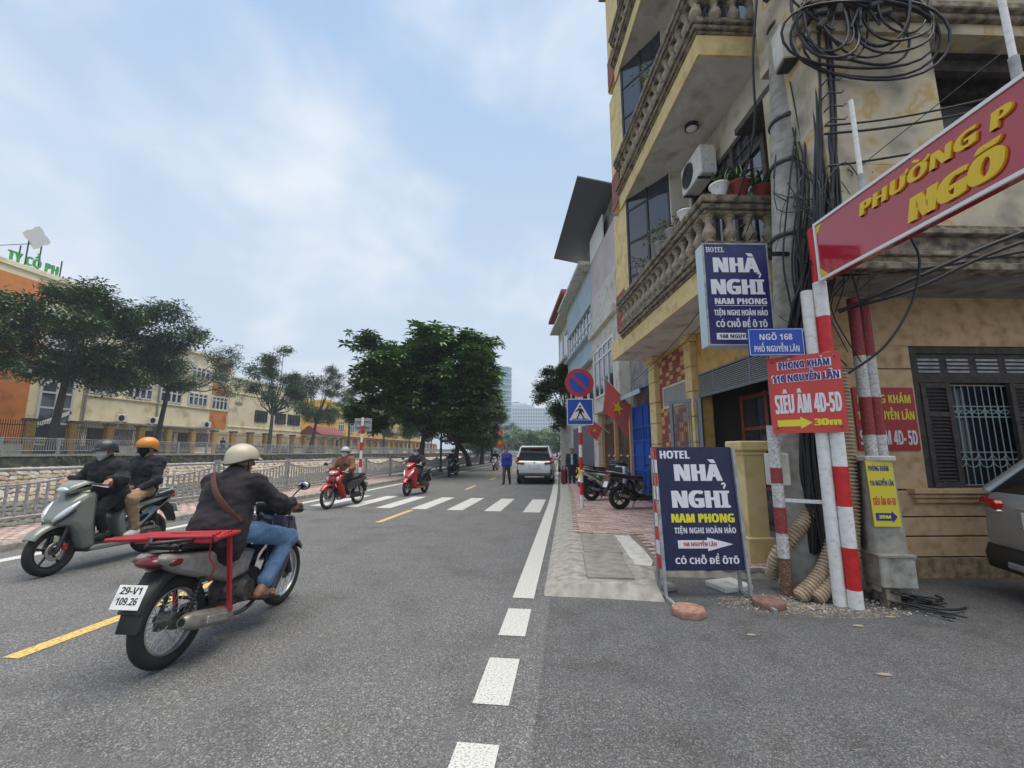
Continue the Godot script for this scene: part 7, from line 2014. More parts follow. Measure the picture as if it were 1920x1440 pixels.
func car(label: String, at: Vector3, turn: float, P: Dictionary) -> Node3D:
	var t := thing("car", label, "car", at, turn)
	var L: float = P.get("len", 4.5) * 0.5
	var W: float = P.get("wid", 1.78) * 0.5
	var H: float = P.get("h", 1.7)
	var bl2: float = P.get("belt", 1.03)
	var wb := L - 0.88
	var paint: Material = P.paint
	# lower body with wheel arches cut out of its outline
	var poly: Array = [Vector2(L - 0.1, 0.26)] + [Vector2(wb + 0.42, 0.25)] + arch(wb, 0.37) + [Vector2(wb - 0.45, 0.24), Vector2(-wb + 0.45, 0.24)] + arch(-wb, 0.37) + [Vector2(-wb - 0.4, 0.25), Vector2(-L + 0.08, 0.3), Vector2(-L, 0.55), Vector2(-L + 0.08, 0.78), Vector2(-L + 0.9, 0.98), Vector2(-L + 1.2, bl2), Vector2(L - 0.3, bl2 + 0.03), Vector2(L - 0.07, bl2), Vector2(L - 0.01, 0.85), Vector2(L, 0.55)]
	var wf := func(q: Vector2): return (1.0 - 0.16 * pow(absf(q.x) / L, 6.0)) * lerpf(1.0, 0.95, clampf((q.y - 0.75) / 0.4, 0.0, 1.0))
	put(G.new().slab(poly, -W, W, 0.07, wf), "body", paint, t)
	# cabin: glass with painted roof and pillars
	var wc := func(q: Vector2): return lerpf(0.95, 0.72, clampf((q.y - bl2) / (H - bl2), 0.0, 1.0))
	var rr: float = P.get("rake", 0.28)
	put(G.new().slab(V([L - 0.12, bl2, L - 0.12 - rr, H - 0.08, L - 0.6 - rr, H - 0.03, -0.25, H - 0.04, -1.15, bl2]), -W, W, 0.05, wc), "glass", M.car_glass, t)
	put(G.new().slab(V([L - 0.1 - rr, H - 0.1, L - 0.12 - rr, H - 0.05, L - 0.6 - rr, H + 0.005, -0.2, H, -0.42, H - 0.09, -0.1, H - 0.075, L - 0.6 - rr, H - 0.07]), -W * 0.78, W * 0.78, 0.03), "roof", paint, t)
	put(G.new().slab(V([L - 0.02 - rr, H - 0.09, L + 0.06 - rr, H - 0.04, L - 0.3 - rr, H + 0.015, L - 0.4 - rr, H - 0.04]), -W * 0.7, W * 0.7, 0.02), "spoiler", paint, t)
	for s in [-1.0, 1.0]:
		for q in [[Vector3(s * W * 0.93, bl2, L - 0.13), Vector3(s * W * 0.72, H - 0.07, L - 0.13 - rr)], [Vector3(s * W * 0.935, bl2, -1.12), Vector3(s * W * 0.73, H - 0.06, -0.28)], [Vector3(s * W * 0.95, bl2, 0.25), Vector3(s * W * 0.735, H - 0.05, 0.3)], [Vector3(s * W * 0.95, bl2, 1.2), Vector3(s * W * 0.735, H - 0.05, 1.05)]]:
			put(G.new().tube([q[0], q[1]], [0.06, 0.045], 8), "pillar", paint, t)
		# wheels
		for z in [wb, -wb]:
			var w := part("wheel", t)
			w.position = Vector3(s * (W - 0.11), 0.33, z)
			put(G.new().torus(Vector3(), Vector3(1, 0, 0), 0.245, 0.085, 32, 10, 1.15), "tyre", M.rubber, w)
			put(G.new().cyl(Vector3(s * 0.05, 0, 0), Vector3(s * 0.075, 0, 0), 0.2, 0.19, 24), "rim", M.rim, w)
			put(G.new().cyl(Vector3(-s * 0.1, 0, 0), Vector3(-s * 0.02, 0, 0), 0.34, 0.34, 20), "arch_liner", M.black, w)
		# side mirror
		put(G.new().ball(Vector3(s * (W + 0.1), bl2 + 0.06, -0.75), Vector3(0.11, 0.075, 0.07), 12, 8), "mirror", paint, t)
		# tail lamps
		var tl := part("tail_lamp", t)
		put(G.new().cbox(Vector3(s * W * 0.72, bl2 - 0.1, L - 0.045), Vector3(W * 0.42, 0.1, 0.1), 0.025, Basis(Vector3(0, 0, 1), s * 0.06) * Basis(Vector3(0, 1, 0), s * 0.25)), "lens", M.tail_red, tl)
		if P.get("tall_lamps", false): put(G.new().cbox(Vector3(s * W * 0.9, bl2 + 0.05, L - 0.14), Vector3(0.1, 0.28, 0.1), 0.02, Basis(Vector3(0, 0, 1), s * 0.3)), "lens", M.tail_red, tl)
		put(G.new().cbox(Vector3(s * W * 0.66, bl2 - 0.16, L - 0.028), Vector3(W * 0.3, 0.025, 0.06), 0.008, Basis(Vector3(0, 1, 0), s * 0.2)), "clear_strip", M.lens, tl)
		if P.get("vents", false): put(G.new().cbox(Vector3(s * W * 0.84, 0.52, L - 0.06), Vector3(0.1, 0.26, 0.1), 0.02), "bumper_vent", M.black, t)
		if P.get("rails", false): put(G.new().tube([Vector3(s * W * 0.66, H + 0.01, L - 0.7), Vector3(s * W * 0.66, H + 0.06, L - 0.8), Vector3(s * W * 0.66, H + 0.05, 0.1), Vector3(s * W * 0.66, H, 0.0)], 0.018, 8), "roof_rail", M.galv, t)
		put(G.new().ball(Vector3(s * W * 0.7, 0.72, -L + 0.1), Vector3(0.2, 0.06, 0.1), 12, 8), "headlamp", M.lens, t)
	# bumper cladding, plate, badge
	put(G.new().slab(V([L - 0.16, 0.22, L - 0.005, 0.26, L + 0.02, 0.40, L - 0.02, 0.5, L - 0.2, 0.46]), -W * 0.86, W * 0.86, 0.03), "bumper_cladding", M.plastic, t)
	put(G.new().cbox(Vector3(0, 0.33, L + 0.0), Vector3(W * 1.0, 0.07, 0.05), 0.015), "diffuser", P.get("diffuser", M.galv), t)
	put(G.new().cbox(Vector3(0, 0.8, L - 0.005), Vector3(0.5, 0.2, 0.03), 0.01), "plate_recess", paint, t)
	put(G.new().cbox(Vector3(0, 0.78, L + 0.012), Vector3(0.34, 0.16, 0.01), 0.004), "license_plate", M.white_paint, t)
	put(G.new().cyl(Vector3(0, 0.96, L - 0.03), Vector3(0, 0.96, L - 0.005), 0.045, 0.045, 16), "badge", M.chrome, t)
	put(G.new().box(Vector3(0, H - 0.1, L + 0.03 - rr), Vector3(0.3, 0.02, 0.02)), "brake_light", M.tail_red, t)
	put(G.new().rod(Vector3(-0.1, bl2 + 0.06, L - 0.09), Vector3(0.28, bl2 + 0.12, L - 0.12), 0.01, 6), "wiper", M.black, t)
	return t

func build_cars() -> void:
	M.car_glass = pm(.03, .035, .04, 0.05)
	if not M.has("rim"): bike_materials()
	car("white car with red lamps and roof rails stopped on the right lane", Vector3(-1.55, 0, -22.1), 1.0, {"paint": pm(.66, .68, .7, 0.25, 0.0, 0.8), "len": 4.4, "wid": 1.75, "h": 1.7, "tall_lamps": true, "vents": true, "rails": true})
	car("dark red car stopped beyond the white one", Vector3(0.05, 0, -34.2), 1.5, {"paint": pm(.22, .012, .02, 0.25, 0.0, 0.8), "len": 4.3, "wid": 1.7, "h": 1.48, "belt": 0.98, "rake": 0.5})
	var s := car("silver grey car with raked rear window parked in the alley", Vector3(6.36, 0, -4.26), -100.0, {"paint": pm(.3, .34, .36, 0.25, 0.3, 0.8), "len": 4.4, "wid": 1.76, "h": 1.62, "belt": 1.0, "rake": 0.55})
	for k in 5: put(G.new().box(Vector3(-0.62 + k * 0.07, 0.83, 2.17), Vector3(0.04, 0.035, 0.02)), "badge_letter", M.chrome, s)

# ---------------------------------------------------------------- people on foot
func standing(h: float, step: float, face: Vector3, arm := 0.0) -> Dictionary:
	var k := h / 1.68
	var J := {"pelvis": Vector3(0, 0.9, 0) * k, "chest": Vector3(0, 1.22, -0.01) * k, "neck": Vector3(0, 1.42, -0.01) * k, "head": Vector3(0, 1.545, -0.03) * k, "face": face}
	for q in [["l", -1.0], ["r", 1.0]]:
		var e: float = q[1]
		var n: String = q[0]
		var fw := step * e
		J[n + "sh"] = Vector3(0.17 * e, 1.36, 0.0) * k
		J[n + "el"] = Vector3(0.225 * e, 1.09, 0.03 + fw * 0.35) * k
		J[n + "wr"] = Vector3(0.235 * e, 0.86, -0.03 + fw * 0.6 - arm) * k
		J[n + "ha"] = J[n + "wr"] + Vector3(0.0, -0.085, -0.01) * k
		J[n + "hip"] = Vector3(0.085 * e, 0.86, 0) * k
		J[n + "kn"] = Vector3(0.095 * e, 0.48, -0.03 - fw * 0.55) * k
		J[n + "an"] = Vector3(0.1 * e, 0.085, -fw + (0.06 if fw < 0 else 0.0)) * k
		J[n + "to"] = J[n + "an"] + Vector3(0.02 * e, -0.045, -0.15) * k
	return J

func build_small_things() -> void:
	var J := standing(1.6, 0.16, Vector3(-0.3, 0.1, -1))
	var bl3 := cloth(.02, .035, .26)
	var p := person("person in a bright blue sweater and grey trousers walking beside the white car", Vector3(-2.76, 0, -19.9), 172.0, J, {"jacket": bl3, "trousers": cloth(.06, .055, .055), "shoes": M.rubber, "hair": pm(.01, .01, .01, 0.6), "bulk": 1.05}, false)
	J = standing(1.54, 0.06, Vector3(0.1, 0, -1))
	var dark := cloth(.02, .022, .035)
	p = person("person in a dark suit with pale blue shirt standing on the right pavement", Vector3(0.15, 0.05, -19.05), 182.0, J, {"jacket": dark, "trousers": dark, "shoes": M.rubber, "hair": pm(.01, .01, .01, 0.6), "bulk": 1.05}, false)
	put(G.new().slab(V([-0.14, 0.86, -0.135, 1.28, -0.11, 1.3, -0.1, 0.86]), -0.05, 0.05, 0.012), "shirt", cloth(.4, .48, .62), p)
	# bundles beside the suited person and red lanterns of the shop beyond
	var t := thing("bag", "dark red bag standing on the kerb beside the suited person", "bag", Vector3(-0.18, 0.05, -19.3))
	put(G.new().cbox(Vector3(0, 0.36, 0), Vector3(0.28, 0.7, 0.3), 0.08), "sack", pm(.12, .015, .02, 0.6), t)
	put(G.new().torus(Vector3(0, 0.72, 0), Vector3(0, 0, 1), 0.08, 0.015, 16, 6), "handle", pm(.08, .01, .015, 0.6), t)
	for k in 4:
		t = thing("plant_pot", ["leafy potted plant beside the dense pavement tree", "flowering red plant in a pot before the light blue house", "potted yellow flowers under the small flag", "low green plant tub behind the parked scooters"][k], "potted plant", [Vector3(0.5, 0.1, -25.2), Vector3(0.75, 0.1, -21.6), Vector3(0.85, 0.1, -23.2), Vector3(0.95, 0.1, -14.0)][k])
		put(G.new().lathe([Vector2(0.16, 0.0), Vector2(0.22, 0.36), Vector2(0.25, 0.38), Vector2(0.25, 0.42), Vector2(0.2, 0.42)], 14), "pot", pm(.28, .1, .06, 0.8), t)
		tuft(t, Vector3(0, 0.42, 0), [0.9, 0.8, 0.8, 0.45][k], 60, [Color(0.05, 0.1, 0.03), Color(0.4, 0.04, 0.02), Color(0.35, 0.22, 0.03), Color(0.06, 0.16, 0.03)][k], 90 + k)
	# potted plants on the hotel balcony rail
	var O := Vector3(1.96, 0, -6.41)
	var R := Basis(Vector3.UP, deg_to_rad(9))
	var pots := [["white round pot on the balcony corner above the hotel sign", Vector3(0.2, 5.0, 0.38), 0.13, M.white_paint, 0.25, 0], ["red plastic trough of drooping green leaves on the balcony rail", Vector3(0.48, 5.0, 0.38), 0.15, pm(.3, .05, .035, 0.6), 0.5, 1], ["tall red pot with long strap leaves beside the concrete pole", Vector3(0.82, 5.0, 0.38), 0.12, pm(.3, .05, .035, 0.6), 0.6, 1], ["white bowl on the street side of the balcony rail", Vector3(0.0, 5.0, -0.3), 0.12, M.white_paint, 0.12, 0], ["grey pot of yellow-green leaves on the balcony rail", Vector3(0.0, 5.0, -1.35), 0.12, M.concrete, 0.5, 2], ["grey pot with a dry shrub along the balcony rail", Vector3(0.0, 5.0, -0.85), 0.11, M.concrete, 0.3, 3], ["small pot at the far end of the balcony rail", Vector3(0.0, 5.0, -2.4), 0.09, M.concrete, 0.35, 3], ["spiky pale agave on the upper hotel balcony rail", Vector3(0.02, 8.5, -1.5), 0.1, M.concrete, 0.45, 2]]
	for k in pots.size():
		var q: Array = pots[k]
		t = thing("flower_pot", q[0], "potted plant", O + R * q[1], 9.0)
		var rr: float = q[2]
		put(G.new().lathe([Vector2(rr * 0.6, 0.0), Vector2(rr * 0.95, rr * 1.2), Vector2(rr * 1.08, rr * 1.25), Vector2(rr * 1.08, rr * 1.45), Vector2(rr * 0.8, rr * 1.45)], 14), "pot", q[3], t)
		if q[5] == 1: straps(t, Vector3(0, rr * 1.4, 0), q[4], 26, 200 + k)
		else: tuft(t, Vector3(0, rr * 1.4, 0), q[4], 40, [Color(0.06, 0.1, 0.03), Color(), Color(0.2, 0.24, 0.04), Color(0.14, 0.1, 0.05)][q[5]], 200 + k)
	# paving weights round the standing sign
	for k in 2:
		t = thing("paving_weight", ["reddish eight-sided paving stone weighing down the sign's near skid", "brown eight-sided paving stone by the rusty pole"][k], "paving stone", [Vector3(1.03, 0, -4.3), Vector3(1.83, 0, -4.62)][k], 15.0 + k * 40)
		var prof := [Vector2(0.145, 0.0), Vector2(0.15, 0.012), Vector2(0.15, 0.05), Vector2(0.14, 0.062)]
		put(G.new().lathe(prof, 8), "block", M.brick_weight if k == 0 else M.brick_weight2, t)
	t = thing("paving_weight", "pale square concrete tile lying behind the standing sign", "concrete tile", Vector3(1.66, 0.0, -5.15), 25.0)
	put(G.new().cbox(Vector3(0, 0.03, 0), Vector3(0.36, 0.06, 0.3), 0.01), "tile", M.pale_concrete, t)
	t = thing("paving_weight", "dark broken stone under the far skid of the standing sign", "stone", Vector3(0.92, 0.0, -4.98), 25.0)
	put(G.new().cbox(Vector3(0, 0.035, 0), Vector3(0.3, 0.07, 0.2), 0.02), "stone", M.slab, t)
	# litter and repair patches on the alley asphalt
	for k in 5:
		var q: Vector3 = [Vector3(2.35, 0.004, -4.2), Vector3(2.0, 0.004, -3.35), Vector3(2.3, 0.004, -2.6), Vector3(2.75, 0.004, -4.45), Vector3(1.4, 0.004, -3.9)][k]
		var g := G.new()
		var pv := PackedVector2Array()
		for a in 7: pv.append(Vector2(cos(TAU * a / 7.0) * (0.03 + 0.03 * hash01(a, k)), sin(TAU * a / 7.0) * (0.015 + 0.012 * hash01(a, k + 9))))
		g.prism(pv, 0.0, 0.004, Transform3D(Basis(Vector3(1, 0, 0), Vector3(0, 0, -1), Vector3(0, 1, 0)), Vector3()))
		tag(putm(g.mesh(), "leaf_litter", M.sand, null, Transform3D(Basis(), q)), "dry fallen leaf lying on the alley asphalt", "leaf", "fallen leaves on the alley")
	# bicycle rider on the far promenade
	J = riding(0.82, 0.1, 0.12, Vector3(0.22, 0.98, -0.4), Vector3(0.1, 0.25, 0.0), Vector3(0.1, 0.66, -0.2), Vector3(0.1, 0, -1))
	var fb := Vector3(-34.6, 1.27, -40.5)
	t = thing("bicycle", "small bicycle ridden along the far promenade", "bicycle", fb, 0.0)
	for z in [0.5, -0.5]: put(G.new().torus(Vector3(0, 0.32, z), Vector3(1, 0, 0), 0.3, 0.02, 28, 6), "wheel", M.rubber, t)
	var fg := G.new()
	for q in [[Vector3(0, 0.32, 0.5), Vector3(0, 0.3, 0.05)], [Vector3(0, 0.3, 0.05), Vector3(0, 0.78, 0.12)], [Vector3(0, 0.3, 0.05), Vector3(0, 0.75, -0.38)], [Vector3(0, 0.7, 0.1), Vector3(0, 0.78, -0.38)], [Vector3(0, 0.32, 0.5), Vector3(0, 0.7, 0.1)], [Vector3(0, 0.32, -0.5), Vector3(0, 0.95, -0.36)], [Vector3(-0.25, 0.98, -0.36), Vector3(0.25, 0.98, -0.36)]]: fg.rod(q[0], q[1], 0.02, 6)
	put(fg, "frame", pm(.03, .08, .2, 0.4), t)
	put(G.new().cbox(Vector3(0, 0.82, 0.12), Vector3(0.16, 0.06, 0.26), 0.02), "saddle", M.black, t)
	person("person in dark blue cycling along the far promenade", fb, 0.0, J, {"jacket": cloth(.02, .03, .06), "trousers": dark, "shoes": M.rubber, "hair": pm(.01, .01, .01, 0.6)}, false)

func tuft(t: Node, c: Vector3, s: float, n: int, col: Color, sd: int) -> void:
	var rng := RandomNumberGenerator.new()
	rng.seed = sd
	var g := G.new()
	for k in n:
		var a := rng.randf() * TAU
		var d := Vector3(cos(a), rng.randf_range(0.2, 1.6), sin(a)).normalized()
		blade(g, c + d * s * rng.randf_range(0.15, 0.75), Vector3(cos(a + rng.randf()), rng.randf_range(-0.2, 0.8), sin(a + rng.randf())), s * rng.randf_range(0.2, 0.34), s * 0.1, 0.2)
	for k in 7:
		var a := rng.randf() * TAU
		g.rod(c, c + Vector3(cos(a) * 0.4, rng.randf_range(0.5, 0.8), sin(a) * 0.4) * s, 0.006, 4)
	var m := pm(col.r, col.g, col.b, 0.6)
	put(g, "foliage", m, t)

func straps(t: Node, c: Vector3, s: float, n: int, sd: int) -> void:
	var rng := RandomNumberGenerator.new()
	rng.seed = sd
	var g := G.new()
	for k in n:
		var a := rng.randf() * TAU
		var d := Vector3(cos(a), 0, sin(a))
		var w := d.cross(Vector3.UP) * 0.02
		var L := s * rng.randf_range(0.6, 1.1)
		var pr := []
		for i in 7:
			var u := i / 6.0
			var p := c + d * L * u * 0.9 + Vector3(0, L * (1.3 * u - 1.5 * u * u), 0)
			pr.append([p - w * (1.0 - u * 0.85), p + w * (1.0 - u * 0.85)])
		for i in 6: g.quad(pr[i][0], pr[i][1], pr[i + 1][1], pr[i + 1][0])
	put(g, "leaves", pm(.04, .12, .025, 0.45), t)

# ---------------------------------------------------------------- geometry collector
class G:
	var v := PackedVector3Array()
	var n := PackedVector3Array()
	var uv := PackedVector2Array()
	var ix := PackedInt32Array()
	var T := Transform3D()

	func at(p: Vector3, b := Basis()) -> G:
		T = Transform3D(b, p)
		return self

	func tri(a: Vector3, b: Vector3, c: Vector3) -> void:
		var k := v.size()
		a = T * a; b = T * b; c = T * c
		var nn := (b - a).cross(c - a).normalized()
		v.append(a); v.append(b); v.append(c)
		for i in 3:
			n.append(nn); uv.append(Vector2())
		ix.append(k); ix.append(k + 2); ix.append(k + 1)

	func quad(a: Vector3, b: Vector3, c: Vector3, d: Vector3) -> void:
		var k := v.size()
		a = T * a; b = T * b; c = T * c; d = T * d
		var nn := (c - a).cross(d - b).normalized()
		v.append(a); v.append(b); v.append(c); v.append(d)
		for i in 4: n.append(nn)
		uv.append(Vector2(0, 1)); uv.append(Vector2(1, 1)); uv.append(Vector2(1, 0)); uv.append(Vector2(0, 0))
		for q in [0, 2, 1, 0, 3, 2]: ix.append(k + q)

	func box(c: Vector3, s: Vector3, b := Basis()) -> G:
		var h := s * 0.5
		var p := []
		for i in 8:
			p.append(c + b * Vector3(h.x if i & 1 else -h.x, h.y if i & 2 else -h.y, h.z if i & 4 else -h.z))
		for q in [[0, 4, 6, 2], [1, 3, 7, 5], [0, 1, 5, 4], [2, 6, 7, 3], [0, 2, 3, 1], [4, 5, 7, 6]]:
			quad(p[q[0]], p[q[1]], p[q[2]], p[q[3]])
		return self

	func between(a: Vector3, b: Vector3) -> G:   # box given by two opposite corners
		return box((a + b) * 0.5, (b - a).abs())

	func cbox(c: Vector3, s: Vector3, r: float, b := Basis()) -> G:   # chamfered box
		var h := s * 0.5
		var pts := {}
		for i in 8:
			var sg := Vector3(1 if i & 1 else -1, 1 if i & 2 else -1, 1 if i & 4 else -1)
			for ax in 3:
				var q := Vector3(h.x - r, h.y - r, h.z - r)
				q[ax] = h[ax]
				pts[i * 3 + ax] = c + b * (q * sg)
		for ax in 3:
			var u := (ax + 1) % 3
			var w := (ax + 2) % 3
			for s2 in 2:
				var bits := []
				for k in [[0, 0], [1, 0], [1, 1], [0, 1]]:
					bits.append((s2 << ax) | (k[0] << u) | (k[1] << w))
				if s2 == 0: bits.reverse()
				quad(pts[bits[0] * 3 + ax], pts[bits[1] * 3 + ax], pts[bits[2] * 3 + ax], pts[bits[3] * 3 + ax])
			for k in 4:   # edges along ax
				var su := k & 1
				var sw := k >> 1
				var i0 := (su << u) | (sw << w)
				var i1 := i0 | (1 << ax)
				if su == sw: quad(pts[i0 * 3 + u], pts[i1 * 3 + u], pts[i1 * 3 + w], pts[i0 * 3 + w]) if false else quad(pts[i0 * 3 + w], pts[i1 * 3 + w], pts[i1 * 3 + u], pts[i0 * 3 + u]) if su == 0 else quad(pts[i0 * 3 + w], pts[i1 * 3 + w], pts[i1 * 3 + u], pts[i0 * 3 + u])
				else: quad(pts[i0 * 3 + u], pts[i1 * 3 + u], pts[i1 * 3 + w], pts[i0 * 3 + w])
		for i in 8:
			var par := (i & 1) ^ ((i >> 1) & 1) ^ ((i >> 2) & 1)
			if par: tri(pts[i * 3], pts[i * 3 + 1], pts[i * 3 + 2])
			else: tri(pts[i * 3], pts[i * 3 + 2], pts[i * 3 + 1])
		return self

	func smooth(v0: int, i0: int) -> void:   # averaged normals over what was added since v0 / i0
		for k in range(v0, v.size()): n[k] = Vector3()
		var k := i0
		while k < ix.size():
			var a := ix[k]; var b := ix[k + 1]; var c := ix[k + 2]
			var nn := (v[c] - v[a]).cross(v[b] - v[a])
			n[a] += nn; n[b] += nn; n[c] += nn
			k += 3
		for q in range(v0, v.size()): n[q] = n[q].normalized() if n[q].length_squared() > 1e-16 else Vector3.UP

	func loft(secs: Array, caps := true, ring := true, sm := true) -> G:   # rings of equal length; counter-clockwise seen from the end looking back
		var v0 := v.size()
		var i0 := ix.size()
		var m: int = secs[0].size()
		for s in secs:
			for p in s:
				v.append(T * p); n.append(Vector3.UP); uv.append(Vector2())
		for j in secs.size() - 1:
			for i in (m if ring else m - 1):
				var a := v0 + j * m + i
				var b := v0 + j * m + (i + 1) % m
				for q in [a, b + m, b, a, a + m, b + m]: ix.append(q)
		if sm: smooth(v0, i0)
		if caps and ring:
			for e in 2:
				var s: Array = Array(secs[0]) if e == 0 else Array(secs[-1])
				var c := Vector3()
				for p in s: c += p
				c /= s.size()
				for i in m:
					if e == 0: tri(c, s[(i + 1) % m], s[i])
					else: tri(c, s[i], s[(i + 1) % m])
		return self

	func tube(pts: Array, r, sides := 8, caps := true) -> G:
		var secs := []
		var up := Vector3.UP
		var prev := Vector3()
		for i in pts.size():
			var t: Vector3 = (pts[mini(i + 1, pts.size() - 1)] - pts[maxi(i - 1, 0)]).normalized()
			if i == 0:
				up = Vector3.UP if absf(t.y) < 0.9 else Vector3.RIGHT
				up = (up - t * up.dot(t)).normalized()
			else:
				up = (up - t * up.dot(t))
				if up.length() < 1e-4: up = t.cross(Vector3.RIGHT)
				up = up.normalized()
			var sd := t.cross(up)
			var rr: float = r[i] if r is Array or r is PackedFloat32Array else r
			var s := []
			for k in sides:
				var a := TAU * k / sides
				s.append(pts[i] + (up * cos(a) + sd * sin(a)) * rr)
			secs.append(s)
			prev = t
		return loft(secs, caps)

	func rod(a: Vector3, b: Vector3, r: float, sides := 8) -> G:
		return tube([a, b], r, sides)

	func torus(c: Vector3, axis: Vector3, R: float, r: float, seg := 32, sides := 10, flat := 1.0) -> G:
		var x := axis.normalized()
		var y := Vector3.UP if absf(x.y) < 0.9 else Vector3.RIGHT
		y = (y - x * y.dot(x)).normalized()
		var z := x.cross(y)
		var secs := []
		for i in seg + 1:
			var a := TAU * i / seg
			var d := y * cos(a) + z * sin(a)
			var s := []
			for k in sides:
				var b := TAU * k / sides
				s.append(c + d * (R + r * cos(b)) + x * (r * flat * sin(b)))
			s.reverse()
			secs.append(s)
		return loft(secs, false)

	func lathe(prof: Array, seg := 16, xf := Transform3D()) -> G:   # profile of Vector2(radius, height) from low to high
		var secs := []
		for p in prof:
			var s := []
			for k in seg:
				var a := TAU * k / seg
				s.append(xf * Vector3(p.x * cos(a), p.y, -p.x * sin(a)))
			secs.append(s)
		var hold: bool = prof[0].x > 1e-3 or prof[-1].x > 1e-3
		return loft(secs, hold)

	func cyl(a: Vector3, b: Vector3, ra: float, rb: float, seg := 16) -> G:
		return tube([a, b], [ra, rb], seg)

	func ball(c: Vector3, r: Vector3, seg := 14, rings := 8, b := Basis()) -> G:
		var secs := []
		for j in rings + 1:
			var f := -PI / 2 + PI * j / rings
			var s := []
			for k in seg:
				var a := TAU * k / seg
				s.append(c + b * (Vector3(cos(f) * cos(a), sin(f), -cos(f) * sin(a)) * r))
			secs.append(s)
		return loft(secs, false)

	func prism(poly: PackedVector2Array, z0: float, z1: float, xf := Transform3D()) -> G:   # polygon in xy, pulled along z
		if Geometry2D.is_polygon_clockwise(poly):
			poly = poly.duplicate(); poly.reverse()
		var t := Geometry2D.triangulate_polygon(poly)
		var i := 0
		while i < t.size():
			var a := poly[t[i]]; var b := poly[t[i + 1]]; var c := poly[t[i + 2]]
			if (b - a).cross(c - a) < 0:
				var q := b; b = c; c = q
			tri(xf * Vector3(a.x, a.y, z1), xf * Vector3(b.x, b.y, z1), xf * Vector3(c.x, c.y, z1))
			tri(xf * Vector3(a.x, a.y, z0), xf * Vector3(c.x, c.y, z0), xf * Vector3(b.x, b.y, z0))
			i += 3
		for k in poly.size():
			var a := poly[k]; var b := poly[(k + 1) % poly.size()]
			quad(xf * Vector3(a.x, a.y, z0), xf * Vector3(b.x, b.y, z0), xf * Vector3(b.x, b.y, z1), xf * Vector3(a.x, a.y, z1))
		return self

	# a side outline (z, y) given width across x with rounded rims: used for bodywork
	func slab(poly: Array, x0: float, x1: float, r: float, wf = null) -> G:
		var pv := PackedVector2Array(poly)
		if Geometry2D.is_polygon_clockwise(pv): pv.reverse()
		var m := pv.size()
		var nr := []
		for i in m:
			var e0 := (pv[i] - pv[(i - 1 + m) % m]).normalized()
			var e1 := (pv[(i + 1) % m] - pv[i]).normalized()
			var b := (Vector2(-e0.y, e0.x) + Vector2(-e1.y, e1.x))
			b = b.normalized() / maxf(0.6, b.length() * 0.5)
			nr.append(b)
		var secs := []
		for L in [[x0, 1.0], [x0 + r * 0.3 * signf(x1 - x0), 0.35], [x0 + r * signf(x1 - x0), 0.0], [x1 - r * signf(x1 - x0), 0.0], [x1 - r * 0.3 * signf(x1 - x0), 0.35], [x1, 1.0]]:
			var s := []
			for i in m:
				var q: Vector2 = pv[i] + nr[i] * r * L[1]
				var xx: float = L[0]
				if wf != null: xx *= wf.call(q)
				s.append(Vector3(xx, q.y, q.x))
			if x1 > x0: s.reverse()
			secs.append(s)
		loft(secs, false)
		# flat ends
		for e in 2:
			var s: Array = secs[0] if e == 0 else secs[-1]
			var p2 := PackedVector2Array()
			for q in s: p2.append(Vector2(q.z, q.y))
			var t := Geometry2D.triangulate_polygon(p2)
			var i := 0
			while i < t.size():
				var a: Vector3 = s[t[i]]; var b: Vector3 = s[t[i + 1]]; var c: Vector3 = s[t[i + 2]]
				var want := (x0 - x1) if e == 0 else (x1 - x0)
				if (b - a).cross(c - a).x * want < 0: tri(a, c, b)
				else: tri(a, b, c)
				i += 3
		return self

	func mesh() -> ArrayMesh:
		var arr := []
		arr.resize(Mesh.ARRAY_MAX)
		arr[Mesh.ARRAY_VERTEX] = v
		arr[Mesh.ARRAY_NORMAL] = n
		arr[Mesh.ARRAY_TEX_UV] = uv
		arr[Mesh.ARRAY_INDEX] = ix
		var m := ArrayMesh.new()
		m.add_surface_from_arrays(Mesh.PRIMITIVE_TRIANGLES, arr)
		return m

# ---------------------------------------------------------------- nodes
var used := {}

func numbered(called: String) -> String:
	if not used.has(called):
		used[called] = 0
		return called
	used[called] += 1
	return "%s_%03d" % [called, used[called]]

func put(g: G, called: String, m: Material, parent: Node = null) -> MeshInstance3D:
	return putm(g.mesh(), called, m, parent)

func putm(mesh: Mesh, called: String, m: Material, parent: Node = null, xf := Transform3D()) -> MeshInstance3D:
	var o := MeshInstance3D.new()
	o.mesh = mesh
	o.material_override = m
	if parent == null:
		o.name = numbered(called)
		add_child(o)
	else:
		o.name = called
		parent.add_child(o, true)
	o.transform = xf
	return o

func tag(o: Node, label: String, category: String, group := "") -> Node:
	o.set_meta("label", label)
	o.set_meta("category", category)
	if group != "": o.set_meta("group", group)
	return o

func kind(o: Node, k: String) -> Node:
	o.set_meta("kind", k)
	return o

func thing(called: String, label: String, category: String, at := Vector3(), turn := 0.0, group := "") -> Node3D:
	var o := Node3D.new()
	o.name = numbered(called)
	add_child(o)
	o.position = at
	o.rotation_degrees.y = turn
	tag(o, label, category, group)
	return o

func part(called: String, parent: Node) -> Node3D:
	var o := Node3D.new()
	o.name = called
	parent.add_child(o, true)
	return o

func struct(called: String, g: G, m: Material) -> MeshInstance3D:
	var o := put(g, called, m)
	o.set_meta("kind", "structure")
	return o

# ---------------------------------------------------------------- materials
func lin(r: float, g: float, b: float, a := 1.0) -> Color:
	var c := Color(r, g, b).linear_to_srgb()
	c.a = a
	return c

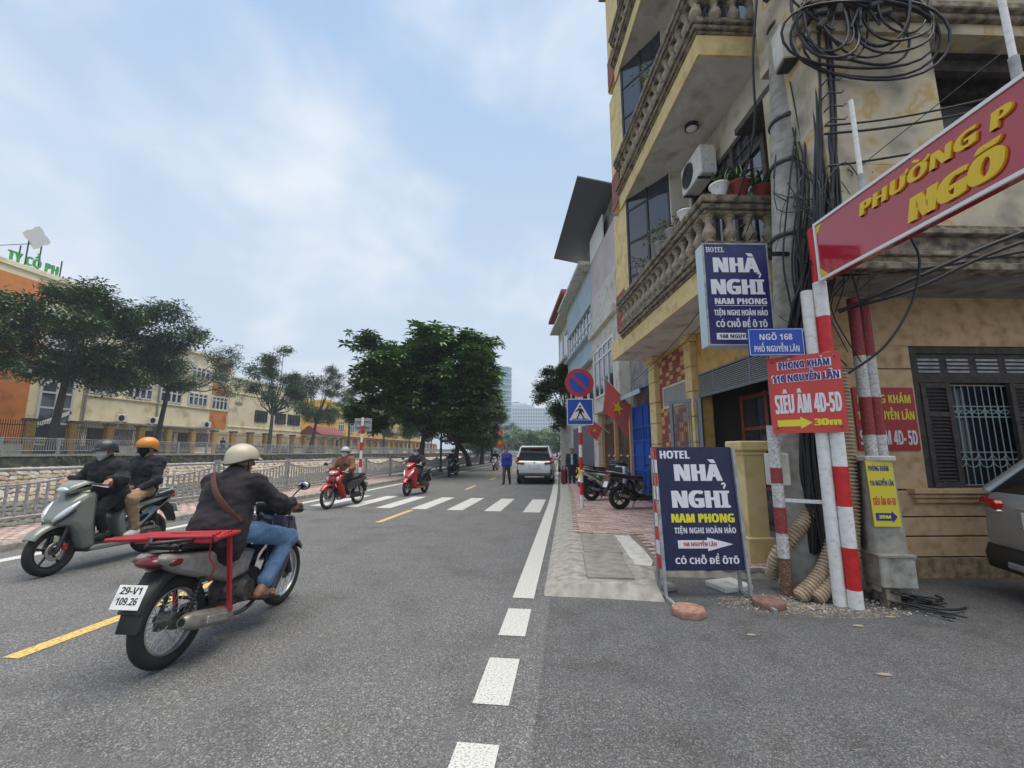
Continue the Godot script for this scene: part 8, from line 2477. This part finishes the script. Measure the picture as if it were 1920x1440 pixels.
func noise_tex(freq: float, seed_: int, ramp: Array, size := 256, oct := 4, type := FastNoiseLite.TYPE_SIMPLEX_SMOOTH) -> ImageTexture:
	# ramp: [[t, Color linear], ...]
	var f := FastNoiseLite.new()
	f.seed = seed_
	f.noise_type = type
	f.frequency = freq
	f.fractal_octaves = oct
	if oct == 0:   # plain grains, each of one tone
		f.fractal_type = FastNoiseLite.FRACTAL_NONE
		f.cellular_return_type = FastNoiseLite.RETURN_CELL_VALUE
	var im := f.get_seamless_image(size, size)
	im.convert(Image.FORMAT_L8)
	var g := Gradient.new()
	var offs := PackedFloat32Array()
	var cols := PackedColorArray()
	for r in ramp:
		offs.append(r[0]); cols.append(r[1])
	g.offsets = offs
	g.colors = cols
	var lut := []
	for i in 256: lut.append(g.sample(i / 255.0))
	var d := im.get_data()
	var out := PackedByteArray()
	out.resize(size * size * 3)
	for i in size * size:
		var c: Color = lut[d[i]]
		out[i * 3] = c.r8; out[i * 3 + 1] = c.g8; out[i * 3 + 2] = c.b8
	return ImageTexture.create_from_image(Image.create_from_data(size, size, false, Image.FORMAT_RGB8, out))

func pm(r: float, g: float, b: float, rough := 0.6, metal := 0.0, coat := 0.0) -> StandardMaterial3D:
	var m := StandardMaterial3D.new()
	m.albedo_color = lin(r, g, b)
	m.roughness = rough
	m.metallic = metal
	if coat > 0.0:
		m.clearcoat_enabled = true
		m.clearcoat = coat
		m.clearcoat_roughness = 0.08
	return m

# mottled surface: base colour varied by a tiled grain, in metres, without stretched coordinates
func tm(tex: Texture2D, scale: float, rough := 0.85, bump: Texture2D = null, bs := 0.5, world := true, tint := Color.WHITE) -> StandardMaterial3D:
	var m := StandardMaterial3D.new()
	m.albedo_color = tint
	m.albedo_texture = tex
	m.roughness = rough
	m.uv1_triplanar = true
	m.uv1_world_triplanar = world
	m.uv1_scale = Vector3.ONE * scale
	if bump:
		m.heightmap_enabled = true
		m.heightmap_texture = bump
		m.heightmap_scale = bs
	return m

# multiplies a second, coarser pattern over the first (patches of dirt, faded paint)
func patchy(m: StandardMaterial3D, tex: Texture2D, scale: float) -> StandardMaterial3D:
	m.detail_enabled = true
	m.detail_albedo = tex
	m.detail_blend_mode = BaseMaterial3D.BLEND_MODE_MUL
	m.detail_uv_layer = BaseMaterial3D.DETAIL_UV_2
	m.uv2_triplanar = true
	m.uv2_world_triplanar = m.uv1_world_triplanar
	m.uv2_scale = Vector3.ONE * scale
	return m

func two(a: Color, b: Color, lo := 0.3, hi := 0.7) -> Array:
	return [[0.0, a], [lo, a], [hi, b], [1.0, b]]

var fonts := {}
func font(kind_: String) -> Font:
	if not fonts.has(kind_):
		var f := SystemFont.new()
		f.font_names = PackedStringArray(["Droid Serif" if kind_ == "serif" else "Droid Sans"])
		f.font_weight = 400 if kind_ == "plain" else 700
		fonts[kind_] = f
	return fonts[kind_]

# base letter and marks for the Vietnamese capitals that the font lacks
const VIET := {"Ỉ": ["I", "h"], "Ệ": ["Ê", "d"], "Ả": ["A", "h"], "Ỗ": ["Ô", "t"], "Ể": ["Ê", "H"], "Ờ": ["O", "og"], "Ư": ["U", "o"], "Ễ": ["Ê", "t"], "Ị": ["I", "d"], "Ấ": ["Â", "a"], "Ắ": ["A", "a"], "Ồ": ["Ô", "g"], "Ổ": ["Ô", "h"], "Ầ": ["Â", "g"], "Ố": ["Ô", "a"], "Ơ": ["O", "o"]}

# one line of lettering, capitals h metres high and, if w > 0, squeezed to w metres; p is the middle of its baseline, b turns its face
func letters(text: String, p: Vector3, h: float, w: float, m: Material, parent: Node, heavy := 0.0, depth := 0.004, b := Basis(), italic := 0.0, fk := "bold", called := "lettering") -> MeshInstance3D:
	var t := TextMesh.new()
	var plain := ""
	var marks := []
	for i in text.length():
		var c := text[i]
		if VIET.has(c):
			marks.append([i, VIET[c][0], VIET[c][1]])
			plain += VIET[c][0]
		else:
			plain += c
	t.text = plain
	var f := font(fk)
	t.font = f
	t.font_size = 64
	t.pixel_size = 0.01
	t.depth = 1.0
	t.curve_step = 1.5
	var st := SurfaceTool.new()
	for k in ([0] if heavy == 0.0 else [-1, 0, 1]):
		st.append_from(t, 0, Transform3D(Basis.from_scale(Vector3(1, 1, 1.0 - 0.06 * absf(k))), Vector3(k * heavy, 0, 0)))
	var tot := f.get_string_size(plain, HORIZONTAL_ALIGNMENT_LEFT, -1, 64).x * 0.01
	var bb := t.get_aabb()
	var low := bb.position.y
	var g := G.new()
	# baseline measured on a plain capital
	var cap := 0.457
	t.text = "H"
	var base := t.get_aabb().position.y
	cap = t.get_aabb().size.y
	for mk in marks:
		var x0 := f.get_string_size(plain.substr(0, mk[0]), HORIZONTAL_ALIGNMENT_LEFT, -1, 64).x * 0.01 - tot / 2
		var cw := f.get_string_size(mk[1], HORIZONTAL_ALIGNMENT_LEFT, -1, 64).x * 0.01
		var x := x0 + cw / 2
		var top: float = base + cap * (1.3 if mk[1] in ["Ê", "Ô", "Â"] else 1.08)
		for c in mk[2]:
			match c:
				"d": g.prism(circle2(Vector2(x, base - cap * 0.2), cap * 0.09, 10), -0.5, 0.5)
				"h", "H":
					var hx := x + (0.07 if c == "H" else 0.0)
					stroke2(g, [Vector2(hx - 0.05, top + 0.13), Vector2(hx - 0.02, top + 0.165), Vector2(hx + 0.03, top + 0.16), Vector2(hx + 0.05, top + 0.12), Vector2(hx + 0.02, top + 0.075), Vector2(hx, top + 0.02)], 0.05)
				"t": stroke2(g, [Vector2(x - 0.12, top + 0.02), Vector2(x - 0.06, top + 0.08), Vector2(x + 0.04, top + 0.03), Vector2(x + 0.1, top + 0.09)], 0.05)
				"g": stroke2(g, [Vector2(x - 0.13, top + 0.15), Vector2(x + 0.02, top + 0.03)], 0.065)
				"a": stroke2(g, [Vector2(x - 0.02, top + 0.03), Vector2(x + 0.1, top + 0.15)], 0.065)
				"o": stroke2(g, [Vector2(x0 + cw - 0.13, base + cap * 0.93), Vector2(x0 + cw - 0.04, base + cap * 0.98), Vector2(x0 + cw + 0.0, base + cap * 1.16)], 0.075)
	if g.v.size(): st.append_from(g.mesh(), 0, Transform3D())
	var o := MeshInstance3D.new()
	o.mesh = st.commit()
	o.material_override = m
	o.name = called
	parent.add_child(o, true)
	var sy := h / cap
	var sx := sy if w <= 0.0 else w / bb.size.x
	var bs := b * Basis(Vector3(sx, 0, 0), Vector3(italic * sy, sy, 0), Vector3(0, 0, depth))
	o.transform = Transform3D(bs, p - bs * Vector3(bb.get_center().x, base, 0))
	return o

func circle2(c: Vector2, r: float, seg: int) -> PackedVector2Array:
	var p := PackedVector2Array()
	for i in seg: p.append(c + Vector2(cos(TAU * i / seg), sin(TAU * i / seg)) * r)
	return p

func stroke2(g: G, pts: Array, wd: float, z0 := -0.5, z1 := 0.5) -> void:
	var l := []
	var r := []
	for i in pts.size():
		var d: Vector2 = (pts[mini(i + 1, pts.size() - 1)] - pts[maxi(i - 1, 0)]).normalized()
		var q := Vector2(-d.y, d.x) * wd * 0.5
		l.append(pts[i] + q); r.append(pts[i] - q)
	r.reverse()
	g.prism(PackedVector2Array(l + r), z0, z1)

func hash01(i: int, s := 0) -> float:
	var x := (i * 374761393 + s * 668265263) & 0x7fffffff
	x = ((x ^ (x >> 13)) * 1274126177) & 0x7fffffff
	return float((x ^ (x >> 16)) & 0xffff) / 65535.0
